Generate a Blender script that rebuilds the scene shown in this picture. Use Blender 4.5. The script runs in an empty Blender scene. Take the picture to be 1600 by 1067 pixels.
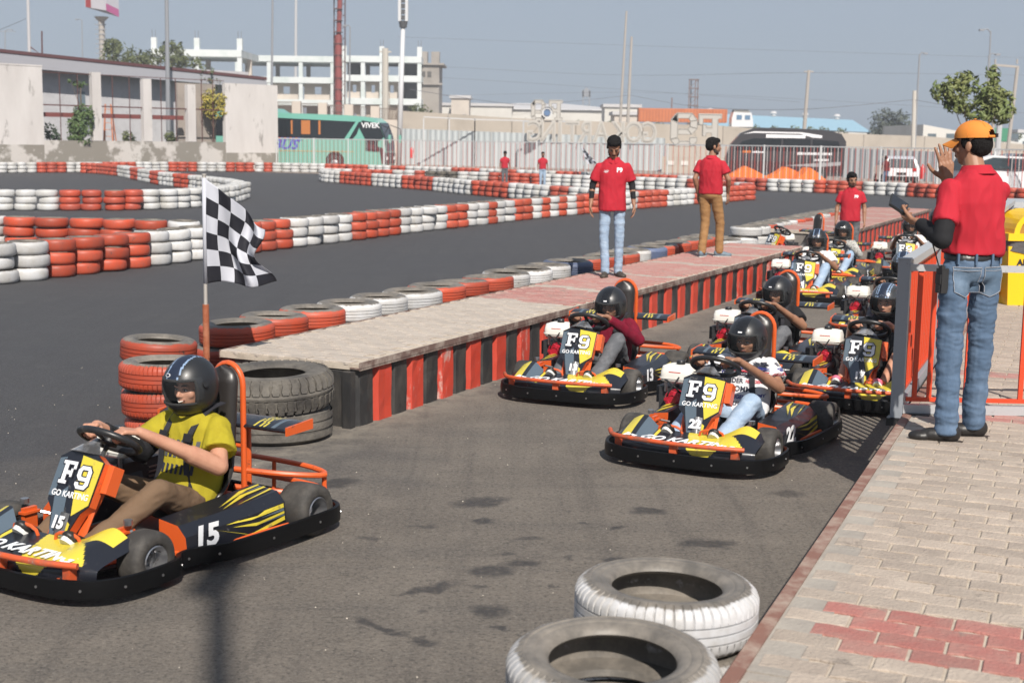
import bpy, math, random
from mathutils import Vector, Matrix, noise
from math import sin, cos, pi, radians, sqrt, atan2
V = Vector
R = random.Random(7)
sc = bpy.context.scene
COL = sc.collection

# ---------------------------------------------------------------- camera, light, exposure
cam_d = bpy.data.cameras.new('camera')
cam = bpy.data.objects.new('camera', cam_d)
COL.objects.link(cam)
PITCH = math.atan(314 / 2150)
cam.matrix_world = Matrix.Translation((0, 0, 2.12)) @ Matrix.Rotation(pi / 2 - PITCH, 4, 'X') @ Matrix.Rotation(0.0145, 4, 'Z')
cam_d.sensor_width = 36
cam_d.lens = 36 * 2150 / 1600
cam_d.clip_start = 0.05
cam_d.clip_end = 9000
cam_d.dof.use_dof = True
cam_d.dof.focus_distance = 9.3
cam_d.dof.aperture_fstop = 4.0
sc.camera = cam
sc.view_settings.view_transform = 'Standard'
sc.view_settings.look = 'None'
sc.view_settings.gamma = 1
sc.view_settings.exposure = 0.42
sc.view_settings.use_curve_mapping = False

SUN_EL = radians(44)
TO_SUN = V((0.21, -0.978, 0)).normalized()          # ground direction from the scene towards the sun
world = bpy.data.worlds.new('World')
sc.world = world
world.use_nodes = True
wn = world.node_tree
for n in list(wn.nodes):
    wn.nodes.remove(n)
sky = wn.nodes.new('ShaderNodeTexSky')
sky.sky_type = 'NISHITA'
sky.sun_disc = False
sky.sun_elevation = SUN_EL
sky.sun_rotation = atan2(TO_SUN.x, TO_SUN.y)
sky.air_density = 1.0
sky.dust_density = 1.2
sky.ozone_density = 1.5
sky.altitude = 200
hs = wn.nodes.new('ShaderNodeHueSaturation')
hs.inputs['Saturation'].default_value = 0.62
bg = wn.nodes.new('ShaderNodeBackground')
bg.inputs[1].default_value = 0.066
wo = wn.nodes.new('ShaderNodeOutputWorld')
wn.links.new(sky.outputs[0], hs.inputs['Color'])
hz = wn.nodes.new('ShaderNodeMix')         # a dusty haze evens the clear sky out towards pale grey blue
hz.data_type = 'RGBA'
hz.inputs[0].default_value = .72
hz.inputs[7].default_value = (3.45, 4.30, 5.65, 1)
wn.links.new(hs.outputs[0], hz.inputs[6])
wn.links.new(hz.outputs[2], bg.inputs[0])
wn.links.new(bg.outputs[0], wo.inputs[0])
sl = bpy.data.lights.new('sun', 'SUN')
sl.energy = 4.9
sl.angle = radians(0.6)
sl.color = (1.0, 0.935, 0.85)
so = bpy.data.objects.new('sun', sl)
COL.objects.link(so)
sd = V((TO_SUN.x * cos(SUN_EL), TO_SUN.y * cos(SUN_EL), sin(SUN_EL)))
so.matrix_world = Matrix.Translation((5, -20, 30)) @ sd.to_track_quat('Z', 'Y').to_matrix().to_4x4()

# ---------------------------------------------------------------- materials
MATS = {}


def M(name, col=(.5, .5, .5), rough=.6, metal=0., col2=None, nscale=6., lo=.45, hi=.65, bump=0., bscale=40., alpha=1., trans=0., spec=.5, rand=0., coat=0., emit=None, stretch=None, dirt=None):
    if name in MATS:
        return MATS[name]
    m = bpy.data.materials.new(name)
    m.use_nodes = True
    nt = m.node_tree
    b = nt.nodes['Principled BSDF']
    b.inputs['Base Color'].default_value = (*col, 1)
    b.inputs['Roughness'].default_value = rough
    b.inputs['Metallic'].default_value = metal
    b.inputs['Specular IOR Level'].default_value = spec
    b.inputs['Coat Weight'].default_value = coat
    b.inputs['Transmission Weight'].default_value = trans
    b.inputs['Alpha'].default_value = alpha
    L = nt.links.new
    tc = None
    if col2 or bump or dirt:
        tc = nt.nodes.new('ShaderNodeTexCoord')
        oi_ = nt.nodes.new('ShaderNodeObjectInfo')
        mu_ = nt.nodes.new('ShaderNodeMath')
        mu_.operation = 'MULTIPLY'
        mu_.inputs[1].default_value = 23
        L(oi_.outputs['Random'], mu_.inputs[0])
        ad_ = nt.nodes.new('ShaderNodeVectorMath')      # no two copies carry the same wear
        L(tc.outputs['Object'], ad_.inputs[0])
        L(mu_.outputs[0], ad_.inputs[1])
        src = ad_.outputs[0]
        if stretch:
            mp = nt.nodes.new('ShaderNodeMapping')
            mp.inputs['Scale'].default_value = stretch
            L(src, mp.inputs[0])
            src = mp.outputs[0]
    out = None
    if col2:
        nz = nt.nodes.new('ShaderNodeTexNoise')
        nz.inputs['Scale'].default_value = nscale
        nz.inputs['Detail'].default_value = 6
        nz.inputs['Roughness'].default_value = .65
        L(src, nz.inputs['Vector'])
        mr = nt.nodes.new('ShaderNodeMapRange')
        mr.inputs[1].default_value = lo
        mr.inputs[2].default_value = hi
        L(nz.outputs[0], mr.inputs[0])
        mx = nt.nodes.new('ShaderNodeMix')
        mx.data_type = 'RGBA'
        mx.inputs[6].default_value = (*col, 1)
        mx.inputs[7].default_value = (*col2, 1)
        L(mr.outputs[0], mx.inputs[0])
        out = mx.outputs[2]
    if dirt:
        nz = nt.nodes.new('ShaderNodeTexNoise')
        nz.inputs['Scale'].default_value = dirt[1]
        nz.inputs['Detail'].default_value = 9
        nz.inputs['Roughness'].default_value = .7
        L(src, nz.inputs['Vector'])
        mr = nt.nodes.new('ShaderNodeMapRange')
        mr.inputs[1].default_value = dirt[2]
        mr.inputs[2].default_value = dirt[2] + .06
        L(nz.outputs[0], mr.inputs[0])
        mx = nt.nodes.new('ShaderNodeMix')
        mx.data_type = 'RGBA'
        mx.inputs[6].default_value = (*col, 1)
        if out:
            L(out, mx.inputs[6])
        mx.inputs[7].default_value = (*dirt[0], 1)
        L(mr.outputs[0], mx.inputs[0])
        out = mx.outputs[2]
    if rand:
        oi = nt.nodes.new('ShaderNodeObjectInfo')
        hv = nt.nodes.new('ShaderNodeHueSaturation')
        mr = nt.nodes.new('ShaderNodeMapRange')
        mr.inputs[3].default_value = 1 - rand
        mr.inputs[4].default_value = 1 + rand
        L(oi.outputs['Random'], mr.inputs[0])
        L(mr.outputs[0], hv.inputs['Value'])
        hv.inputs['Color'].default_value = (*col, 1)
        if out:
            L(out, hv.inputs['Color'])
        out = hv.outputs[0]
    if out:
        L(out, b.inputs['Base Color'])
    if bump:
        nz = nt.nodes.new('ShaderNodeTexNoise')
        nz.inputs['Scale'].default_value = bscale
        nz.inputs['Detail'].default_value = 5
        L(src, nz.inputs['Vector'])
        bp = nt.nodes.new('ShaderNodeBump')
        bp.inputs['Strength'].default_value = bump
        bp.inputs['Distance'].default_value = .01
        L(nz.outputs[0], bp.inputs['Height'])
        L(bp.outputs[0], b.inputs['Normal'])
    if emit:
        b.inputs['Emission Color'].default_value = (*emit, 1)
        b.inputs['Emission Strength'].default_value = 1
    MATS[name] = m
    return m


# ---------------------------------------------------------------- mesh building
class MB:
    def __init__(s):
        s.v = []
        s.f = []
        s.m = []

    def add(s, vs, fs, mi=0):
        o = len(s.v)
        s.v += [tuple(p) for p in vs]
        s.f += [tuple(i + o for i in f) for f in fs]
        s.m += [mi] * len(fs)
        return s

    def box(s, a, b, mi=0, T=None):
        x0, y0, z0 = a
        x1, y1, z1 = b
        vs = [V(p) for p in ((x0, y0, z0), (x1, y0, z0), (x1, y1, z0), (x0, y1, z0), (x0, y0, z1), (x1, y0, z1), (x1, y1, z1), (x0, y1, z1))]
        if T:
            vs = [T @ p for p in vs]
        return s.add(vs, [(0, 3, 2, 1), (4, 5, 6, 7), (0, 1, 5, 4), (1, 2, 6, 5), (2, 3, 7, 6), (3, 0, 4, 7)], mi)

    def beam(s, p, q, w, h, mi=0, up=(0, 0, 1)):
        p, q = V(p), V(q)
        d = (q - p).normalized()
        a = d.cross(V(up))
        a = a.normalized() if a.length > 1e-4 else V((1, 0, 0))
        b = a.cross(d)
        vs = [c + a * sx * w / 2 + b * sy * h / 2 for c in (p, q) for sx, sy in ((-1, -1), (1, -1), (1, 1), (-1, 1))]
        return s.add(vs, [(0, 1, 2, 3), (7, 6, 5, 4), (0, 4, 5, 1), (1, 5, 6, 2), (2, 6, 7, 3), (3, 7, 4, 0)], mi)

    def tube(s, pts, r, n=8, mi=0, closed=False, caps=True):
        pts = [V(p) for p in pts]
        k = len(pts)
        rs = r if isinstance(r, (list, tuple)) else [r] * k
        vs = []
        prev = None
        for i, p in enumerate(pts):
            if closed:
                d = pts[(i + 1) % k] - pts[i - 1]
            else:
                d = pts[min(i + 1, k - 1)] - pts[max(i - 1, 0)]
            d.normalize()
            if prev is None:
                a = d.cross(V((0, 0, 1)))
                if a.length < .05:
                    a = d.cross(V((1, 0, 0)))
            else:
                a = prev - d * prev.dot(d)
            a.normalize()
            prev = a
            b = d.cross(a)
            for j in range(n):
                t = 2 * pi * j / n
                vs.append(p + (a * cos(t) + b * sin(t)) * rs[i])
        fs = []
        for i in range(k if closed else k - 1):
            for j in range(n):
                a0, a1 = i * n + j, i * n + (j + 1) % n
                b0, b1 = ((i + 1) % k) * n + j, ((i + 1) % k) * n + (j + 1) % n
                fs.append((a0, a1, b1, b0))
        if caps and not closed:
            fs.append(tuple(range(n - 1, -1, -1)))
            fs.append(tuple((k - 1) * n + j for j in range(n)))
        return s.add(vs, fs, mi)

    def lathe(s, prof, n=24, mi=0, T=None, mis=None, closed=False):
        vs = []
        for r, z in prof:
            for j in range(n):
                t = 2 * pi * j / n
                p = V((r * cos(t), r * sin(t), z))
                vs.append(T @ p if T else p)
        o = len(s.v)
        s.v += [tuple(p) for p in vs]
        k = len(prof)
        for i in range(k if closed else k - 1):
            for j in range(n):
                s.f.append((o + i * n + j, o + i * n + (j + 1) % n, o + ((i + 1) % k) * n + (j + 1) % n, o + ((i + 1) % k) * n + j))
                s.m.append(mis[i] if mis else mi)
        return s

    def cyl(s, p, q, r, n=10, mi=0):
        return s.tube([p, q], r, n, mi)

    def prism(s, outline, off, mi=0, T=None):
        """outline: list of 3D points (planar), off: extrusion vector"""
        o1 = [V(p) for p in outline]
        off = V(off)
        o2 = [p + off for p in o1]
        vs = o1 + o2
        if T:
            vs = [T @ p for p in vs]
        n = len(o1)
        fs = [tuple(range(n - 1, -1, -1)), tuple(range(n, 2 * n))] + [(i, (i + 1) % n, n + (i + 1) % n, n + i) for i in range(n)]
        return s.add(vs, fs, mi)

    def grid(s, fn, nu, nv, mi=0, mf=None, skip=None):
        vs = [fn(i / nu, j / nv) for j in range(nv + 1) for i in range(nu + 1)]
        o = len(s.v)
        s.v += [tuple(p) for p in vs]
        for j in range(nv):
            for i in range(nu):
                u, v = (i + .5) / nu, (j + .5) / nv
                if skip and skip(u, v):
                    continue
                a = o + j * (nu + 1) + i
                s.f.append((a, a + 1, a + nu + 2, a + nu + 1))
                s.m.append(mf(u, v) if mf else mi)
        return s

    def ell(s, c, r, n=12, mi=0, R3=None):
        c = V(c)
        k = max(6, n * 2 // 3)
        vs = []
        for i in range(1, k):
            ph = pi * i / k
            for j in range(n):
                t = 2 * pi * j / n
                p = V((r[0] * sin(ph) * cos(t), r[1] * sin(ph) * sin(t), r[2] * cos(ph)))
                vs.append(c + (R3 @ p if R3 else p))
        t0, b0 = V((0, 0, r[2])), V((0, 0, -r[2]))
        vs += [c + (R3 @ t0 if R3 else t0), c + (R3 @ b0 if R3 else b0)]
        fs = []
        for i in range(k - 2):
            for j in range(n):
                fs.append((i * n + j, (i + 1) * n + j, (i + 1) * n + (j + 1) % n, i * n + (j + 1) % n))
        T_, B_ = (k - 1) * n, (k - 1) * n + 1
        for j in range(n):
            fs.append((T_, j, (j + 1) % n))
            fs.append((B_, (k - 2) * n + (j + 1) % n, (k - 2) * n + j))
        return s.add(vs, fs, mi)

    def mesh(s, name, mats, smooth=False):
        me = bpy.data.meshes.new(name)
        me.from_pydata(s.v, [], s.f)
        if not isinstance(mats, (list, tuple)):
            mats = [mats]
        for m in mats:
            me.materials.append(m)
        me.polygons.foreach_set('material_index', s.m)
        if smooth:
            me.polygons.foreach_set('use_smooth', [True] * len(me.polygons))
            if smooth is not True:
                me.set_sharp_from_angle(angle=radians(smooth))
        me.update()
        return me

    def build(s, name, mats, parent=None, smooth=False, loc=None, **kw):
        return link(name, s.mesh(name, mats, smooth), parent, loc, **kw)


def link(name, data, parent=None, loc=None, label=None, cat=None, group=None, kind=None, mw=None):
    o = bpy.data.objects.new(name, data)
    COL.objects.link(o)
    if parent:
        o.parent = parent
    if loc is not None:
        o.location = loc
    if mw is not None:
        o.matrix_local = mw
    if label:
        o['label'] = label
    if cat:
        o['category'] = cat
    if group:
        o['group'] = group
    if kind:
        o['kind'] = kind
    return o


def thing(name, label, cat, loc=(0, 0, 0), rz=0, group=None):
    o = link(name, None, None, loc, label, cat, group)
    o.rotation_euler = (0, 0, rz)
    return o


def copy_tree(o, parent=None):
    c = o.copy()
    COL.objects.link(c)
    if parent:
        c.parent = parent
        c.matrix_parent_inverse = o.matrix_parent_inverse.copy()
    for ch in o.children:
        copy_tree(ch, c)
    return c


def frame(o, x, y):
    """matrix with origin o, x axis x, y axis y"""
    x = V(x).normalized()
    y = V(y)
    y = (y - x * y.dot(x)).normalized()
    z = x.cross(y)
    m = Matrix((x, y, z)).transposed().to_4x4()
    m.translation = V(o)
    return m


TXT = {}


def text(s, size, mat, parent, F, bold=.0, shear=0, ext=.001, sx=1., name='lettering', sp=1., **kw):
    key = (s, round(size, 3), mat.name, bold, shear, ext, sx, sp)
    if key not in TXT:
        c = bpy.data.curves.new('lettering', 'FONT')
        c.body = s
        c.size = size
        c.offset = bold
        c.shear = shear
        c.extrude = ext
        c.align_x = 'CENTER'
        c.align_y = 'CENTER'
        c.space_character = sp
        c.resolution_u = 3
        t = bpy.data.objects.new('tmp', c)
        COL.objects.link(t)
        dg = bpy.context.evaluated_depsgraph_get()
        me = bpy.data.meshes.new_from_object(t.evaluated_get(dg))
        bpy.data.objects.remove(t)
        me.materials.clear()
        me.materials.append(mat)
        if sx != 1:
            for v in me.vertices:
                v.co.x *= sx
        TXT[key] = me
    return link(name, TXT[key], parent, None, mw=F, **kw)


def voxel(mb, name, mats, vs, smooth=3, parent=None, fold=None, **kw):
    """fuse overlapping closed shapes into one continuous skin"""
    me = mb.mesh(name, mats)
    t = bpy.data.objects.new('tmp', me)
    COL.objects.link(t)
    r = t.modifiers.new('r', 'REMESH')
    r.mode = 'VOXEL'
    r.voxel_size = vs
    r.use_smooth_shade = True
    if smooth:
        k = t.modifiers.new('s', 'SMOOTH')
        k.factor = .5
        k.iterations = smooth
    dg = bpy.context.evaluated_depsgraph_get()
    out = bpy.data.meshes.new_from_object(t.evaluated_get(dg))
    bpy.data.objects.remove(t)
    if fold:
        amp, fs, st = fold
        ns = [v.normal.copy() for v in out.vertices]
        for v, n in zip(out.vertices, ns):
            p = V((v.co.x * fs * st[0], v.co.y * fs * st[1], v.co.z * fs * st[2]))
            k = noise.noise(p) * .6 + (1 - abs(noise.noise(p * 1.9 + V((5, 3, 9))))) * .5 - .4
            v.co += n * (k + .25) * amp
    out.name = name
    return link(name, out, parent, None, **kw)
# ---------------------------------------------------------------- ground
LD = V((0.4225, 0.9064, 0))        # direction of the pit lane, away from the camera
LP = V((0.9064, -0.4225, 0))       # across the lane, to the right


def ground_material():
    m = bpy.data.materials.new('asphalt')
    m.use_nodes = True
    nt = m.node_tree
    L = nt.links.new
    N = nt.nodes.new
    b = nt.nodes['Principled BSDF']
    geo = N('ShaderNodeNewGeometry')
    pos = geo.outputs['Position']

    def noi(scale, det=5, ro=.6, vec=pos, dis=0):
        n = N('ShaderNodeTexNoise')
        n.inputs['Scale'].default_value = scale
        n.inputs['Detail'].default_value = det
        n.inputs['Roughness'].default_value = ro
        n.inputs['Distortion'].default_value = dis
        L(vec, n.inputs['Vector'])
        return n.outputs[0]

    def mr(x, a, c, d=0., e=1.):
        n = N('ShaderNodeMapRange')
        for i, q in enumerate((a, c, d, e)):
            n.inputs[i + 1].default_value = q
        L(x, n.inputs[0])
        return n.outputs[0]

    def ma(op, x, y):
        n = N('ShaderNodeMath')
        n.operation = op
        for i, q in enumerate((x, y)):
            if isinstance(q, (int, float)):
                n.inputs[i].default_value = q
            else:
                L(q, n.inputs[i])
        return n.outputs[0]

    def mix(f, a, c):
        n = N('ShaderNodeMix')
        n.data_type = 'RGBA'
        for i, q in ((0, f), (6, a), (7, c)):
            if isinstance(q, tuple):
                n.inputs[i].default_value = (*q, 1)
            elif isinstance(q, (int, float)):
                n.inputs[i].default_value = q
            else:
                L(q, n.inputs[i])
        return n.outputs[2]

    def dot(vec, x, y):
        n = N('ShaderNodeVectorMath')
        n.operation = 'DOT_PRODUCT'
        n.inputs[1].default_value = (x, y, 0)
        L(vec, n.inputs[0])
        return n.outputs['Value']
    big = noi(.35, 4)
    med = noi(2.2, 6, .6)
    fine = noi(95, 3, .7)
    # dusty lane on the near side, darker worn track on the far side
    s = dot(pos, LP.x, LP.y)
    sw = ma('ADD', s, mr(big, .3, .7, -1.2, 1.2))
    lane = mr(sw, -6.6, -4.3)
    base = mix(lane, (.052, .051, .054), (.160, .138, .116))
    far = mr(dot(pos, 0, 1), 34, 60)
    # dust in patches, tyre tracks running round the bends
    base = mix(mr(med, .42, .72, 0, .4), base, mix(lane, (.075, .075, .078), (.175, .152, .125)))
    base = mix(mr(big, .35, .6, .35, 0), base, mix(lane, (.04, .042, .05), (.115, .10, .085)))
    st = N('ShaderNodeMapping')
    st.inputs['Rotation'].default_value = (0, 0, radians(-62))
    st.inputs['Scale'].default_value = (.25, 3.5, 1)
    L(pos, st.inputs[0])
    base = mix(mr(noi(1.1, 5, .6, st.outputs[0], .4), .5, .75, 0, .45), base, (.045, .045, .048))
    # broad worn patches and streaks of rubber lying along the lane
    base = mix(mr(noi(.9, 6, .65), .46, .62, 0, .45), base, mix(lane, (.045, .045, .05), (.085, .073, .063)))
    sl_ = N('ShaderNodeMapping')
    sl_.inputs['Rotation'].default_value = (0, 0, radians(25))
    sl_.inputs['Scale'].default_value = (4.2, .22, 1)
    L(pos, sl_.inputs[0])
    base = mix(mr(noi(1.3, 6, .62, sl_.outputs[0], .5), .50, .66, 0, .5), base, mix(lane, (.04, .04, .043), (.075, .066, .06)))
    base = mix(mr(noi(3.1, 5, .6), .54, .68, 0, .35), base, mix(lane, (.08, .08, .08), (.22, .19, .16)))
    base = mix(mr(fine, .35, .75, -.1, .5), base, mix(lane, (.10, .10, .105), (.24, .21, .175)))
    base = mix(mr(noi(60, 2, .5), .3, .45, .45, 0), base, (.035, .033, .03))
    # oil and water stains lying in the lane
    warp = N('ShaderNodeVectorMath')
    warp.operation = 'ADD'
    nzc = N('ShaderNodeTexNoise')
    nzc.inputs['Scale'].default_value = 8
    nzc.inputs['Detail'].default_value = 5
    L(pos, nzc.inputs['Vector'])
    sc_ = N('ShaderNodeVectorMath')
    sc_.operation = 'SCALE'
    sc_.inputs['Scale'].default_value = .17
    L(nzc.outputs[1], sc_.inputs[0])
    L(pos, warp.inputs[0])
    L(sc_.outputs[0], warp.inputs[1])
    tot = None
    for (x, y, rx, ry, k, ang) in STAINS:
        mp = N('ShaderNodeMapping')
        mp.vector_type = 'TEXTURE'
        mp.inputs['Location'].default_value = (x + .085, y + .085, 0)
        mp.inputs['Rotation'].default_value = (0, 0, ang)
        mp.inputs['Scale'].default_value = (rx, ry, 50)
        L(warp.outputs[0], mp.inputs[0])
        ln = N('ShaderNodeVectorMath')
        ln.operation = 'LENGTH'
        L(mp.outputs[0], ln.inputs[0])
        e = mr(ln.outputs['Value'], .55, 1.1, k, 0)
        tot = e if tot is None else ma('MAXIMUM', tot, e)
    tot = ma('MULTIPLY', tot, mr(noi(28, 5, .7), .34, .52, .45, 1))
    # scattered oil drips, each with its own size
    vo = N('ShaderNodeTexVoronoi')
    vo.inputs['Scale'].default_value = 1.7
    L(warp.outputs[0], vo.inputs['Vector'])
    sp = N('ShaderNodeSeparateColor')
    L(vo.outputs['Color'], sp.inputs[0])
    rad = mr(sp.outputs[0], .45, 1, .0, .17)
    dd = ma('SUBTRACT', rad, vo.outputs['Distance'])
    base = mix(ma('MULTIPLY', mr(dd, 0, .05, 0, .6), lane), base, (.04, .036, .033))
    vo2 = N('ShaderNodeTexVoronoi')
    vo2.inputs['Scale'].default_value = 6.5
    L(warp.outputs[0], vo2.inputs['Vector'])
    sp2 = N('ShaderNodeSeparateColor')
    L(vo2.outputs['Color'], sp2.inputs[0])
    dd2 = ma('SUBTRACT', mr(sp2.outputs[0], .6, 1, .0, .16), vo2.outputs['Distance'])
    base = mix(ma('MULTIPLY', mr(dd2, 0, .05, 0, .45), lane), base, (.05, .045, .042))
    # coarse stone chips showing in the worn surface
    base = mix(mr(noi(42, 3, .8), .50, .68, 0, .40), base, mix(lane, (.13, .13, .13), (.30, .27, .23)))
    base = mix(mr(noi(30, 4, .75), .34, .50, .55, 0), base, mix(lane, (.035, .035, .038), (.055, .05, .045)))
    base = mix(tot, base, (.040, .037, .035))
    # dust drifted against the foot of the pit wall
    edge_d = ma('ABSOLUTE', ma('ADD', s, 5.22), 0)
    base = mix(ma('MULTIPLY', mr(edge_d, 0.02, .42, .8, 0), mr(noi(5, 5, .7), .35, .6)), base, (.26, .23, .19))
    L(base, b.inputs['Base Color'])
    b.inputs['Specular IOR Level'].default_value = .35
    L(mr(tot, 0, 1, .82, .5), b.inputs['Roughness'])
    bp = N('ShaderNodeBump')
    bp.inputs['Strength'].default_value = 1.0
    bp.inputs['Distance'].default_value = .012
    L(noi(48, 5, .75), bp.inputs['Height'])
    L(bp.outputs[0], b.inputs['Normal'])
    return m


STAINS = [(-0.38, 6.32, 0.19, 0.053, 0.85, 0.67), (-0.08, 6.61, 0.14, 0.105, 0.85, 0.11), (0.07, 6.73, 0.12, 0.07, 0.85, 0.36), (-0.08, 6.02, 0.1, 0.111, 0.85, -0.21), (0.22, 6.38, 0.03, 0.036, 0.85, 0.0), (-0.36, 5.63, 0.08, 0.056, 0.85, -0.28), (-0.56, 5.8, 0.2, 0.037, 0.85, -0.71), (-0.02, 5.79, 0.04, 0.037, 0.85, 0.0), (0.3, 6.85, 0.04, 0.041, 0.6, 0.0), (0.59, 7.44, 0.05, 0.036, 0.85, 0.2), (0.81, 7.78, 0.13, 0.106, 0.85, -0.08), (0.09, 7.18, 0.12, 0.045, 0.6, 0.44), (0.55, 6.82, 0.09, 0.072, 0.85, 0.29), (0.0, 6.9, 0.03, 0.031, 0.6, 0.0), (-0.13, 6.38, 0.05, 0.045, 0.6, 0.0), (1.06, 7.14, 0.17, 0.112, 0.85, 0.12), (-0.14, 7.52, 0.07, 0.074, 0.85, 0.32), (-0.17, 7.92, 0.21, 0.124, 0.85, 0.43), (-0.47, 7.4, 0.09, 0.036, 0.6, 0.17), (1.81, 9.45, 0.08, 0.098, 0.6, -0.64), (2.37, 9.22, 0.1, 0.056, 0.6, 1.01), (0.43, 7.49, 0.05, 0.037, 0.6, 0.0), (0.33, 7.73, 0.02, 0.039, 0.6, 0.0), (-0.74, 7.14, 0.08, 0.045, 0.6, 0.21), (-0.39, 6.0, 0.04, 0.032, 0.6, 0.0), (-1.09, 8.32, 0.18, 0.121, 0.85, 0.56), (1.71, 8.23, 0.12, 0.074, 0.6, -0.09)]

g = MB()
g.add([(-300, -40, 0), (300, -40, 0), (300, 108, 0), (-300, 108, 0)], [(0, 1, 2, 3)])
g.build('track', ground_material(), kind='structure')
g = MB()
g.add([(-4000, -200, -.03), (4000, -200, -.03), (4000, 7000, -.03), (-4000, 7000, -.03)], [(0, 1, 2, 3)])
g.build('ground', M('dry_earth', (.24, .2, .15), .95, col2=(.17, .145, .11), nscale=.05), kind='structure')

# the car park behind the fence: pale concrete
g = MB()
g.add([(-20, 86, .006), (8, 72, .006), (30, 60, .006), (90, 52, .006), (140, 200, .006), (-60, 200, .006)], [(0, 1, 2, 3, 4, 5)])
g.build('car_park', M('yard_dust', (.30, .24, .2), .9, col2=(.2, .17, .15), nscale=.4, bump=.3), kind='structure')

# small grit and leaves on the lane
g = MB()
for i in range(420):
    x, y = R.uniform(-4, 6), R.uniform(4, 14)
    r = R.uniform(.002, .006)
    a = R.uniform(0, 3)
    g.add([(x + r * cos(a), y + r * sin(a), .001), (x + r * cos(a + 2), y + r * sin(a + 2), .001), (x + r * cos(a + 4), y + r * sin(a + 4), .001), (x, y, .001 + r)], [(0, 1, 3), (1, 2, 3), (2, 0, 3)])
g.build('grit', M('grit', (.5, .45, .38), .9), kind='stuff', label='pale grit and crumbs scattered on the asphalt of the pit lane', cat='grit')

# ---------------------------------------------------------------- raised pavement (right) with its pavers
EDGE0 = V((-0.99, 0, 0))
ED = V((0.3793, 0.9253, 0))
EP = V((0.9253, -0.3793, 0))
HP = .48
conc = M('kerb_concrete', (.36, .325, .28), .9, col2=(.27, .24, .21), nscale=3, bump=.5, bscale=60)
paint_rust = M('rusty_red_steel', (.20, .10, .075), .8, col2=(.34, .26, .21), nscale=7, bump=.3)
PT = frame((EDGE0.x, EDGE0.y, 0), EP, ED)      # local x across (to the right), y along the edge


def paver_mat(name, col, c2):
    return M(name, col, .9, col2=c2, nscale=5, lo=.38, hi=.66, bump=.8, bscale=70, rand=.11, dirt=((.22, .185, .155), 4, .61))


pv_grey = paver_mat('grey_paver', (.40, .335, .275), (.32, .265, .22))
pv_red = paver_mat('red_paver', (.34, .13, .11), (.33, .18, .15))
pv_pink = paver_mat('worn_pink_paver', (.37, .165, .145), (.38, .25, .215))
pv_top = M('platform_grey_paver', (.43, .375, .32), .9, col2=(.37, .32, .275), nscale=7, lo=.35, hi=.7, bump=.5, bscale=90, rand=.08, dirt=((.27, .23, .2), 5, .66))
joint = M('paver_joint_sand', (.47, .405, .33), .95, col2=(.36, .31, .25), nscale=14)


def paver_mesh(mat, L_, W_, h=.05, wav=.009):
    m = MB()
    gp = .0055
    xs = [gp, L_ * .25, L_ * .5, L_ * .75, L_ - gp]
    wv = [0, wav, 0, -wav, 0]
    ring = [(x, gp + w_) for x, w_ in zip(xs, wv)] + [(x, W_ - gp + w_) for x, w_ in list(zip(xs, wv))[::-1]]
    n = len(ring)
    cx, cy = L_ / 2, W_ / 2
    top = [(cx + (x - cx) * .965, cy + (y - cy) * .94, h) for x, y in ring]
    mid = [(x, y, h - .004) for x, y in ring]
    low = [(x, y, h - .022) for x, y in ring]
    m.add(low + mid + top, [(i, (i + 1) % n, n + (i + 1) % n, n + i) for i in range(n)] + [(n + i, n + (i + 1) % n, 2 * n + (i + 1) % n, 2 * n + i) for i in range(n)] + [tuple(range(2 * n, 3 * n))])
    return m, m.mesh('paver', mat)


def lay_pavers(parent, x0, x1, y0, y1, L_, W_, z, colf, near, origin, maxn=300):
    """rows across (x); returns after placing the nearest as parts, the rest joined"""
    spots = []
    j = 0
    y = y0
    while y < y1 - W_ * .5:
        x = x0 - (L_ / 2 if j % 2 else 0) + R.uniform(-.01, .01)
        while x < x1 - .02:
            if x >= x0 - .01 and x + L_ < x1 + .02:
                spots.append((near(x, y), x, y))
            x += L_
        y += W_
        j += 1
    spots.sort()
    ms = {}
    stuff = {}
    for k, (d, x, y) in enumerate(spots):
        c = colf(x, y)
        if c.name not in ms:
            ms[c.name] = paver_mesh(c, L_, W_)
        dz = R.uniform(-.0025, .0015)
        if k < maxn:
            o = link('paver', ms[c.name][1], parent, (origin[0] + x, origin[1] + y, z - .05 + dz))
            o.rotation_euler = (R.uniform(-.008, .008), R.uniform(-.006, .006), R.uniform(-.012, .012))
        else:
            mb = stuff.setdefault(c.name, MB())
            s0 = ms[c.name][0]
            mb.add([(p[0] + origin[0] + x, p[1] + origin[1] + y, p[2] + z - .05 + dz) for p in s0.v], s0.f)
    for nme, mb in stuff.items():
        mb.build('paver_field', MATS[nme], parent, kind='stuff')


pave = thing('pavement', 'raised paved walkway', 'pavement')
pave['kind'] = 'structure'
del pave['category']
del pave['label']
pave.matrix_world = PT
m = MB()
m.box((.0, -3, 0), (9.0, 34, HP - .009))
m.build('paving_bed', joint, pave)
m = MB()
for i in range(24):
    y = -3 + i * 1.5
    m.box((.041, y + .003, HP - .012), (.20 + R.uniform(-.04, .04), y + 1.497, HP - .0045 + R.uniform(-.002, .002)))
m.build('kerb_strip', conc, pave)
m = MB()
m.box((-.012, -3, HP - .11), (0, 34, HP + .002))
m.box((0, -3, HP - .012), (.040, 34, HP + .002))
m.build('edge_angle', paint_rust, pave)


def pave_col(x, y):
    # (x across, y along) red courses crossing the walkway
    if 4.74 < y < 5.22 and x > .10 + .05 * sin(y * 40):
        return pv_red
    if 9.0 < y < 9.2 or 10.7 < y < 10.95:
        return pv_pink
    return pv_grey


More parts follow.
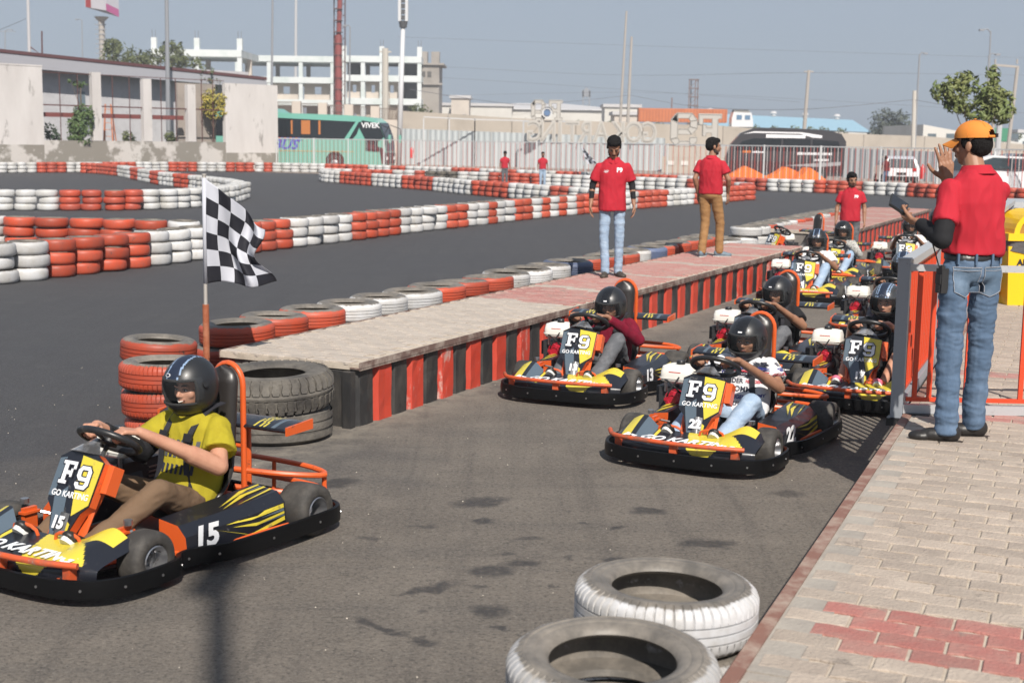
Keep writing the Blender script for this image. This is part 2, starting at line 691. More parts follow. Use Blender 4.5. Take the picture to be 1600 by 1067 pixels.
lay_pavers(pave, .05, 5.2, 2.6, 20, .225, .122, HP, pave_col, lambda x, y: (PT @ V((x, y, 0))).length + (0 if (PT @ V((x, y, 0))).x < (PT @ V((x, y, 0))).y * .4 + .15 and y > 4.0 else 100), (0, 0))

# ---------------------------------------------------------------- pit wall (two lengths) with sheet panels
black_sheet = M('black_sheet', (.025, .025, .026), .5, col2=(.06, .055, .05), nscale=5, dirt=((.36, .33, .3), 5, .68), stretch=(1, 1, .5))
red_sheet = M('red_sheet', (.47, .052, .028), .48, col2=(.48, .05, .03), nscale=4, dirt=((.50, .30, .26), 4, .60), stretch=(1, 1, .4), bump=.15, bscale=12)
steel_edge = M('worn_edge_steel', (.15, .095, .08), .7, col2=(.34, .28, .24), nscale=8)


def pit_wall(p0, p1, width, label, cold, lines, open_end=False, npv=300):
    p0, p1 = V((*p0, 0)), V((*p1, 0))
    d = (p1 - p0)
    Ln = d.length
    d.normalize()
    pr = V((d.y, -d.x, 0))
    T = thing('pit_wall', label, 'pit wall')
    T.matrix_world = frame(p0, pr, d)        # local x to the right (lane side is x=0), y along
    k = int(Ln / .25)
    w = Ln / k
    for i in range(k):
        m = MB()
        red = i % 2 == 1
        dx = .036 if red else .026
        h0 = HP - .045
        y0, y1 = i * w, (i + 1) * w
        bend = R.uniform(-.006, .006)
        # a folded sheet: slanted flanks and a flat face, slightly dented
        prof = [(-.02, y0 + .002), (dx, y0 + .035), (dx + bend, (y0 + y1) / 2), (dx, y1 - .035), (-.02, y1 - .002)]
        nz = 5
        vs = []
        for a in range(nz + 1):
            z = .0 + (h0) * a / nz
            for (px, py) in prof:
                vs.append((px + R.uniform(-.004, .004), py, z))
        fs = [(a * 5 + b, a * 5 + b + 1, a * 5 + b + 6, a * 5 + b + 5) for a in range(nz) for b in range(4)]
        m.add(vs, fs)
        m.build('sheet_panel', red_sheet if red else black_sheet, T)
    m = MB()
    m.box((-width + .12, .03, 0), (-.03, Ln - .03, HP - .055))
    m.build('wall_core', M('wall_core', (.2, .18, .16), .9, col2=(.12, .1, .09), nscale=4), T)
    m = MB()
    m.box((-.03, -.02, HP - .045), (.06, Ln, HP - .04 + .004))
    m.box((.052, -.02, HP - .055), (.06, Ln, HP + .006))
    m.box((-width - .01, .0, HP - .06), (-width, Ln, HP + .002))
    m.build('edge_angle', steel_edge, T)
    m = MB()
    m.box((-width, 0, HP - .055), (.051, Ln, HP - .010))
    m.build('paving_bed', joint, T)
    # black end post
    m = MB()
    m.box((-.05, -.09, 0), (.02, -.02, HP - .06))
    m.box((-.20, -.05, 0), (-.05, -.03, HP - .06))
    m.build('end_post', black_sheet, T)

    def colf(x, y):
        yy = y + .25 * x / width + .05 * sin(9 * x)
        if yy < cold:
            return pv_top
        for l in lines:
            if l < yy < l + .2:
                return pv_top
        return pv_pink
    lay_pavers(T, -width, .05, .0, Ln, .2, .105, HP, colf, lambda x, y: y, (0, 0), npv)
    return T


pw1 = pit_wall((-1.16, 10.02), (4.72, 22.42), 1.22, 'near paved pit wall with red and black sheet side, grey then pink pavers', 4.1, [5.4, 7.3, 9.2, 11.1, 12.6])
pw2 = pit_wall((6.3, 26.2), (11.0, 36.6), 1.5, 'far paved pit wall behind the rear karts, pink paving', 0, [1.5, 3.5, 5.5, 7.5, 9.5], npv=0)
# ---------------------------------------------------------------- tyres
def tyre_mat(name, col, c2, edge=.245, wear=.56):
    """paint brushed on the tread and shoulder, bare dusty rubber elsewhere"""
    m = bpy.data.materials.new(name)
    m.use_nodes = True
    nt = m.node_tree
    L = nt.links.new
    N = nt.nodes.new
    b = nt.nodes['Principled BSDF']
    tc = N('ShaderNodeTexCoord')
    oi = N('ShaderNodeObjectInfo')
    off = N('ShaderNodeVectorMath')
    off.operation = 'ADD'
    mul = N('ShaderNodeMath')
    mul.operation = 'MULTIPLY'
    mul.inputs[1].default_value = 37
    L(oi.outputs['Random'], mul.inputs[0])
    L(tc.outputs['Object'], off.inputs[0])
    L(mul.outputs[0], off.inputs[1])
    nz = N('ShaderNodeTexNoise')
    nz.inputs['Scale'].default_value = 14
    nz.inputs['Detail'].default_value = 6
    nz.inputs['Roughness'].default_value = .7
    L(off.outputs[0], nz.inputs['Vector'])
    sep = N('ShaderNodeSeparateXYZ')
    L(tc.outputs['Object'], sep.inputs[0])
    cmb = N('ShaderNodeCombineXYZ')
    L(sep.outputs[0], cmb.inputs[0])
    L(sep.outputs[1], cmb.inputs[1])
    ln = N('ShaderNodeVectorMath')
    ln.operation = 'LENGTH'
    L(cmb.outputs[0], ln.inputs[0])
    ad = N('ShaderNodeMath')
    ad.operation = 'MULTIPLY_ADD'
    ad.inputs[1].default_value = .06
    L(nz.outputs[0], ad.inputs[0])
    L(ln.outputs['Value'], ad.inputs[2])
    mr = N('ShaderNodeMapRange')
    mr.inputs[1].default_value = edge + .03
    mr.inputs[2].default_value = edge + .04
    L(ad.outputs[0], mr.inputs[0])

    def mix(f, a, c):
        n = N('ShaderNodeMix')
        n.data_type = 'RGBA'
        L(f, n.inputs[0])
        for i, q in ((6, a), (7, c)):
            if isinstance(q, tuple):
                n.inputs[i].default_value = (*q, 1)
            else:
                L(q, n.inputs[i])
        return n.outputs[2]
    n2 = N('ShaderNodeTexNoise')
    n2.inputs['Scale'].default_value = 5
    n2.inputs['Detail'].default_value = 8
    n2.inputs['Roughness'].default_value = .75
    L(off.outputs[0], n2.inputs['Vector'])
    m1 = N('ShaderNodeMapRange')
    m1.inputs[1].default_value = .4
    m1.inputs[2].default_value = .7
    L(n2.outputs[0], m1.inputs[0])
    paint = mix(m1.outputs[0], col, c2)
    n3 = N('ShaderNodeTexNoise')
    n3.inputs['Scale'].default_value = 30
    n3.inputs['Detail'].default_value = 5
    L(off.outputs[0], n3.inputs['Vector'])
    mm = N('ShaderNodeMath')
    mm.operation = 'MULTIPLY'
    L(n3.outputs[0], mm.inputs[0])
    L(n2.outputs[0], mm.inputs[1])
    m2 = N('ShaderNodeMapRange')
    m2.inputs[1].default_value = wear * .66
    m2.inputs[2].default_value = wear * .66 + .05
    L(mm.outputs[0], m2.inputs[0])
    paint = mix(m2.outputs[0], paint, (.05, .045, .042))
    hv = N('ShaderNodeHueSaturation')
    r2 = N('ShaderNodeMapRange')
    r2.inputs[3].default_value = .72
    r2.inputs[4].default_value = 1.1
    L(oi.outputs['Random'], r2.inputs[0])
    L(r2.outputs[0], hv.inputs['Value'])
    L(paint, hv.inputs['Color'])
    rub = mix(m1.outputs[0], (.11, .10, .088), (.25, .22, .185))
    L(mix(mr.outputs[0], rub, hv.outputs[0]), b.inputs['Base Color'])
    b.inputs['Roughness'].default_value = .5
    b.inputs['Specular IOR Level'].default_value = .4
    bp = N('ShaderNodeBump')
    bp.inputs['Strength'].default_value = .35
    bp.inputs['Distance'].default_value = .004
    L(n3.outputs[0], bp.inputs['Height'])
    L(bp.outputs[0], b.inputs['Normal'])
    MATS[name] = m
    return m


T_RED = tyre_mat('red_painted_rubber', (.48, .072, .032), (.34, .085, .055))
T_WHITE = tyre_mat('white_painted_rubber', (.55, .55, .555), (.45, .43, .40), wear=.60)
T_RED2 = tyre_mat('red_painted_tread', (.48, .072, .032), (.34, .085, .055), .275)
T_WHITE2 = tyre_mat('white_painted_tread', (.55, .55, .555), (.45, .43, .40), .275, wear=.60)
T_WHITE3 = tyre_mat('white_painted_big_tread', (.52, .52, .53), (.33, .31, .28), .290, wear=.58)
T_RED3 = tyre_mat('red_painted_big_tread', (.48, .072, .032), (.36, .085, .055), .292)
T_SHADED = tyre_mat('bluish_painted_rubber', (.10, .13, .22), (.12, .14, .2))  # white tyres with the standing men's cast shade put into the paint colour
T_BARE = M('bare_rubber', (.075, .068, .06), .85, col2=(.17, .15, .12), nscale=7, bump=.4, bscale=60)
TM = {'r': T_RED, 'w': T_WHITE, 'b': T_SHADED, 'k': T_BARE}
CN = {'r': 'red', 'w': 'white', 'b': 'bluish', 'k': 'bare black'}


def tyre_prof(Ro, W, Ri, groove=True):
    h = W / 2
    p = [(Ri + .004, -h + .022), (Ri + .035, -h + .004), (Ro - .055, -h), (Ro - .025, -h + .01), (Ro - .007, -h + .026)]
    if groove:
        for k in range(4):
            z = -h + .036 + (W - .072) * (k + .5) / 4
            w = (W - .072) / 4 / 2
            p += [(Ro, z - w), (Ro, z + w - .007)]
            if k < 3:
                p += [(Ro - .008, z + w - .006), (Ro - .008, z + w - .001)]
    else:
        p += [(Ro + .001, -h * .4), (Ro + .003, 0), (Ro + .001, h * .4)]
    p += [(Ro - .007, h - .026), (Ro - .025, h - .01), (Ro - .050, h), (Ro - .056, h - .003), (Ro - .066, h - .0005), (Ri + .048, h - .001), (Ri + .043, h - .005), (Ri + .033, h - .004), (Ri + .008, h - .016), (Ri, h - .03), (Ri + .012, h - .042),
          (Ro - .05, h * .45), (Ro - .035, 0), (Ro - .05, -h * .45), (Ri + .012, -h + .042)]
    return p


def tyre_mesh(name, mat, Ro, W, Ri, n, groove=True, sipes=False):
    m = MB()
    m.lathe(tyre_prof(Ro, W, Ri, groove), n, closed=True)
    if sipes:          # cut the shoulder into blocks
        for i, (x, y, z) in enumerate(m.v):
            r = sqrt(x * x + y * y)
            if r > Ro - .03 and abs(z) > W * .22 and (i % n) % 7 == 0:
                k = (r - .012) / r
                m.v[i] = (x * k, y * k, z * .985)
    return m.mesh(name, mat, smooth=38)


TYM = {}


def tyre_data(c, lod):
    if (c, lod) not in TYM:
        if lod == 2:
            TYM[c, lod] = tyre_mesh('tyre', {'r': T_RED3, 'w': T_WHITE3}[c], .325, .195, .195, 420, True, True)
        elif lod == 1:
            TYM[c, lod] = tyre_mesh('tyre', {'r': T_RED2, 'w': T_WHITE2}.get(c, TM[c]), .30, .19, .18, 48, True)
        else:
            TYM[c, lod] = tyre_mesh('tyre', TM[c], .288, .188, .18, 22, False)
    return TYM[c, lod]


TL = []      # every tyre: (distance, x, y, z, colour, lod, scale, label, group)
LEV = ['bottom', 'middle', 'top', 'topmost']


def ordw(n):
    return '%d%s' % (n, 'th' if 10 <= n % 100 <= 20 else {1: 'st', 2: 'nd', 3: 'rd'}.get(n % 10, 'th'))


def stack(x, y, c, levels, lab, grp, lod=0, s=1., tall=0.):
    h = .188 * (1 if s < 1.05 else 1.0)
    for k in range(levels):
        cc = c
        TL.append((sqrt(x * x + y * y) + (levels - k) * .01, x + R.gauss(0, .017), y + R.gauss(0, .017), .095 + k * .1895, cc, lod, s * R.uniform(.94, 1.04), '%s painted tyre, %s of the %s' % (CN[cc], LEV[k] if levels == 3 else ('lower', 'upper')[k] if levels == 2 else 'only one', lab), grp))


def row(pts, colours, rowname, grp, levels=3, sp=.572, lod=0, s=1.):
    pts = [V((*p, 0)) for p in pts]
    seg = [(pts[i + 1] - pts[i]).length for i in range(len(pts) - 1)]
    tot = sum(seg)
    n = max(1, int(tot / sp))
    last = None
    for k in range(n + 1):
        t = tot * k / n
        i = 0
        while i < len(seg) - 1 and t > seg[i]:
            t -= seg[i]
            i += 1
        p = pts[i].lerp(pts[i + 1], t / seg[i])
        u = 800 + 2150 * p.x / p.y          # bearing decides the colour block
        if isinstance(colours, str):
            c = colours[min(k, len(colours) - 1)]
        else:
            c = [cc for (lim, cc) in colours if u < lim][0]
        stack(p.x, p.y, c, levels, '%s stack from left, %s' % (ordw(k + 1), rowname), grp, lod, s)


CA = [(78, 'w'), (232, 'r'), (368, 'w'), (442, 'r'), (541, 'w'), (620, 'r'), (690, 'w'), (726, 'r'), (753, 'w'), (768, 'r'), (797, 'w'), (819, 'r'), (841, 'w'), (852, 'r'), (867, 'w'), (875, 'r'),
      (888, 'w'), (896, 'r'), (906, 'w'), (930, 'r'), (988, 'w'), (1035, 'r'), (1074, 'w'), (1088, 'r'), (1130, 'w'), (2000, 'r')]
row([(-8.4, 18.2), (-7.3, 19.7), (-6.46, 21.4), (-5.34, 24.3), (-4.43, 26.7), (-3.42, 29.0), (-2.6, 31.2), (-1.3, 34.0), (-.05, 36.9), (1.18, 39.4), (3.75, 44.2), (6.03, 48.1), (8.43, 51.9)],
    CA, 'long row crossing the track', 'tyres of the long row')
row([(-11.2, 26.6), (-10.3, 26.3), (-9.2, 26.0), (-7.7, 25.8), (-6.1, 25.5)], [(12, 'w'), (270, 'r'), (999, 'w')], 'short row behind the long one', 'tyres of the short row at left', sp=.62, s=1.06)
CC = [(103, 'w'), (230, 'r'), (2000, 'w')]
row([(-15.9, 38.0), (-14.2, 38.2), (-11.3, 39.0), (-10.0, 40.4), (-9.3, 42.3), (-9.2, 45), (-9.4, 47.8)], CC, 'row behind the flag', 'tyres of the chicane front row')
CD = [(190, 'r'), (210, 'w'), (223, 'r'), (240, 'w'), (256, 'r'), (275, 'w'), (300, 'r'), (2000, 'w')]
row([(-23.6, 76.2), (-22.46, 75.2), (-20.43, 71.8), (-17.3, 64.6), (-15.1, 59.6), (-12.6, 55.0), (-10.6, 51.2), (-9.8, 49)], CD, 'receding chicane row', 'tyres of the chicane rear row')
CE = [(57, 'w'), (107, 'r'), (153, 'w'), (212, 'r'), (260, 'w'), (304, 'r'), (354, 'w'), (403, 'r'), (411, 'w'), (428, 'r'), (504, 'w'), (577, 'r'), (612, 'w'), (629, 'r'), (700, 'w'), (745, 'r'), (780, 'w'),
      (800, 'r'), (828, 'w'), (860, 'w'), (905, 'r'), (985, 'w'), (1060, 'r'), (1100, 'w'), (1188, 'r'), (1260, 'w'), (1316, 'r'), (1333, 'r'), (1412, 'w'), (2000, 'r')]
row([(-30, 71.0), (-27.3, 74.2), (-24.2, 77.5), (-20.7, 82.0), (-15, 84.4), (-11.9, 84.0), (-4, 78.5), (6.1, 68.6), (11.4, 63.2), (16.2, 59.6), (19.4, 54.0), (25, 46)], CE, 'boundary row at the fence', 'tyres of the boundary row')
CF = [(531, 'w'), (580, 'r'), (628, 'w'), (682, 'r'), (738, 'w'), (802, 'r'), (856, 'w'), (896, 'r'), (930, 'w'), (960, 'r'), (2000, 'w')]
row([(-9.4, 68.6), (-9.0, 66.6), (-6.5, 62.6), (-3.34, 57.6), (-1.64, 53.9), (-.08, 51.1), (1.5, 48.4), (3.1, 46.0), (3.7, 45.0)], CF, 'island row across the bend', 'tyres of the island front row')
CG = [(555, 'w'), (615, 'r'), (640, 'w'), (665, 'r'), (715, 'k'), (762, 'w'), (850, 'r'), (914, 'w'), (960, 'r'), (1075, 'w'), (2000, 'r')]
row([(-9.6, 70.9), (-2.15, 67.9), (1.71, 65.7), (6.75, 61.6), (8.6, 59.6)], CG, 'island row near the fence', 'tyres of the island rear row')
row([(8.6, 59.0), (9.3, 55.6), (8.9, 52.6)], 'wwrrrwwrr', 'right end of the island', 'tyres of the island end')
# along the pit walls
PD = V((.4283, .9036, 0))
pc = 'rrrrwwwrrrwwwbrrrwbrrrrr'
for i, c in enumerate(pc):
    p = V((-2.62, 11.0, 0)) + PD * (.0 + i * .60)
    if i == 0:
        p = V((-2.72, 10.55, 0))
    s = 1.03 if i != 13 else 1.12
    stack(p.x, p.y, c, 3, '%s stack from the flag along the near pit wall' % ordw(i + 1), 'tyres stacked along the near pit wall', 1, s)
stack(-2.42, 9.50, 'r', 3, 'front red stack behind the yellow shirt driver', 'tyres stacked along the near pit wall', 2, 1.0)
for i, c in enumerate('wwrwwwrrwwwrrwwrr'):
    p = V((4.4, 26.2, 0)) + V((.417, .909, 0)) * (i * .62)
    stack(p.x, p.y, c, 3, '%s stack along the far pit wall' % ordw(i + 1), 'tyres stacked along the far pit wall', 1, 1.)
stack(3.9, 25.4, 'w', 2, 'low white stack beside the waiting kart', 'tyres near the waiting kart', 1)
stack(4.05, 26.1, 'w', 2, 'rear low stack beside the waiting kart', 'tyres near the waiting kart', 1)
# the foreground stacks
for x, y, z, lab in ((.56, 4.70, 3, 'foreground stack nearest the kerb'), (.32, 4.01, 3, 'foreground stack at the picture bottom')):
    for k in range(z):
        TL.append((0, x + (0, .03, 0)[k] - (.02 if k == 0 else 0), y - (0, .02, 0)[k], .1 + k * .196, 'w', 2, 1.0, 'white painted tyre, %s of the %s' % (LEV[k], lab), 'white tyres in the foreground'))

TL.sort(key=lambda t: t[0])
LIM = 296
far = {}
for k, (d, x, y, z, c, lod, s, lab, grp) in enumerate(TL):
    if k < LIM:
        o = link('tyre', tyre_data(c, lod), None, (x, y, z), lab.replace('bare black painted', 'bare black'), 'tyre', grp)
        o.rotation_euler = (R.gauss(0, .02), R.gauss(0, .02), R.uniform(0, 6.28))
        o.scale = (s, s, R.uniform(.98, 1.02))
    else:
        me = tyre_data(c, 0)
        if c not in far:
            far[c] = MB()
        a = R.uniform(0, 6.28)
        ca, sa = cos(a) * s, sin(a) * s
        far[c].add([(x + v.co.x * ca - v.co.y * sa, y + v.co.x * sa + v.co.y * ca, z + v.co.z) for v in me.vertices], [tuple(p.vertices) for p in me.polygons])
# the far tyres: one mass; paint colours vary from tyre to tyre
fr = M('far_red_tyre', (.47, .074, .036), .5, col2=(.34, .07, .045), nscale=1.6, lo=.4, hi=.6, dirt=((.07, .06, .055), 7, .66))
fw = M('far_white_tyre', (.55, .55, .55), .55, col2=(.42, .41, .385), nscale=1.6, lo=.4, hi=.62, dirt=((.15, .14, .13), 7, .67))
mb = MB()
for c, q in far.items():
    mb.add(q.v, q.f, {'r': 0, 'w': 1, 'k': 2, 'b': 2}[c])
mb.build('far_tyres', [fr, fw, T_BARE], None, smooth=True, kind='stuff', label='distant rows of stacked red and white painted tyres along the track bends', cat='tyres')

# two truck tyres under the end of the pit wall
def block_tyre(Ro, W, Ri, n, blocks, name):
    m = MB()
    m.lathe(tyre_prof(Ro, W, Ri, False), 72, closed=True)
    if blocks:
        for k in range(n):
            a = 2 * pi * k / n
            for half in (-1, 1):
                aa = a + (pi / n if half > 0 else 0)
                pr = []
                da = 2 * pi / n
                zo, zi = half * W * .50, half * W * .09
                pts = [(aa - da * .36, zo), (aa - da * .28, half * W * .33), (aa - da * .42, half * W * .2), (aa - da * .3, zi), (aa + da * .3, zi), (aa + da * .42, half * W * .2), (aa + da * .3, half * W * .33), (aa + da * .38, zo)]
                ro = [Ro - .02, Ro + .014, Ro + .018, Ro + .018, Ro + .018, Ro + .018, Ro + .014, Ro - .02]
                if half < 0:
                    pts = pts[::-1]
                    ro = ro[::-1]
                top = [(r * cos(t), r * sin(t), z) for (t, z), r in zip(pts, ro)]
                bot = [((Ro - .03) * cos(t), (Ro - .03) * sin(t), z * .96) for (t, z) in pts]
                q = len(top)
                m.add(top + bot, [tuple(range(q))] + [(i, i + q, (i + 1) % q + q, (i + 1) % q) for i in range(q)])
        m.lathe([(Ro + .010, -W * .07), (Ro + .016, 0), (Ro + .010, W * .07)], 72)
    else:
        for z in (-.06, 0, .06):
            m.lathe([(Ro + .008, z - .022), (Ro + .010, z), (Ro + .008, z + .022)], 72)
    return m.mesh(name, M('dusty_truck_rubber', (.055, .05, .046), .85, col2=(.21, .19, .16), nscale=4, lo=.35, hi=.8, bump=.5, bscale=40), smooth=35)


o = link('truck_tyre', block_tyre(.415, .25, .235, 40, True, 'truck_tyre'), None, (-1.70, 9.66, .355), 'big knobbly truck tyre lying on a smooth one at the pit wall end', 'tyre', 'truck tyres at the pit wall end')
o.rotation_euler = (.02, -.03, .3)
link('truck_tyre', block_tyre(.40, .23, .235, 40, False, 'truck_tyre'), None, (-1.69, 9.68, .115), 'smooth worn truck tyre lying beneath the knobbly one', 'tyre', 'truck tyres at the pit wall end')
o = link('truck_tyre', block_tyre(.80, .42, .40, 30, True, 'truck_tyre'), None, (-3.5, 69.6, .21), 'huge grey tractor tyre lying flat among the far painted tyres', 'tyre')
# ---------------------------------------------------------------- karts (local: x forward, y to the driver's left, z up)
K_OR = M('orange_paint', (.62, .10, .02), .38, coat=.25, dirt=((.16, .06, .035), 14, .60))
K_BK = M('black_plastic', (.016, .016, .017), .38, dirt=((.06, .055, .05), 12, .6))
K_BUMP = M('scuffed_black_bumper', (.004, .004, .0045), .38, spec=.2, dirt=((.05, .045, .04), 9, .68), stretch=(1, 1, 3))
K_NV = M('navy_sticker', (.010, .011, .016), .35, coat=.3, dirt=((.10, .095, .09), 18, .62))
K_GY = M('slate_sticker', (.085, .115, .145), .35, coat=.3, dirt=((.03, .03, .03), 18, .66))
K_YL = M('yellow_sticker', (.60, .49, .045), .38, coat=.3, dirt=((.34, .27, .07), 13, .585))
K_TY = M('slick_rubber', (.035, .032, .029), .75, col2=(.075, .068, .06), nscale=9)
K_WH = M('white_print', (.75, .76, .78), .5)
K_OUT = M('dark_print', (.02, .02, .03), .5)
K_SV = M('brushed_metal', (.42, .42, .43), .3, metal=.9, dirt=((.1, .09, .08), 15, .6))
K_RED = M('red_engine_cover', (.36, .010, .025), .35, coat=.3)
K_TANK = M('cream_fuel_tank', (.78, .76, .70), .4)
K_VIN = M('black_vinyl', (.022, .019, .018), .38, spec=.6)
K_VSEAM = M('dark_strap', (.02, .02, .026), .7, bump=.3, bscale=200)
K_CARB = M('carbon_sticker', (.06, .06, .062), .22, coat=.6, col2=(.3, .3, .31), nscale=5)


def wheel(root, x, y, Rr, W):
    """slick tyre with rim"""
    h = W / 2
    t = MB()
    t.lathe([(Rr * .52, -h + .012), (Rr * .62, -h), (Rr * .86, -h + .004), (Rr * .97, -h + .02), (Rr, -h * .5), (Rr + .001, 0), (Rr, h * .5), (Rr * .97, h - .02), (Rr * .86, h - .004), (Rr * .62, h), (Rr * .52, h - .012), (Rr * .5, 0)], 32, closed=True)
    o = t.build('wheel', K_TY, root, smooth=50)
    o.matrix_local = Matrix.Translation((x, y, Rr)) @ Matrix.Rotation(pi / 2 if y < 0 else -pi / 2, 4, 'X')
    r = MB()
    r.lathe([(Rr * .54, h - .008), (Rr * .50, h - .004), (Rr * .47, h - .02), (Rr * .40, h * .1), (Rr * .14, h * .0), (Rr * .14, h * .35), (Rr * .05, h * .36), (.001, h * .36)], 20)
    r.lathe([(Rr * .54, -h + .008), (Rr * .45, -h + .02), (Rr * .3, 0)], 20)
    for k in range(4):
        a = k * pi / 2 + .4
        r.cyl((Rr * .26 * cos(a), Rr * .26 * sin(a), h * .05), (Rr * .26 * cos(a), Rr * .26 * sin(a), h * .2), .008, 6)
    r.build('rim', K_SV, o, smooth=40)
    return o


def smooth_path(pts, n=6, closed=True):
    pts = [V(p) for p in pts]
    k = len(pts)
    out = []
    for i in range(k if closed else k - 1):
        p0, p1, p2, p3 = (pts[(i - 1) % k], pts[i], pts[(i + 1) % k], pts[(i + 2) % k]) if closed else (pts[max(i - 1, 0)], pts[i], pts[i + 1], pts[min(i + 2, k - 1)])
        for j in range(n):
            t = j / n
            out.append(.5 * ((2 * p1) + (p2 - p0) * t + (2 * p0 - 5 * p1 + 4 * p2 - p3) * t * t + (3 * p1 - p0 - 3 * p2 + p3) * t ** 3))
    if not closed:
        out.append(pts[-1])
    return out


def slab_letters(kind, w, h):
    """block serif F and 9 as lists of polygons"""
    if kind == 'F':
        return [[(.0, 0), (.55, 0), (.55, .14), (.40, .14), (.40, .42), (.66, .42), (.66, .32), (.80, .32), (.80, .68), (.66, .68), (.66, .58), (.40, .58), (.40, .86), (.80, .86), (.80, .68), (.98, .68), (.98, 1), (.0, 1), (.0, .86), (.14, .86), (.14, .14), (.0, .14)]]
    # 9: octagonal ring with a tail, split in convex pieces
    return [[(.22, 1), (.78, 1), (.78, .84), (.34, .84)], [(.22, 1), (.34, .84), (.28, .76), (.02, .80)], [(.02, .80), (.28, .76), (.28, .60), (.02, .54)], [(.02, .54), (.28, .60), (.36, .52), (.22, .36)],
            [(.22, .36), (.36, .52), (.72, .52), (.72, .36)], [(.72, 1), (.98, .80), (.98, .20), (.72, .26)], [(.72, .84), (.78, 1), (.98, .8), (.72, .7)], [(.98, .20), (.78, 0), (.64, .16), (.72, .26)], [(.78, 0), (.22, 0), (.30, .16), (.64, .16)], [(.22, 0), (.02, .16), (.02, .28), (.26, .28), (.30, .16)]]


def emblem(parent, F, w, h):
    """F9 in white block letters with dark outline on a plate; F: frame in plate plane"""
    for grow, mat_, z in ((.011, K_OUT, .001), (0, K_WH, .003)):
        m = MB()
        for ch, x0 in (('F', -w / 2), ('9', w * .04)):
            lw = w * .46
            y0 = -h / 2 - (h * .12 if ch == '9' else 0)
            for poly in slab_letters(ch, lw, h):
                P2 = [V((x0 + x * lw, y0 + y * h, 0)) for x, y in poly]
                if grow:
                    # thicken every edge with a small quad so the outline reads round the letter
                    for i in range(len(P2)):
                        a, b_ = P2[i], P2[(i + 1) % len(P2)]
                        d = (b_ - a)
                        if d.length < 1e-5:
                            continue
                        d.normalize()
                        nrm = V((-d.y, d.x, 0)) * grow * .6
                        e = d * grow * .5
                        q = [a - e - nrm, b_ + e - nrm, b_ + e + nrm, a - e + nrm]
                        m.prism([(p.x, p.y, z) for p in q], (0, 0, .001))
                else:
                    m.prism([(p.x, p.y, z) for p in P2], (0, 0, .0015))
        link('emblem', m.mesh('emblem', mat_), parent, mw=F)


BUMP_PTS = [(.975, 0), (.972, .22), (.94, .42), (.86, .565), (.72, .635), (.55, .645), (.42, .625), (.345, .565), (.24, .575), (.10, .625), (-.2, .655), (-.5, .665), (-.72, .655), (-.82, .58), (-.86, .40), (-.865, 0)]


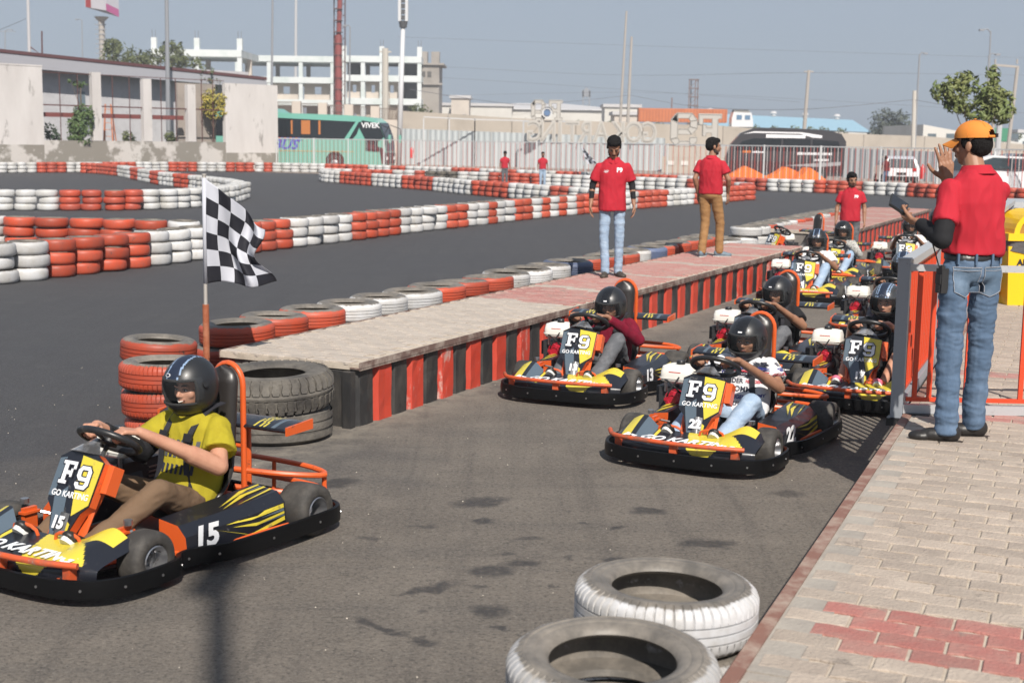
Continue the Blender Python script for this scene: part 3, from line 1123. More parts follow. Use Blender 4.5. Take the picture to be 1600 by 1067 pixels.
def make_kart(num, label, loc, rz, steer=0.):
    root = thing('racing_kart', label, 'go-kart', loc, rz, 'racing karts in the pit lane')
    # wraparound bumper
    full = BUMP_PTS + [(x, -y) for x, y in BUMP_PTS[1:-1]][::-1]
    full = [(x, y * (.92 if x > .2 else .96)) for x, y in full]
    path = smooth_path([(x, y, 0) for x, y in full], 4)
    m = MB()
    n = len(path)
    prof = [(.0, .042), (.014, .047), (.016, .09), (.011, .132), (.0, .136), (-.012, .13), (-.012, .05)]
    k = len(prof)
    for i, p in enumerate(path):
        d = (path[(i + 1) % n] - path[i - 1]).normalized()
        nr = V((d.y, -d.x, 0))
        for o_, z in prof:
            m.v.append(tuple(p + nr * o_ + V((0, 0, z))))
    for i in range(n):
        for j in range(k):
            a, b = i * k + j, i * k + (j + 1) % k
            c, d = ((i + 1) % n) * k + (j + 1) % k, ((i + 1) % n) * k + j
            m.f.append((a, d, c, b))
            m.m.append(0)
    for i in range(0, n, 5):
        p = path[i]
        d = (path[(i + 1) % n] - path[i - 1]).normalized()
        nr = V((d.y, -d.x, 0))
        c = p + nr * .015 + V((0, 0, .09))
        m.cyl(c - nr * .004, c + nr * .004, .0065, 7, 1)
    m.build('bumper', [K_BUMP, K_SV], root, smooth=40)
    # chassis
    m = MB()
    for s in (-1, 1):
        m.tube(smooth_path([(-.78, s * .36, .10), (-.3, s * .33, .075), (.2, s * .30, .07), (.5, s * .22, .07), (.86, s * .20, .08)], 4, False), .016, 8)
        m.tube([(.30, s * .31, .09), (.28, s * .49, .10), (-.40, s * .57, .10)], .013, 8)
        m.tube([(.80, s * .2, .09), (.95, s * .36, .12)], .012, 6)
        m.box((.48, s * .33 - .012, .07), (.56, s * .33 + .012, .27))        # king pin bracket
        m.box((.47, s * .33 - .02, .24), (.57, s * .33 + .025, .252))
        m.cyl((.52, s * .33, .14), (.52, s * .45, .14), .018, 8)
    m.tube([(-.58, -.5, .142), (-.58, .5, .142)], .018, 10)
    m.tube([(.86, -.2, .08), (.86, .2, .08)], .014, 8)
    m.tube([(-.3, -.33, .08), (-.3, .33, .08)], .014, 8)
    m.build('chassis', K_OR, root, smooth=40)
    m = MB()
    m.prism([(-.42, -.30, .055), (.4, -.30, .055), (.84, -.2, .06), (.84, .2, .06), (.4, .30, .055), (-.42, .30, .055)], (0, 0, .006))
    m.box((-.82, -.25, .05), (-.44, .25, .058))
    m.build('floor_tray', K_BK, root)
    for s in (-1, 1):
        m = MB()
        m.cyl((.52, s * .36, .285), (.52, s * .36, .31), .022, 8)
        m.cyl((.50, s * .36, .25), (.42, s * .26, .22), .008, 6)
        m.build('ball_joint', K_SV, root)
        wheel(root, .52, s * .472, .138, .15)
        wheel(root, -.58, s * .535, .142, .20)
    # nose fairing
    def nose(u, v):
        y = (u - .5) * .98
        ay = abs(y)
        xf = .93 - .10 * max(0, ay - .25) / .28 - .9 * max(0, ay - .40) ** 2
        xb = .665 - .05 * cos(min(1, ay / .3) * pi) * .0 - (.06 if ay > .25 else 0) * min(1, (ay - .25) / .1 if ay > .25 else 0)
        hb = .215 + .075 * math.exp(-((ay - .36) / .11) ** 2) - .04 * max(0, ay - .45) / .08
        if v < .3:
            t = v / .3
            return V((xf + .005 * sin(t * pi), y, .085 + t * .075))
        t = (v - .3) / .7
        return V((xf + (xb - xf) * t, y, .16 + (hb - .16) * (t ** .7)))

    def nosec(u, v):
        if v < .33:
            return 1 if .55 < u < .76 and (v > .33 - .34 * (1 - abs(u - .655) / .105)) else 0
        if u > .95 - .0 or u < .05:
            return 0
        if u > .56 - .12 * (v - .3):
            return 0 if u > .88 - .3 * (v - .5) and v < .75 else 1
        if u < .12:
            return 1
        if u < .16:
            return 0
        if u < .27:
            return 2
        if .275 < u < .295:
            return 1
        return 0
    m = MB()
    m.grid(nose, 150, 32, mf=nosec)
    m.grid(lambda u, v: (lambda a: a + V((-.02, 0, -.10)) if v > .5 else a)(nose(u, 1)), 40, 1, 0)
    me = m.mesh('nose_fairing', [K_NV, K_YL, K_GY], True)
    nf = link('nose_fairing', me, root)
    slope = (nose(.5, .95) - nose(.5, .35)).normalized()
    c = nose(.46, .50) + V((0, 0, .012))
    text('F9 GO KARTING', .098, K_WH, nf, frame(c + V((0, 0, .002)), (0, 1, 0), slope), bold=.003, shear=.35, sx=1.08)
    # bar across the nose
    m = MB()
    bar = smooth_path([(.78, -.545, .20), (.90, -.46, .195), (.965, -.25, .20), (.985, 0, .20), (.965, .25, .20), (.905, .44, .195)], 5, False)
    m.tube(bar, .0155, 9)
    for yy in (-.44, -.02, .38):
        xx = .975 - .9 * max(0, abs(yy) - .25) ** 1.4
        m.box((xx - .045, yy - .024, .075), (xx - .004, yy + .024, .19))
        m.tube([(xx - .02, yy, .11), (.80, yy * .7, .09)], .010, 6)
    m.build('front_bar', M('scraped_orange_bar', (.62, .10, .03), .5, metal=.2, col2=(.30, .10, .06), nscale=11, dirt=((.30, .25, .22), 30, .6)), root, smooth=40)
    # pedals
    for s in (-1, 1):
        m = MB()
        m.tube(smooth_path([(.68, s * .07, .09), (.70, s * .07, .235), (.70, s * .22, .24), (.68, s * .225, .09)], 4, False), .009, 7)
        m.tube([(.70, s * .08, .16), (.70, s * .22, .16)], .008, 6)
        m.build('pedal', K_OR, root, smooth=40)
    # steering fairing: plate frame, x axis to the left of the driver (+y), y axis up along the plate
    up = V((-.46, 0, .89)).normalized()
    Fp = frame((.69, 0, .10), (0, 1, 0), up)      # z = outward, to the front
    outl = [(-.052, 0), (.052, 0), (.060, .13), (.100, .24), (.142, .28), (.150, .50), (.09, .535), (-.09, .535), (-.150, .50), (-.142, .28), (-.100, .24), (-.060, .13)]
    m = MB()
    m.prism([(x, y, -.05) for x, y in outl], (0, 0, .045), 0)
    m.tube([(-.11, .10, -.06), (-.12, .50, -.07)], .014, 6, 0)
    m.tube([(.11, .10, -.06), (.12, .50, -.07)], .014, 6, 0)
    m.box((.15, .36, -.10), (.19, .50, -.03), 0)
    for s in (-1, 1):
        m.beam((s * .05, -.04, -.07), (s * .13, .46, -.08), .03, .02)
    st = link('steering_fairing', m.mesh('steering_fairing', K_OR, 35), root, mw=Fp)
    m = MB()
    m.prism([(x, y, -.004) for x, y in outl], (0, 0, .006), 0)
    m.prism([(-.10, .30, .003), (-.03, .36, .003), (.0, .20, .003), (-.03, .02, .003), (-.06, .14, .003)], (0, 0, .001), 2)
    m.prism([(-.145, .30, .003), (-.11, .30, .003), (-.10, .50, .003), (-.145, .49, .003)], (0, 0, .0015), 2)
    m.prism([(.0, .52, .0035), (.145, .50, .0035), (.139, .285, .0035), (.05, .22, .0035), (.015, .36, .0035)], (0, 0, .001), 1)
    m.prism([(.025, .20, .0035), (.06, .18, .0035), (.055, .03, .0035)], (0, 0, .001), 1)
    m.grid(lambda u, v: V(((u - .5) * .085 * (1 - .3 * v) + .01, .02 + v * .21, .004 + .022 * sin(u * pi))), 8, 6, 3)
    m.grid(lambda u, v: V(((u - .5) * .21 * (1 - v * .85), .535 + v * .09, .002 + .035 * sin(u * pi) * (1 - v) - .05 * v)), 10, 5, 3)
    plate = link('front_plate', m.mesh('front_plate', [K_NV, K_YL, K_GY, K_CARB], 35), root, mw=Fp)
    emblem(plate, frame((-.003, .425, .005), (1, 0, 0), (0, 1, 0)), .205, .115)
    text('GO KARTING', .043, K_WH, plate, frame((.0, .318, .0065), (1, 0, 0), (0, 1, 0)), bold=.0006, sx=.95)
    text(num, .082, K_WH, plate, frame((.004, .175, .0275), (1, 0, 0), (0, 1, 0)), bold=.004, sx=1.0, name='race_number')
    # steering wheel and column
    wc = V((.30, .015, .612))
    wn_ = V((-.55, 0, .83)).normalized()
    Fw = frame(wc, (0, 1, 0), wn_.cross(V((0, 1, 0))))
    m = MB()
    pts = [(.163 * cos(t), .138 * sin(t), 0) for t in [2 * pi * i / 28 for i in range(28)]]
    m.tube(pts, .0185, 9, closed=True)
    for a in (0.0, pi, -pi / 2):
        m.beam((.03 * cos(a), .03 * sin(a), -.01), (.158 * cos(a), .133 * sin(a), 0), .028, .008)
    m.lathe([(.001, .012), (.04, .01), (.045, -.02), (.001, -.03)], 14)
    sw_ = link('steering_wheel', m.mesh('steering_wheel', K_BK, 40), root, mw=Fw)
    m = MB()
    m.cyl(wc - wn_ * .02, V((.66, 0, .10)), .0115, 8)
    m.build('steering_column', K_SV, root, smooth=True)
    # seat
    def seat(u, v):
        a = (u - .5) * 2
        if v < .45:
            t = v / .45
            x, z = .10 - .34 * t, .12 - .04 * t + .10 * (1 - t) ** 3
            w = .19
            lift = .16 * abs(a) ** 3 * (.5 + .5 * t)
            return V((x, a * w, z + lift))
        t = (v - .45) / .55
        x, z = -.24 - .16 * t - .03 * sin(t * pi), .08 + .44 * t
        return V((x + .12 * abs(a) ** 3 * (1 - .5 * t), a * (.19 + .02 * sin(t * pi) - .04 * t ** 3), z + .14 * abs(a) ** 3 * (1 - t) * (1 - t)))
    m = MB()
    m.grid(seat, 16, 22)
    m.grid(lambda u, v: seat(u, v) + V((-.018, 0, -.014)), 16, 22)
    rimp = [seat(0, v / 20) for v in range(21)] + [seat(u / 8, 1) for u in range(1, 9)] + [seat(1, 1 - v / 20) for v in range(1, 21)]
    m.tube([p + V((-.008, 0, -.006)) for p in rimp], .012, 6)
    m.build('seat', K_VIN, root, smooth=50).location = (-.02, .06, 0)
    # padded headrest with orange hoop
    def pad(u, v):
        a = 2 * pi * u
        z = .40 + .495 * v
        w = .098 * (1 if v < .8 else sqrt(max(0, 1 - ((v - .8) / .2) ** 2)) * .98 + .02)
        d = .052 * (1 if v < .9 else .7)
        return V((-.40 - .04 * v + d * cos(a) * (1 if cos(a) > 0 else .6), w * sin(a), z))
    m = MB()
    m.grid(pad, 20, 22)
    m.build('headrest', K_VIN, root, smooth=50).location = (-.045, .065, 0)
    m = MB()
    hoop = [(-.50, s * .11, z) for s, z in ((-1, .08), (-1, .4), (-1, .78))] + [(-.50, -.11 * cos(t), .80 + .115 * sin(t)) for t in [pi * i / 10 for i in range(11)]] + [(-.50, .11, .78), (-.50, .11, .4), (-.50, .11, .08)]
    hoop = [(x - .015, y * .93 + .065, z * .985) for x, y, z in hoop]
    m.tube(hoop, .0165, 9)
    m.tube([(-.515, -.035, .45), (-.515, .165, .45)], .012, 7)
    for s in (-1, 1):
        m.cyl((-.63, s * .10, .10), (-.63, s * .10, .55), .016, 8)
        m.tube([(-.515, s * .10 + .065, .545), (-.63, s * .10, .55), (-.63, s * .36, .55)], .012, 7)
    m.build('seat_hoop', K_OR, root, smooth=40)
    # rear rails
    m = MB()
    for z in (.20, .30):
        m.tube(smooth_path([(-.50, -.11, z + .02), (-.62, -.36, z), (-.80, -.50, z * .93), (-.845, -.30, z), (-.845, .30, z), (-.80, .50, z * .93), (-.62, .36, z), (-.50, .11, z + .02)], 4, False), .0155, 8)
    for s in (-1, 1):
        m.cyl((-.82, s * .48, .10), (-.82, s * .48, .28), .014, 8)
        m.cyl((-.84, s * .1, .09), (-.845, s * .1, .30), .012, 8)
    m.build('rear_rail', K_OR, root, smooth=40)
    # wing behind the seat
    def wing(u, v):
        y = (u - .5) * .92
        x = -.50 - .20 * v - .05 * abs(u - .5)
        return V((x, y, .575 + .016 * sin(v * pi) + .012 * v))

    def wcol(u, v):
        q = (u * 1.06 + v * .10)
        f = abs(u - .5)
        if .26 < f < .345:
            return 1 if int((f + v * .05) * 60) % 2 == 0 else 0
        if .38 < f < .42:
            return 2
        return 0
    m = MB()
    m.grid(wing, 70, 4, mf=wcol)
    m.grid(lambda u, v: wing(u, v) + V((0, 0, -.022)), 12, 2)
    m.grid(lambda u, v: wing(u, 0) + V((.008 * sin(v * pi), 0, -.022 * v)), 20, 2)
    m.grid(lambda u, v: wing(u, 1) + V((0, 0, -.022 * v)), 20, 1)
    for e in (0, 1):
        a, b = wing(e, 0), wing(e, 1)
        s = -1 if e == 0 else 1
        m.prism([a + V((.01, 0, .012)), b + V((-.01, 0, .015)), b + V((-.01, 0, -.04)), a + V((.01, 0, -.034))], (0, s * .012, 0), 3)
    m.build('rear_wing', [K_NV, K_YL, K_GY, K_OR], root, smooth=30)
    # side pods
    for s in (1, -1):
        xb = -.42 if s > 0 else -.10
        secs = []
        for x, zt, yo in ((.285, .255, .50), (.05, .265, .52), (-.2, .275, .535), (-.42, .285, .53)):
            if x < xb - .11:
                continue
            secs.append([(x, s * .325, .09), (x, s * .325, zt), (x, s * (yo - .05), zt - .018), (x, s * yo, zt - .07), (x, s * (yo + .012), .10)])
        m = MB()
        q = len(secs)
        for sec in secs:
            m.v += sec
        for i in range(q - 1):
            for j in range(5):
                a = i * 5 + j
                b = i * 5 + (j + 1) % 5
                m.f.append((a, b, b + 5, a + 5))
                m.m.append(0)
        m.f.append((0, 1, 2, 3, 4))
        m.m.append(1)
        m.f.append(tuple((q - 1) * 5 + j for j in range(4, -1, -1)))
        m.m.append(0)
        pod = m.build('side_pod', [K_NV, K_OR], root)
        # streak stickers on the outer face and the top
        m = MB()

        def quad_on(pts, mi, top=False):
            out = []
            for (x, t) in pts:        # t 0..1 up the side face, or across the top
                kx = (.285 - x) / .7
                zt = .255 + .03 * kx
                yo = .50 + .035 * min(1, kx * 1.45)
                if top:
                    p = V((x, s * (.335 + (yo - .05 - .335) * t), zt + .0035 - .018 * t))
                    nrm = V((0, 0, .001))
                else:
                    p = V((x, s * (yo + .012 - .012 * t + .0035), .10 + (zt - .17) * t))
                    nrm = V((0, s * .001, 0))
                out.append(p)
            m.prism(out, nrm, mi)
        if s > 0:
            for pts, mi in (([(.02, .95), (-.40, .98), (-.40, .80), (-.15, .78)], 0), ([(-.02, .72), (-.20, .55), (-.40, .62), (-.40, .52), (-.18, .42)], 0), ([(-.14, .10), (-.40, .40), (-.40, .22), (-.16, .02)], 0),
                            ([(.10, .9), (-.10, .2), (-.13, .08)], 0), ([(-.22, .70), (-.40, .78), (-.40, .64)], 1), ([(-.22, .42), (-.40, .50), (-.40, .43)], 1)):
                quad_on(pts, mi)
            for pts, mi in (([(-.02, .95), (-.25, .55), (-.41, .5), (-.41, .40), (-.22, .42)], 0), ([(-.02, .75), (-.30, .25), (-.41, .2), (-.41, .12), (-.26, .14)], 0), ([(-.12, .98), (-.41, .78), (-.41, .68)], 0), ([(-.2, .35), (-.40, .36), (-.40, .28)], 1)):
                quad_on(pts, mi, True)
            m.build('streak_sticker', [K_YL, K_GY], pod)
            text(num, .150, K_WH, pod, frame((.165, .522, .165), (-1, .085, 0), (0, -.09, 1)), bold=.006, name='race_number', shear=.12, sx=1.1)
        else:
            for pts, mi in (([(.25, .8), (.10, .25), (.02, .2), (.15, .75)], 0), ([(.12, .9), (.0, .5), (-.08, .4), (.02, .85)], 0), ([(.26, .2), (.2, .1), (.05, .05), (.2, .3)], 1)):
                quad_on(pts, mi, True)
            m.build('streak_sticker', [K_YL, K_GY], pod)
    # engine on the driver's right
    m = MB()
    m.box((-.40, -.56, .12), (-.12, -.34, .36), 0)
    for i in range(7):
        m.box((-.41, -.585, .15 + i * .026), (-.30, -.33, .158 + i * .026), 1)
    m.cyl((-.25, -.40, .24), (-.06, -.40, .24), .085, 16, 0)
    m.cyl((-.22, -.47, .34), (-.22, -.47, .395), .03, 8, 1)
    m.box((-.38, -.62, .22), (-.22, -.56, .34), 0)
    m.tube(smooth_path([(-.1, -.36, .30), (-.02, -.40, .38), (-.08, -.5, .42), (-.2, -.56, .38)], 4, False), .007, 6, 2)
    m.tube(smooth_path([(-.1, -.48, .25), (.0, -.44, .34), (-.05, -.38, .45)], 4, False), .006, 6, 2)
    m.cyl((-.28, -.34, .33), (-.28, -.34, .40), .012, 6, 1)
    m.cyl((-.1, -.34, .33), (-.1, -.34, .40), .012, 6, 1)
    m.cyl((-.1, -.50, .33), (-.1, -.50, .40), .012, 6, 1)
    m.build('engine', [M('engine_black', (.03, .03, .032), .5), K_SV, K_BK], root, smooth=30)
    m = MB()
    m.lathe([(.001, .045), (.03, .045), (.034, .052), (.055, .047), (.068, .03), (.07, 0), (.07, -.03)], 20, T=frame((-.07, -.42, .285), (0, 1, 0), (0, 0, 1)))
    for i in range(8):
        a = i * pi / 4
        m.box((-.010, .034, .046), (.010, .06, .052), 0, T=frame((-.07, -.42, .285), (0, 1, 0), (0, 0, 1)) @ Matrix.Rotation(a, 4, 'Z'))
    m.build('recoil_cover', K_RED, root, smooth=35)
    m = MB()
    t = MB()
    def tank(u, v):
        a = 2 * pi * u
        ex = lambda c_: (abs(c_) ** .35) * (1 if c_ > 0 else -1)
        k = [.80, .97, 1., 1., .97, .90, .62, .0][min(7, int(v * 7 + .5))]
        z = [0, .012, .03, .07, .09, .118, .128, .13][min(7, int(v * 7 + .5))]
        return V((-.18 + .108 * ex(cos(a)) * k, -.42 + .128 * ex(sin(a)) * k, .395 + z))
    m.grid(tank, 32, 7)
    m.grid(lambda u, v: V((-.18 + .112 * (abs(cos(2 * pi * u)) ** .3) * (1 if cos(2 * pi * u) > 0 else -1), -.42 + .134 * (abs(sin(2 * pi * u)) ** .3) * (1 if sin(2 * pi * u) > 0 else -1), .427 + .012 * v)), 32, 1)
    tk = m.build('fuel_tank', K_TANK, root, smooth=50)
    m = MB()
    m.lathe([(.001, .03), (.028, .03), (.032, .024), (.032, 0)], 14)
    m.build('filler_cap', K_BK, tk, loc=(-.18, -.42, .522), smooth=40)
    m = MB()
    m.box((-.0725, -.47, .475), (-.0718, -.38, .481))
    m.build('tank_label', M('tank_red', (.6, .03, .03), .5), tk)
    return root


KA = radians(-118.5)
kart_specs = [
    ('15', 'orange and black racing kart number 15 driving past at the left front', (-1.86, 6.98), -120.5),
    ('22', 'racing kart number 22 carrying the driver in the patterned white shirt', (1.52, 9.55), -118),
    ('13', 'racing kart number 13 beside the striped pit wall, driver in maroon', (.75, 11.82), -113),
    ('8', 'racing kart directly behind number 22 with a black shirted driver', (2.39, 12.92), -117),
    ('17', 'racing kart number 17 next to the grey gate post', (3.08, 11.62), -114),
    ('11', 'racing kart second in line along the right kerb behind number 17', (4.28, 15.4), -114),
    ('9', 'racing kart of the driver in white shirt and raised blue jeans', (4.1, 19.0), -110),
    ('5', 'racing kart behind the white shirted driver beside the pit wall', (5.02, 21.4), -112),
    ('6', 'racing kart at the far right carrying a white shirted driver with black sleeve', (6.5, 22.8), -106),
    ('3', 'last racing kart in the lane, mostly hidden behind the others', (7.9, 26.0), -108),
    ('2', 'empty racing kart parked in the gap of the pit wall', (5.0, 24.5), -150),
]
karts = []
k0 = None
for num, lab, (x, y), a in kart_specs:
    if k0 is None:
        k = k0 = make_kart(num, lab, (x, y, 0), radians(a))
    else:
        k = copy_tree(k0)
        k.location = (x, y, 0)
        k.rotation_euler = (0, 0, radians(a))
        k['label'] = lab
        for ch in list(k.children_recursive):
            if ch.name.startswith('race_number'):
                pl = 'front_plate' in ch.parent.name
                key = [q for q in TXT if TXT[q] == ch.data][0]
                nk = (num,) + key[1:]
                if nk not in TXT:
                    t = text(num, key[1], K_WH, None, Matrix(), bold=key[3], shear=key[4], sx=key[6])
                    bpy.data.objects.remove(t)
                ch.data = TXT[nk]
    karts.append(k)
# ---------------------------------------------------------------- people
SK_BROWN = M('brown_skin', (.30, .155, .095), .5, col2=(.24, .115, .068), nscale=12, spec=.4)
SK_DARK = M('dark_brown_skin', (.21, .105, .065), .5, col2=(.165, .078, .046), nscale=12, spec=.4)
SK_FAIR = M('warm_skin', (.48, .25, .165), .48, col2=(.42, .20, .13), nscale=10, spec=.4)
HAIR = M('black_hair', (.007, .006, .006), .8, bump=.8, bscale=120, spec=.2)
SH_RED = M('red_polo_cotton', (.41, .020, .034), .85, bump=.15, bscale=400, spec=.2)
BLACKC = M('black_cotton', (.014, .014, .016), .85, spec=.25)
SHOE = M('black_shoe_leather', (.016, .014, .013), .45)
SHOE2 = M('brown_dusty_shoe', (.05, .038, .028), .6)
SOLE = M('white_sole', (.6, .6, .58), .6)
SOLEK = M('dark_sole', (.05, .04, .033), .7)
EYEW = M('eye_white', (.55, .52, .5), .25)
EYED = M('eye_iris', (.015, .009, .006), .15)
LIP = M('lips', (.22, .075, .06), .5)
TEETH = M('teeth', (.75, .7, .62), .3)


def cap(m, p, q, r1, r2, flat=(False, False), n=14, sq=1., ax=None):
    """tapered capsule, optionally with flat ends; sq flattens it across axis ax"""
    p, q = V(p), V(q)
    d = (q - p)
    if d.length < 1e-5:
        return
    d.normalize()
    a = d.cross(V(ax)) if ax is not None else d.cross(V((0, 0, 1)))
    if a.length < .05:
        a = d.cross(V((1, 0, 0)))
    a.normalize()
    b = d.cross(a)
    rings = []
    if not flat[0]:
        for t in (.17, .5, .8):
            rings.append((p - d * r1 * cos(t * pi / 2) , r1 * sin(t * pi / 2)))
    rings.append((p, r1))
    for k in (.25, .5, .75):
        rings.append((p.lerp(q, k), r1 + (r2 - r1) * k))
    rings.append((q, r2))
    if not flat[1]:
        for t in (.8, .5, .17):
            rings.append((q + d * r2 * cos(t * pi / 2), r2 * sin(t * pi / 2)))
    vs = []
    for c, r in rings:
        for j in range(n):
            t = 2 * pi * j / n
            vs.append(c + (a * cos(t) + b * sin(t) * sq) * r)
    fs = []
    for i in range(len(rings) - 1):
        for j in range(n):
            fs.append((i * n + j, (i + 1) * n + j, (i + 1) * n + (j + 1) % n, i * n + (j + 1) % n))
    fs.append(tuple(range(n)))
    fs.append(tuple((len(rings) - 1) * n + j for j in range(n - 1, -1, -1)))
    m.add(vs, fs)


def loft(m, rings, n=22, e=2.4):
    """rings: (centre, side vector, forward vector) superelliptic sections"""
    vs = []
    for c, sx, sy in rings:
        for j in range(n):
            t = 2 * pi * j / n
            ct, st = cos(t), sin(t)
            k = (abs(ct) ** e + abs(st) ** e) ** (-1 / e)
            vs.append(V(c) + V(sx) * ct * k + V(sy) * st * k)
    fs = []
    for i in range(len(rings) - 1):
        for j in range(n):
            fs.append((i * n + j, i * n + (j + 1) % n, (i + 1) * n + (j + 1) % n, (i + 1) * n + j))
    fs.append(tuple(range(n - 1, -1, -1)))
    fs.append(tuple((len(rings) - 1) * n + j for j in range(n)))
    m.add(vs, fs)


def hand(m, w, d, nrm, side, curl, s=1., spread=.12, thumb=.6):
    """w wrist, d direction of the fingers, nrm palm normal (towards which fingers curl), side: direction of the thumb"""
    d = V(d).normalized()
    nrm = V(nrm)
    nrm = (nrm - d * nrm.dot(d)).normalized()
    t = d.cross(nrm).normalized()
    if t.dot(V(side)) < 0:
        t = -t
    w = V(w)
    for k in (-1, -.33, .33, 1):        # palm as four metacarpals
        cap(m, w + t * .014 * k * s, w + d * .085 * s + t * .031 * k * s - nrm * .004, .0155 * s, .0135 * s, n=8)
    base = w + d * .088 * s
    for k, ln in ((1, .072), (.36, .082), (-.3, .076), (-.95, .060)):
        b = base + t * .030 * k * s
        dd = (d + t * spread * k).normalized()
        ang = curl
        p = b
        for q, (f, rr) in enumerate(((.45, .0095), (.31, .0088), (.24, .0080))):
            aa = ang * (.55 + .45 * q) + ang * q * .55
            dv = (dd * cos(aa) + nrm * sin(aa)).normalized()
            e = p + dv * ln * f * s * 1.15
            cap(m, p, e, rr * s, rr * .93 * s, n=8)
            p = e
    b = w + d * .028 * s + t * .022 * s
    tv = (d * .75 + t * thumb + nrm * .35).normalized()
    p1 = b + tv * .042 * s
    p2 = p1 + (tv * .7 + d * .3 + nrm * curl * .4).normalized() * .030 * s
    p3 = p2 + (tv * .4 + d * .6 + nrm * curl * .6).normalized() * .024 * s
    cap(m, b, p1, .014 * s, .0115 * s, n=8)
    cap(m, p1, p2, .0112 * s, .010 * s, n=8)
    cap(m, p2, p3, .010 * s, .0085 * s, n=8)


def head_prims(m, c, fw, up, s=1., jaw=1.):
    """skull, face, nose, ears; returns the frame (x right of the head, y forward, z up)"""
    fw, up = V(fw).normalized(), V(up).normalized()
    rt = fw.cross(up).normalized()
    up = rt.cross(fw)
    R3 = Matrix((rt, fw, up)).transposed()
    c = V(c)

    def P(x, y, z):
        return c + R3 @ (V((x, y, z)) * s)
    m.ell(P(0, -.012, .028), (.076 * s, .094 * s, .086 * s), 20, 0, R3)       # cranium
    m.ell(P(0, .022, -.02), (.064 * s * jaw, .070 * s, .092 * s), 18, 0, R3)    # face
    m.ell(P(0, .038, -.078), (.040 * s * jaw, .045 * s, .034 * s), 12, 0, R3)   # chin and jaw
    for sx in (-1, 1):
        m.ell(P(sx * .038, .056, -.022), (.026 * s * jaw, .024 * s, .028 * s), 10, 0, R3)   # cheeks
        m.ell(P(sx * .026, .078, .020), (.026 * s, .013 * s, .009 * s), 8, 0, R3)    # brow
        m.ell(P(sx * .078, -.012, -.008), (.009 * s, .020 * s, .032 * s), 10, 0, R3)      # ears
        m.ell(P(sx * .012, .097, -.030), (.009 * s, .010 * s, .008 * s), 8, 0, R3)
    cap(m, P(0, .084, .014), P(0, .108, -.024), .008 * s, .0125 * s, n=8)      # nose
    m.ell(P(0, .091, -.050), (.024 * s, .010 * s, .006 * s), 8, 0, R3)
    m.ell(P(0, .088, -.062), (.021 * s, .010 * s, .007 * s), 8, 0, R3)
    return c, R3, s


def face_parts(root, H, eyes=True, brow=True, smile=False, look=(0, 0)):
    c, R3, s = H

    def P(x, y, z):
        return c + R3 @ (V((x, y, z)) * s)
    for sx in (-1, 1):
        m = MB()
        m.ell(P(sx * .0275, .0805, .002), (.0135 * s, .009 * s, .0068 * s), 10, 0, R3)
        m.ell(P(sx * .0275 + look[0] * .004, .0865, .002 + look[1]), (.0058 * s, .0042 * s, .0056 * s), 8, 1, R3)
        m.tube([P(sx * .013, .089, .006), P(sx * .0275, .0925, .0105), P(sx * .043, .080, .005)], .0022 * s, 5, 1)
        m.build('eye', [EYEW, EYED], root, smooth=True)
        m = MB()
        m.tube([P(sx * .012, .091, .024), P(sx * .028, .0925, .030), P(sx * .046, .080, .022)], [.0035 * s, .0045 * s, .002 * s], 6)
        m.build('eyebrow', HAIR, root, smooth=True)
    m = MB()
    if smile:
        m.tube([P(-.024, .086, -.050), P(0, .0985, -.060), P(.024, .086, -.050)], [.003 * s, .007 * s, .003 * s], 8, 0)
        m.tube([P(-.018, .093, -.053), P(0, .1025, -.0595), P(.018, .093, -.053)], [.002 * s, .0048 * s, .002 * s], 8, 1)
        m.build('mouth', [LIP, TEETH], root, smooth=True)
    else:
        m.tube([P(-.023, .090, -.056), P(0, .0995, -.0555), P(.023, .090, -.056)], [.002 * s, .0042 * s, .002 * s], 8, 0)
        m.build('mouth', [LIP], root, smooth=True)


def hair_part(root, H, beard=False, vs=.007, top=1., capped=False):
    c, R3, s = H

    def P(x, y, z):
        return c + R3 @ (V((x, y, z)) * s)
    m = MB()
    if not capped:
        m.ell(P(0, -.022, .050), (.083 * s, .094 * s, .080 * s * top), 20, 0, R3)
        m.ell(P(0, .030, .083), (.064 * s, .062 * s, .040 * s * top), 14, 0, R3)
    m.ell(P(0, -.050, .010), (.079 * s, .064 * s, .075 * s), 16, 0, R3)
    for sx in (-1, 1):
        m.ell(P(sx * .068, .006, .020), (.014 * s, .030 * s, .040 * s), 10, 0, R3)
    voxel(m, 'hair', HAIR, vs, 2, root, fold=(.008, 38, (1, 1, 1)))
    if beard:
        m = MB()
        m.ell(P(0, .044, -.090), (.041 * s, .042 * s, .026 * s), 14, 0, R3)
        for sx in (-1, 1):
            m.ell(P(sx * .056, .010, -.055), (.011 * s, .026 * s, .036 * s), 10, 0, R3)
            m.ell(P(sx * .044, .042, -.072), (.018 * s, .028 * s, .024 * s), 10, 0, R3)
        m.tube([P(-.026, .092, -.050), P(0, .1045, -.042), P(.026, .092, -.050)], .0055 * s, 8)
        voxel(m, 'beard', M('short_beard', (.035, .022, .016), .8), vs, 1, root, fold=(.004, 60, (1, 1, 1)))


def basis(J):
    """side and forward vectors at the chest and at the pelvis"""
    sh = (V(J['shR']) - V(J['shL'])).normalized()
    upc = (V(J['neck']) - V(J['chest'])).normalized()
    fwc = upc.cross(sh).normalized()
    hp = (V(J['hipR']) - V(J['hipL'])).normalized()
    upp = (V(J['chest']) - V(J['pelvis'])).normalized()
    fwp = upp.cross(hp).normalized()
    return sh, fwc, hp, fwp


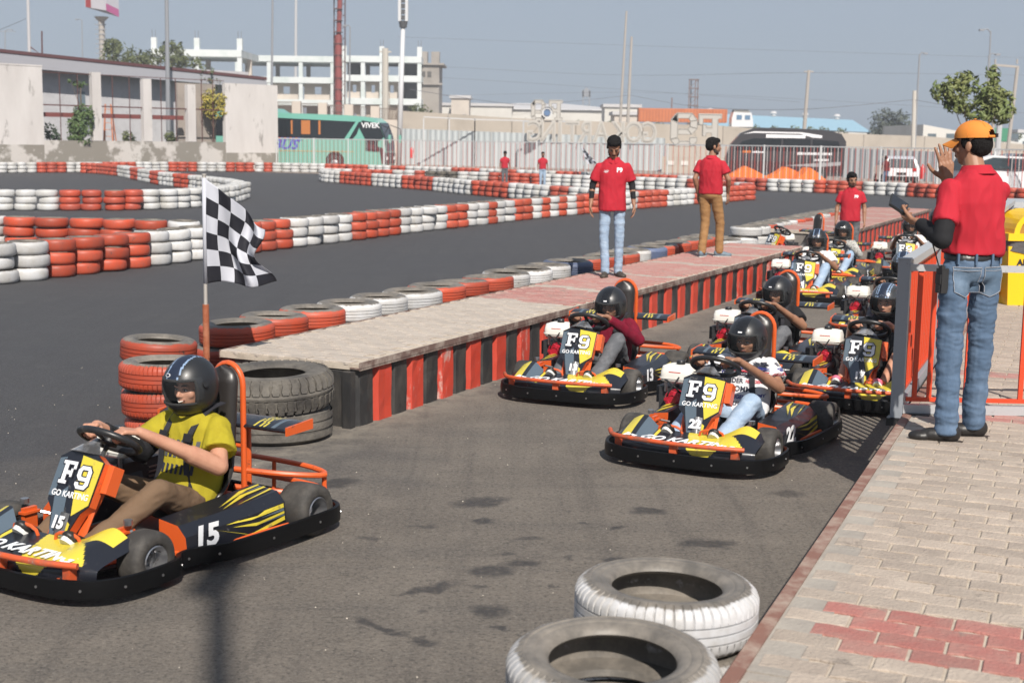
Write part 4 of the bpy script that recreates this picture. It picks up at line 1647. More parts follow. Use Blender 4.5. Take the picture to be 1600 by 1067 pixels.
def figure(root, J, skin, shirt, trousers, vs=.009, bulk=1., sleeve=.62, hem=.0, helmeted=False, hands=(None, None), long_sleeve=False, shorts=False, shoes=SHOE, sole=SOLEK, hs=1.,
           face=True, beard=False, smile=False, hair=True, jaw=1., fold=.006, collar=True, belly=0., legbulk=1., armbulk=1., capped=False):
    g_ = {k: V(v) for k, v in J.items()}
    sh, fwc, hp, fwp = basis(J)
    pel, che, nec, hd = g_['pelvis'], g_['chest'], g_['neck'], g_['head']
    hf, hu = g_['hface'], g_.get('hup', V((0, 0, 1)))
    body = MB()
    H = head_prims(body, hd, hf, hu, hs, jaw)
    cap(body, nec - (nec - che).normalized() * .05, hd + V((0, 0, -.04)), .058, .052)
    loft(body, [(pel - (che - pel) * .1, hp * .13 * bulk, fwp * .085), (pel.lerp(che, .5), hp * .12 * bulk, fwp * .085), (che, sh * .145 * bulk, fwc * .09), (che.lerp(nec, .75), sh * .11 * bulk, fwc * .06)])
    for S in 'RL':
        a, e, w = g_['sh' + S], g_['el' + S], g_['wr' + S]
        cap(body, a - (nec - che) * .1, e, .040 * bulk, .038 * armbulk)
        cap(body, e, e.lerp(w, .35), .039 * armbulk, .038 * armbulk)
        cap(body, e.lerp(w, .35), w, .038 * armbulk, .0255 * armbulk, sq=.85)
        hh = hands[0 if S == 'R' else 1]
        if hh:
            hand(body, w, *hh)
        h_, k_, n_ = g_['hip' + S], g_['kn' + S], g_['an' + S]
        cap(body, h_, k_, .055, .047)
        cap(body, k_, n_, .047, .034)
    voxel(body, 'body', skin, vs * .86, 2, root)
    # shirt
    m = MB()
    b = bulk
    ax = (che - pel)
    wl = pel + ax * (.02 - hem)
    loft(m, [(wl, hp * .172 * b, fwp * (.120 + belly) * b), (pel + ax * .3, hp * .168 * b, fwp * (.118 + belly) * b), (pel + ax * .65, hp.lerp(sh, .5) * .168 * b, fwp.lerp(fwc, .5) * (.118 + belly * .6) * b), (che, sh * .183 * b, fwc * .120 * b),
             (che.lerp(nec, .42), sh * .178 * b, fwc * .108 * b), (che.lerp(nec, .68), sh * .152 * b, fwc * .095 * b), (che.lerp(nec, .87), sh * .110 * b, fwc * .078 * b), (che.lerp(nec, 1.0), sh * .068, fwc * .066)])
    for S in 'RL':
        a, e, w = g_['sh' + S], g_['el' + S], g_['wr' + S]
        cap(m, a.lerp(che, .25) - (nec - che) * .12, a - (nec - che) * .04, .070 * b, .058 * b)
        if long_sleeve:
            cap(m, a, e, .062 * b, .056)
            cap(m, e, e.lerp(w, .92), .056, .037, (False, True))
        else:
            cap(m, a, a.lerp(e, sleeve), .060 * b, .068 * b * max(1, armbulk * .95), (False, True))
    shirt_o = voxel(m, 'shirt', shirt, vs, 3, root, fold=(fold * 3.0, 8, (1, 1, .55)))
    # collar
    if collar:
        m = MB()
        upn = (nec - che).normalized()
        c0 = nec + upn * .012
        k = 18
        pts = []
        for i in range(k + 1):
            t = -pi * .44 + (2 * pi - pi * .12) * i / k + pi / 2 + pi * .0
            t = pi / 2 + .16 + (2 * pi - .32) * i / k
            rr = .066
            pts.append((c0 + sh * cos(t) * rr + fwc * sin(t) * (rr + .004), c0 + sh * cos(t) * (rr + .028) + fwc * sin(t) * (rr + .035) - upn * (.038 + .03 * max(0, sin(t)) ** 3)))
        vs_ = [p for p, q in pts] + [q for p, q in pts] + [q + upn * -.004 + (q - c0).normalized() * .004 for p, q in pts] + [p + (p - c0).normalized() * .006 + upn * .004 for p, q in pts]
        n = k + 1
        fs = []
        for i in range(k):
            fs += [(i, i + 1, n + i + 1, n + i), (2 * n + i, 2 * n + i + 1, 3 * n + i + 1, 3 * n + i), (3 * n + i, 3 * n + i + 1, i + 1, i), (n + i, n + i + 1, 2 * n + i + 1, 2 * n + i)]
        m.add(vs_, fs)
        m.build('collar', shirt, root, smooth=50)
    # trousers
    m = MB()
    lb = legbulk
    loft(m, [(pel + ax * .12, hp * .150 * b, fwp * (.105 + belly * .4) * b), (pel, hp * .160 * b, fwp * .112 * b), (pel - ax.normalized() * .06, hp * .165 * b, fwp * .112 * b), (pel - ax.normalized() * .10, hp * .14 * b, fwp * .09 * b)])
    for S in 'RL':
        h_, k_, n_ = g_['hip' + S], g_['kn' + S], g_['an' + S]
        cap(m, h_, k_, .088 * b * lb, .066 * lb)
        if shorts:
            pass
        else:
            cap(m, k_, k_.lerp(n_, .4), .066 * lb, .062 * lb)
            cap(m, k_.lerp(n_, .4), n_ + (n_ - k_).normalized() * .045, .062 * lb, .058 * lb, (False, True))
    voxel(m, 'trousers', trousers, vs, 2, root, fold=(fold * 1.8, 8, (1, 1, 2.3)))
    # shoes
    for S in 'RL':
        n_, t_ = g_['an' + S], g_['toe' + S]
        shn = (n_ - g_['kn' + S]).normalized()
        d = (t_ - n_)
        dn = g_.get('sole' + S)
        dwn = V(dn).normalized() if dn is not None else V((0, 0, -1))
        d = (d - dwn * d.dot(dwn)).normalized()
        lat = d.cross(dwn).normalized()
        R3 = Matrix((lat, d, -dwn)).transposed()
        heel = n_ + dwn * .05 - d * .02
        m = MB()
        m.ell(heel + d * .0 - dwn * .008, (.043, .062, .056), 14, 0, R3)
        m.ell(heel + d * .075 + dwn * .008, (.045, .09, .042), 14, 0, R3)
        m.ell(heel + d * .150 + dwn * .018, (.048, .066, .033), 14, 0, R3)
        cap(m, n_ + dwn * .03, n_ - dwn * .02, .046, .047, (False, True))
        so_ = voxel(m, 'shoe', shoes, vs * .8, 1, root)
        m = MB()
        ol = []
        for i in range(20):
            t = 2 * pi * i / 20
            y = .068 + .142 * sin(t)
            x = cos(t) * (.047 + .007 * sin(t))
            ol.append(heel + lat * x + d * y + dwn * .034)
        m.prism(ol, dwn * .022)
        for i in range(5):
            c0 = heel + d * (.045 + .018 * i) - dwn * (.030 - .006 * i)
            m.cyl(c0 - lat * .018, c0 + lat * .018, .0028, 5)
        m.build('sole', sole, so_, smooth=40)
    if face:
        face_parts(root, H, smile=smile)
    if hair and not helmeted:
        hair_part(root, H, beard, max(.006, vs * .8), capped=capped)
    return H, shirt_o, g_


# ---- helmet, worn: child of the person
HEL = {
    'striped': M('matte_black_helmet', (.016, .017, .019), .4, coat=.1, dirt=((.10, .10, .10), 40, .68)),
    'silver': M('silver_grey_helmet', (.05, .055, .06), .25, coat=.6, metal=.3),
}
STRIPE_D = M('dark_blue_stripe', (.015, .022, .042), .35)
STRIPE_L = M('pale_blue_line', (.22, .31, .45), .4)
VISOR = M('clear_scratched_visor', (.12, .13, .14), .05, alpha=.10, spec=.6)
PADDING = M('helmet_padding', (.02, .02, .02), .9)


def helmet(root, H, kind='plain', vis=.10, s=1.06):
    c, R3, hs = H
    T = R3.to_4x4()
    T.translation = c + R3 @ V((0, .004, .012))
    rx, ry, rz = .130 * s, .152 * s, .152 * s

    def pt(u, v, o=0.):
        th = (u - .5) * 2 * pi                       # 0 = front
        ph = -1.08 + (1.5708 + 1.08) * v              # elevation
        k = cos(ph)
        x = sin(th) * k * (rx + o)
        f = max(0, cos(th))
        y = cos(th) * k * (ry + o)
        z = sin(ph) * (rz + o)
        if ph < -.25 and f > 0:                       # chin bar reaches forward
            y += f ** 2 * .022 * min(1, (-.25 - ph) / .3)
            z *= 1 + .0 * f
        if ph < -.3:
            x *= 1 + .06 * min(1, (-.3 - ph) / .5)
        return V((x, y, z))

    def opening(u, v):
        th = abs((u - .5) * 2 * pi)
        ph = -1.08 + (1.5708 + 1.08) * v
        return th < 1.02 - .25 * max(0, ph) and -.47 < ph < .34

    def mf(u, v):
        th = (u - .5) * 2 * pi
        ph = -1.08 + (1.5708 + 1.08) * v
        x = sin(th) * cos(ph)
        if ph < .30 and cos(th) > 0:
            return 0
        a = abs(x)
        if a < .30:
            return 1 if a < .24 or kind != 'striped' and kind != 'silver' else 2
        if kind == 'silver' and .38 < a < .42:
            return 2
        return 0
    m = MB()
    m.grid(lambda u, v: pt(u, v), 80, 36, mf=mf if kind != 'bare' else None, skip=opening)
    m.grid(lambda u, v: pt(u, v, -.012), 40, 18, 3, skip=opening)
    # lips around the opening and the lower rim
    ph0, ph1, tw = -.47, .34, 1.02
    ring = []
    for i in range(41):
        th = -tw + 2 * tw * i / 40
        ring.append((th, ph1))
    for i in range(1, 12):
        ring.append((tw, ph1 + (ph0 - ph1) * i / 12))
    for i in range(41):
        ring.append((tw - 2 * tw * i / 40, ph0))
    for i in range(1, 12):
        ring.append((-tw, ph0 + (ph1 - ph0) * i / 12))
    pts = []
    for th, ph in ring:
        th *= 1 - .2 * max(0, ph)
        pts.append(pt(th / (2 * pi) + .5, (ph + 1.08) / 2.6508, -.003))
    m.tube(pts, .0075, 7, 3, closed=True)
    m.tube([pt(i / 40, 0, -.004) for i in range(40)], .008, 7, 3, closed=True)
    mats = [HEL['silver' if kind == 'silver' else 'striped'], STRIPE_D if kind in ('striped', 'silver') else M('gloss_black_band', (.008, .008, .009), .2, coat=.5), STRIPE_L, PADDING]
    hm = link('helmet', m.mesh('helmet', mats, 40), root, mw=T)
    # visor
    m = MB()
    m.grid(lambda u, v: pt(.5 + (u - .5) * .385, (-.30 + .70 * v + 1.08) / 2.6508, .006), 24, 8)
    link('visor', m.mesh('visor', VISOR, True), hm)
    m = MB()
    for sx in (-1, 1):
        p = pt(.5 + sx * .205, (.16 + 1.08) / 2.6508, .008)
        m.cyl(p, p * 1.04, .016, 10)
    for i in range(3):
        pass
    link('visor_pivot', m.mesh('visor_pivot', K_BK, 40), hm)
    m = MB()
    c0 = pt(.5 + (.035 if kind == 'striped' else 0), (.50 + 1.08) / 2.6508, .0015)
    nr = c0.normalized()
    Fb = frame(c0, V((0, 0, 1)).cross(nr) * -1, nr.cross(V((1, 0, 0))))
    if kind in ('striped', 'silver'):
        m.prism([Fb @ V((.017 * cos(t), .010 * sin(t), 0)) for t in [2 * pi * i / 14 for i in range(14)]], nr * .002, 0)
        m.prism([Fb @ V((.013 * cos(t), .007 * sin(t), .0025)) for t in [2 * pi * i / 14 for i in range(14)]], nr * .001, 1)
    else:
        m.box((-.015, -.005, 0), (.015, .005, .0015), 0, T=Fb)
    link('badge', m.mesh('badge', [K_SV if kind == 'silver' else K_WH, STRIPE_D]), hm)
    return hm


# ---- seated drivers
def strap(root, pts, w=.036, off=.008):
    m = MB()
    pts = smooth_path(pts, 5, False)
    for i in range(len(pts) - 1):
        pass
    up = V((1, 0, .4)).normalized()
    vs = []
    for i, p in enumerate(pts):
        d = (pts[min(i + 1, len(pts) - 1)] - pts[max(i - 1, 0)]).normalized()
        nr = (up - d * up.dot(d)).normalized()
        s_ = d.cross(nr)
        vs += [p + nr * off - s_ * w / 2, p + nr * off + s_ * w / 2, p + nr * (off - .005) + s_ * w / 2, p + nr * (off - .005) - s_ * w / 2]
    fs = []
    for i in range(len(pts) - 1):
        for j in range(4):
            fs.append((i * 4 + j, i * 4 + (j + 1) % 4, i * 4 + 4 + (j + 1) % 4, i * 4 + 4 + j))
    m.add(vs, fs)
    k = len(pts) // 2
    d = (pts[k + 1] - pts[k]).normalized()
    nr = (up - d * up.dot(d)).normalized()
    m.box((-.028, -.022, off - .002), (.028, .022, off + .010), 1, T=frame(pts[k], d.cross(nr), d))
    return m.build('harness_strap', [K_VSEAM, K_BK], root)


def driver(k, label, skin, shirt, trousers, kind='plain', size=1., yaw=0., headz=0., lean=0., long_sleeve=False, vs=.009, smile=False, kneeL=.40, kneeR=.40, shoes=SHOE, sole=SOLE, shorts=False, collar=True, straps=True, hz=None, bulk=1., pitch=-.12, belly=0., lk=.0, fold=.006, sleeve=.62, ab=1.12):
    T = k.matrix_world.copy() if k.matrix_world != Matrix() else Matrix.Translation(k.location) @ Matrix.Rotation(k.rotation_euler.z, 4, 'Z')
    T = Matrix.Translation(k.location) @ Matrix.Rotation(k.rotation_euler.z, 4, 'Z')
    root = link('person', None, None, None, label, 'person', 'drivers seated in the karts')
    root.matrix_world = T
    y0 = .06
    z = size
    ch = V((-.265 + lean, y0, .20 + .335 * z))
    nk = ch + V((-.005 + lean * .3, 0, .135 * z))
    hd = nk + V((.035 + lean * .25, 0, .125 * z + headz))
    J = {'pelvis': (-.17, y0, .20), 'chest': ch, 'neck': nk, 'head': hd,
         'hface': V((cos(yaw) * cos(pitch), sin(yaw) * cos(pitch), sin(pitch))), 'hup': V((-sin(pitch), 0, cos(pitch))),
         'shL': ch + V((.01, .158 * bulk, .062 * z)), 'shR': ch + V((.01, -.158 * bulk, .062 * z)),
         'elL': V((ch.x + .13, y0 + .275, .375 + .06 * z)), 'elR': V((ch.x + .13, y0 - .275, .375 + .06 * z)),
         'wrL': V((.225, .150, .655)), 'wrR': V((.225, -.150, .655)),
         'hipL': (-.14, y0 + .09, .19), 'hipR': (-.14, y0 - .09, .19),
         'knL': (.21, y0 + .185, kneeL), 'knR': (.21, y0 - .205, kneeR),
         'anL': (.55 + lk, .165, .165), 'anR': (.55 + lk, -.165, .165), 'toeL': (.69, .165, .27), 'toeR': (.69, -.165, .27),
         'soleL': (.72, 0, -.62), 'soleR': (.72, 0, -.62)}
    # hands close over the rim of the steering wheel
    hL = (V((.62, -.30, .12)), V((.30, -.25, -.9)), V((0, -1, .2)), 1.0, 1., .05, .5)
    hR = (V((.62, .30, .12)), V((.30, .25, -.9)), V((0, 1, .2)), 1.0, 1., .05, .5)
    H, so_, g_ = figure(root, J, skin, shirt, trousers, vs=vs, helmeted=True, armbulk=ab, hands=(hR, hL), long_sleeve=long_sleeve, shoes=shoes, sole=sole, smile=smile, shorts=shorts, collar=collar, bulk=bulk, belly=belly, fold=fold, sleeve=sleeve)
    helmet(root, H, kind)
    if straps:
        for s in (-1, 1):
            strap(root, [nk + V((-.10, s * .10, .03)), nk + V((.02, s * .095, .0)), ch + V((.135 + belly * .5, s * .085, .02)), V((ch.x + .16 + belly, y0 + s * .10, .36)), V((-.08, y0 + s * .16, .24))])
    return root, H, so_


def cloth(name, c, c2=None, sc_=30, **kw):
    return M(name, c, .85, col2=c2, nscale=sc_, spec=.2, bump=.2, bscale=300, **kw)


J_LIGHT = cloth('pale_denim', (.27, .36, .48), (.36, .45, .56), 14)
J_BLUE = cloth('blue_denim', (.08, .125, .195), (.13, .185, .27), 6, stretch=(1, 1, .35))
J_GREY = cloth('grey_denim', (.10, .105, .115), (.15, .155, .165), 14)
BROWN = cloth('brown_chinos', (.155, .10, .062), (.13, .083, .05), 8)
TAN = cloth('tan_chinos', (.30, .165, .07), (.24, .13, .055), 8)
YELS = cloth('mustard_yellow_cotton', (.36, .30, .022), (.31, .25, .018), 8)
MAROON = cloth('maroon_knit', (.16, .006, .022), (.12, .006, .018), 20)
WHITE = cloth('white_cotton', (.68, .67, .68), (.60, .60, .62), 8)
BLK = BLACKC
GREYP = cloth('patterned_grey_cotton', (.46, .45, .42), (.12, .12, .12), 45, )

drv = []
r15, H15, s15 = driver(karts[0], 'driver in mustard yellow t-shirt and brown trousers smiling in kart 15', SK_FAIR, YELS, BROWN, 'striped', 1.02, yaw=.06, ab=1.3, vs=.0072, smile=True, kneeL=.36, kneeR=.36, belly=.015, bulk=1.06, headz=.0, pitch=-.05, collar=False)
r22, H22, s22 = driver(karts[1], 'driver in white t-shirt with printed words and blue jeans', SK_BROWN, WHITE, J_LIGHT, 'plain', .90, yaw=-.05, vs=.0078, kneeL=.37, kneeR=.30, collar=False, lean=.0, bulk=1.05)
driver(karts[2], 'driver in maroon long sleeves and grey jeans leaning over the wheel', SK_BROWN, MAROON, J_GREY, 'plain', .85, yaw=.0, long_sleeve=True, vs=.0085, kneeL=.46, kneeR=.42, lean=.06, pitch=-.22, collar=False)
driver(karts[3], 'driver in black t-shirt looking left behind the white shirted driver', SK_BROWN, BLK, J_GREY, 'plain', .86, yaw=-.25, vs=.010, lean=.02, collar=False)
driver(karts[4], 'driver with silver striped helmet and bare knees behind the gate post', SK_FAIR, BLK, BLK, 'silver', .98, yaw=-.15, vs=.0095, shorts=True, kneeR=.45, kneeL=.42, shoes=M('pink_shoe', (.62, .14, .22), .6), collar=False)
driver(karts[5], 'driver with dark striped helmet right of the far white engine tank', SK_BROWN, BLK, J_GREY, 'silver', .96, vs=.013, collar=False)
driver(karts[6], 'driver in white polo shirt with knees up in pale jeans', SK_BROWN, WHITE, J_LIGHT, 'striped', 1.0, yaw=0, vs=.011, kneeL=.47, kneeR=.50, bulk=1.08, belly=.02)
driver(karts[7], 'driver in patterned grey sleeves behind the white polo driver', SK_BROWN, GREYP, J_LIGHT, 'plain', .98, vs=.013, long_sleeve=True, kneeL=.46, collar=False)
driver(karts[8], 'driver in white t-shirt with one black sleeve at far right', SK_BROWN, WHITE, BLK, 'striped', 1.0, vs=.013, bulk=1.05, collar=False, sole=SOLE)
driver(karts[9], 'driver in black clothes at the very back of the line', SK_BROWN, BLK, BLK, 'plain', .95, vs=.016, collar=False)


def on_surface(src, mesh_txt, F, ray, parent, mat, name, off=.002, **kw):
    """lay flat print onto the cloth"""
    from mathutils.bvhtree import BVHTree
    bv = BVHTree.FromPolygons([v.co for v in src.data.vertices], [p.vertices for p in src.data.polygons])
    me = mesh_txt.copy()
    ray = V(ray).normalized()
    for v in me.vertices:
        p = F @ v.co
        h, nrm, i, d = bv.ray_cast(p + ray * -.3, ray)
        if h is not None:
            v.co = h - ray * (off + (.0006 if v.co.z > 0 else 0))
        else:
            v.co = bv.find_nearest(p)[0] - ray * off
    me.materials.clear()
    me.materials.append(mat)
    return link(name, me, parent, **kw)


def flat_text(s, size, bold=0., sx=1., shear=0):
    o = text(s, size, K_WH, None, Matrix(), bold=bold, ext=.0006, sx=sx, shear=shear)
    me = o.data
    bpy.data.objects.remove(o)
    return me


# sleeve, strap and print on the nearest driver
PRN = M('grey_chest_print', (.075, .078, .085), .7)
PRN2 = M('dark_text_print', (.02, .022, .04), .7)
PRN3 = M('red_text_print', (.5, .04, .06), .7)
for i in range(9):
    m = MB()
    x0 = (i - 4) * .031
    m.prism([(x0 - .012, -.045, 0), (x0 + .009, -.045, 0), (x0 + .013 - (.008 if i % 2 else 0), .045, 0), (x0 - .008, .045, 0)], (0, 0, .0008))
    me = m.mesh('chest_print', PRN if i % 3 else PRN2)
    on_surface(s15, me, frame((.05, .06, .50), (0, 1, 0), (-.15, 0, 1)), (-1, 0, 0), r15, PRN if i % 3 else PRN2, 'chest_print', .004)
for i in range(9):
    m = MB()
    x0 = (i - 4) * .031
    m.prism([(x0 - .010, -.025, 0), (x0 + .006, -.025, 0), (x0 + .006, .02, 0), (x0 - .010, .025, 0)], (0, 0, .0008))
    on_surface(s15, m.mesh('chest_print', PRN2), frame((.05, .06, .40), (0, 1, 0), (-.15, 0, 1)), (-1, 0, 0), r15, PRN2, 'chest_print', .004)
g15 = (V((-.265 + .13, .06 - .275, .375 + .06 * 1.02)), V((.225, -.150, .655)))
m = MB()
cap(m, g15[0].lerp(V((-.25, -.12, .60)), .35), g15[0], .056, .054)
cap(m, g15[0], g15[0].lerp(g15[1], .86), .056, .041, (False, True))
voxel(m, 'arm_sleeve', BLK, .008, 1, r15, fold=(.004, 30, (1, 1, 1)))
# printed words all over the white t-shirt
for i, (w_, x, z, sz, mt) in enumerate((('TOMMY', .02, .40, .052, 0), ('HILFIGER', -.03, .345, .036, 1), ('UNDER', -.06, .455, .045, 0), ('HILFIGER', .09, .455, .028, 2), ('TOMMY', -.10, .50, .034, 1), ('HILFIGER', .06, .51, .036, 0), ('TOMMY', .10, .56, .032, 0), ('TOMMY', -.09, .555, .03, 2),
                                            ('TOMMY', .12, .36, .03, 1), ('HILFIGER', .0, .30, .036, 0), ('TOMMY', -.12, .40, .03, 2), ('TOMMY', -.1, .30, .03, 1), ('HILFIGER', .0, .555, .024, 1))):
    on_surface(s22, flat_text(w_, sz, .001), frame((.1, .06 + x, z), (0, 1, 0), (0, 0, 1)), (-1, 0, 0), r22, (PRN2, M('blue_text_print', (.03, .04, .22), .7), PRN3)[mt], 'shirt_lettering', .003)
for i, (w_, x, z, sz, mt) in enumerate((('TOMMY', -.19, .60, .03, 0), ('HILFIGER', -.17, .57, .028, 1), ('HILFIGER', -.20, .54, .03, 2), ('TOMMY', -.18, .51, .03, 0))):
    on_surface(s22, flat_text(w_, sz, .001), frame((x + .01, .45, z - .02), (-1, 0, 0), (0, 0, 1)), (0, -1, 0), r22, (PRN2, MATS['blue_text_print'], PRN3)[mt], 'shirt_lettering', .003)


# ---- standing people (local: x to their right, y forward)
def stand(loc, face_deg, label, skin, shirt, trousers, h=1.72, vs=.009, J2=None, hands=None, group='track crew in red polo shirts', **kw):
    kw.setdefault('hs', 1.07)
    """face_deg: heading of the body, counted from +y towards -x"""
    root = link('person', None, None, None, label, 'person', group)
    s = h / 1.75
    root.matrix_world = Matrix.Translation(loc) @ Matrix.Rotation(radians(face_deg), 4, 'Z') @ Matrix.Scale(s, 4)
    J = {'pelvis': (0, 0, .955), 'chest': (0, -.01, 1.27), 'neck': (0, -.005, 1.475), 'head': (0, .03, 1.625), 'hface': (0, 1, 0), 'hup': (0, 0, 1),
         'shR': (.170, -.01, 1.362), 'shL': (-.170, -.01, 1.362), 'elR': (.235, -.03, 1.14), 'elL': (-.235, -.03, 1.14), 'wrR': (.245, .05, .90), 'wrL': (-.245, .05, .90),
         'hipR': (.085, 0, .90), 'hipL': (-.085, 0, .90), 'knR': (.095, .015, .50), 'knL': (-.095, .015, .50), 'anR': (.10, -.01, .085), 'anL': (-.10, -.01, .085),
         'toeR': (.12, .15, .03), 'toeL': (-.12, .15, .03)}
    J.update(J2 or {})
    if hands is None:
        hands = ((V((.02, .12, -1)), V((-1, .2, 0)), V((0, 1, 0)), .35), (V((-.02, .12, -1)), V((1, .2, 0)), V((0, 1, 0)), .35))
    H, so_, g_ = figure(root, J, skin, shirt, trousers, vs=vs, hands=hands, **kw)
    return root, H, so_, g_


# man with the bowed head, on the pit wall, facing the camera
ra, Ha, sa, ga = stand((1.20, 16.85, HP), 178, 'thin bearded man in red polo and pale jeans looking down on pit wall', SK_BROWN, SH_RED, J_LIGHT, 1.71, .0085,
                       {'head': (0, .06, 1.615), 'hface': (0, .80, -.60), 'hup': (0, .6, .8), 'elR': (.25, -.02, 1.15), 'elL': (-.24, -.03, 1.15), 'wrR': (.27, .06, .91), 'wrL': (-.265, .05, .91), 'anR': (.07, .02, .085), 'toeR': (.10, .18, .03), 'anL': (-.095, -.08, .085), 'toeL': (-.16, .07, .03), 'knL': (-.10, -.02, .50)},
                       beard=True, hem=.42, sleeve=.76, fold=.007, bulk=.98, shoes=SHOE2, legbulk=.86)
for S in 'RL':      # black arm sleeves
    m = MB()
    cap(m, ga['sh' + S].lerp(ga['el' + S], .6), ga['el' + S], .047, .043)
    cap(m, ga['el' + S], ga['el' + S].lerp(ga['wr' + S], .75), .043, .031, (False, True))
    voxel(m, 'arm_sleeve', BLK, .009, 1, ra)
on_surface(sa, flat_text('F9', .075, .003), frame((-.075, .3, 1.33), (-1, 0, 0), (0, 0, 1)), (0, -1, 0), ra, K_WH, 'shirt_emblem', .003)
m = MB()
for a, b in (((.09, 0), (.04, .018)), ((.09, .0), (.045, .004)), ((.085, -.004), (.05, -.012)), ((.06, .0), (.03, -.004)), ((.1, .01), (.07, .024))):
    m.prism([(-(a[0]), a[1] - .002, 0), (-(b[0]), b[1] - .002, 0), (-(b[0]), b[1] + .002, 0), (-(a[0]), a[1] + .002, 0)], (0, 0, .0006))
on_surface(sa, m.mesh('shirt_emblem', K_WH), frame((.155, .3, 1.31), (1, 0, 0), (0, 0, 1)), (0, -1, 0), ra, K_WH, 'shirt_emblem', .003)

# man seen from behind with tan trousers
rb, Hb, sb, gb = stand((2.86, 20.15, HP), -28, 'man in red polo and tan trousers walking away on pit wall', SK_BROWN, SH_RED, TAN, 1.72, .0095,
                       {'head': (.01, .03, 1.62), 'hface': (.75, .66, -.05), 'elR': (.27, .0, 1.15), 'wrR': (.22, .14, .93), 'elL': (-.22, -.08, 1.15), 'wrL': (-.20, .02, .92), 'anR': (.13, .10, .09), 'toeR': (.26, .18, .03), 'knR': (.13, .09, .50), 'anL': (-.07, -.10, .09), 'toeL': (-.08, .06, .03), 'knL': (-.07, .01, .50)},
                       beard=True, hem=.10, shoes=M('grey_blue_sneaker', (.13, .18, .22), .6), sole=SOLE, bulk=1.03)
# man between the karts further back
rc, Hc, sc3, gc = stand((5.68, 23.3, .004), 165, 'bearded man in red polo and grey jeans standing between the rear karts', SK_BROWN, SH_RED, J_GREY, 1.66, .011,
                        {'hface': (-.35, .9, -.2), 'hup': (0, .2, 1)}, beard=True, hem=.22, bulk=1.02, belly=.01)
on_surface(sc3, flat_text('F9', .07, .003), frame((-.09, .3, 1.33), (-1, 0, 0), (0, 0, 1)), (0, -1, 0), rc, K_WH, 'shirt_emblem', .004)
# two far away on the island, one by the cars
stand((-.44, 63.0, .01), -165, 'small distant man in red shirt between tyre rows, left of the other', SK_DARK, SH_RED, J_GREY, 1.62, .03, {'hface': (.2, .8, -.5)}, hem=.2, face=False, collar=False)
stand((1.26, 62.0, .01), -170, 'small distant man in red shirt beside the little chequered flag', SK_DARK, SH_RED, J_LIGHT, 1.62, .03, None, hem=.2, face=False, collar=False)
stand((19.0, 71.0, .01), 10, 'distant man in dark red top and blue jeans beside the white car', SK_DARK, M('dark_red_top', (.10, .012, .015), .9), J_BLUE, 1.6, .03, None, hem=.2, face=False, collar=False, group='people beyond the fence')

# man with orange cap, back to the camera, one hand raised, phone in the other
rd, Hd, sd_, gd = stand((2.56, 7.68, HP), 17, 'man in red polo and orange cap, right hand raised, seen from behind', SK_BROWN, SH_RED, J_BLUE, 1.83, .0068,
                        {'head': (.0, .055, 1.575), 'neck': (0, .005, 1.455), 'hface': (-.50, .87, -.03), 'shL': (-.168, -.02, 1.345), 'shR': (.165, .02, 1.345), 'elL': (-.255, -.10, 1.09), 'wrL': (-.235, .16, 1.165), 'elR': (.20, .24, 1.20), 'wrR': (.07, .36, 1.37),
                         'pelvis': (0, 0, .96), 'hipR': (.095, 0, .90), 'hipL': (-.095, 0, .90), 'knR': (.11, .03, .50), 'knL': (-.105, .0, .50), 'anR': (.11, .05, .085), 'anL': (-.115, -.03, .085), 'toeR': (-.02, .12, .03), 'toeL': (-.27, .06, .03)},
                        hands=((V((-.15, .05, 1)), V((-.1, 1, .0)), V((-1, -.2, .3)), .10, 1.18, .14, 1.0), (V((-.15, 1, .15)), V((.5, .1, .9)), V((.4, .3, 1)), .75)),
                        shoes=SHOE, hair=True, capped=True, hs=.94, hem=-.14, bulk=.90, sleeve=.66, fold=.0095, armbulk=1.05, legbulk=.97, belly=.012)
m = MB()       # black sleeve on the left arm
cap(m, gd['shL'].lerp(gd['elL'], .55), gd['elL'], .054, .052)
cap(m, gd['elL'], gd['elL'].lerp(gd['wrL'], .88), .052, .037, (False, True))
voxel(m, 'arm_sleeve', BLK, .008, 1, rd, fold=(.004, 30, (1, 1, 1)))
# cap
c, R3, s = Hd
Tc = R3.to_4x4()
Tc.translation = c
ORC = M('orange_cotton_cap', (.64, .215, .03), .8, bump=.2, bscale=300)
m = MB()


def capf(u, v):
    th = 2 * pi * u
    ph = v * pi / 2
    hgt = .092
    return V((.089 * cos(ph) * sin(th), -.012 + .106 * cos(ph) * cos(th), .040 + hgt * sin(ph) ** .9))


m.grid(capf, 48, 14, 0, skip=lambda u, v: abs(u - .5) < .060 and .05 < v < .30 - 2.2 * (u - .5) ** 2 * 20)
m.lathe([(.001, .142), (.007, .141), (.008, .137)], 10, T=Matrix.Translation((0, -.012, 0)))
m.grid(lambda u, v: V(((u - .5) * .15 * (1 - .12 * v), .088 + .078 * v * (1 - (2 * u - 1) ** 2 * .45) - .05 * (2 * u - 1) ** 2, .044 - .022 * (2 * u - 1) ** 2 - .034 * v)), 16, 6)
m.grid(lambda u, v: V(((u - .5) * .15 * (1 - .12 * v), .088 + .078 * v * (1 - (2 * u - 1) ** 2 * .45) - .05 * (2 * u - 1) ** 2, .040 - .022 * (2 * u - 1) ** 2 - .034 * v)), 16, 6)
cp = link('cap', m.mesh('cap', ORC, 50), rd, mw=Tc)
m = MB()
m.tube([capf(.5 + (i - 8) / 8 * .075, .03) * 1.01 for i in range(17)], .008, 6)
link('cap_strap', m.mesh('cap_strap', ORC, True), cp)
m = MB()
m.box((-.012, -.006, -.008), (.012, .004, .012), 0, T=Matrix.Translation(capf(.5, .03) + V((.012, -.008, .004))))
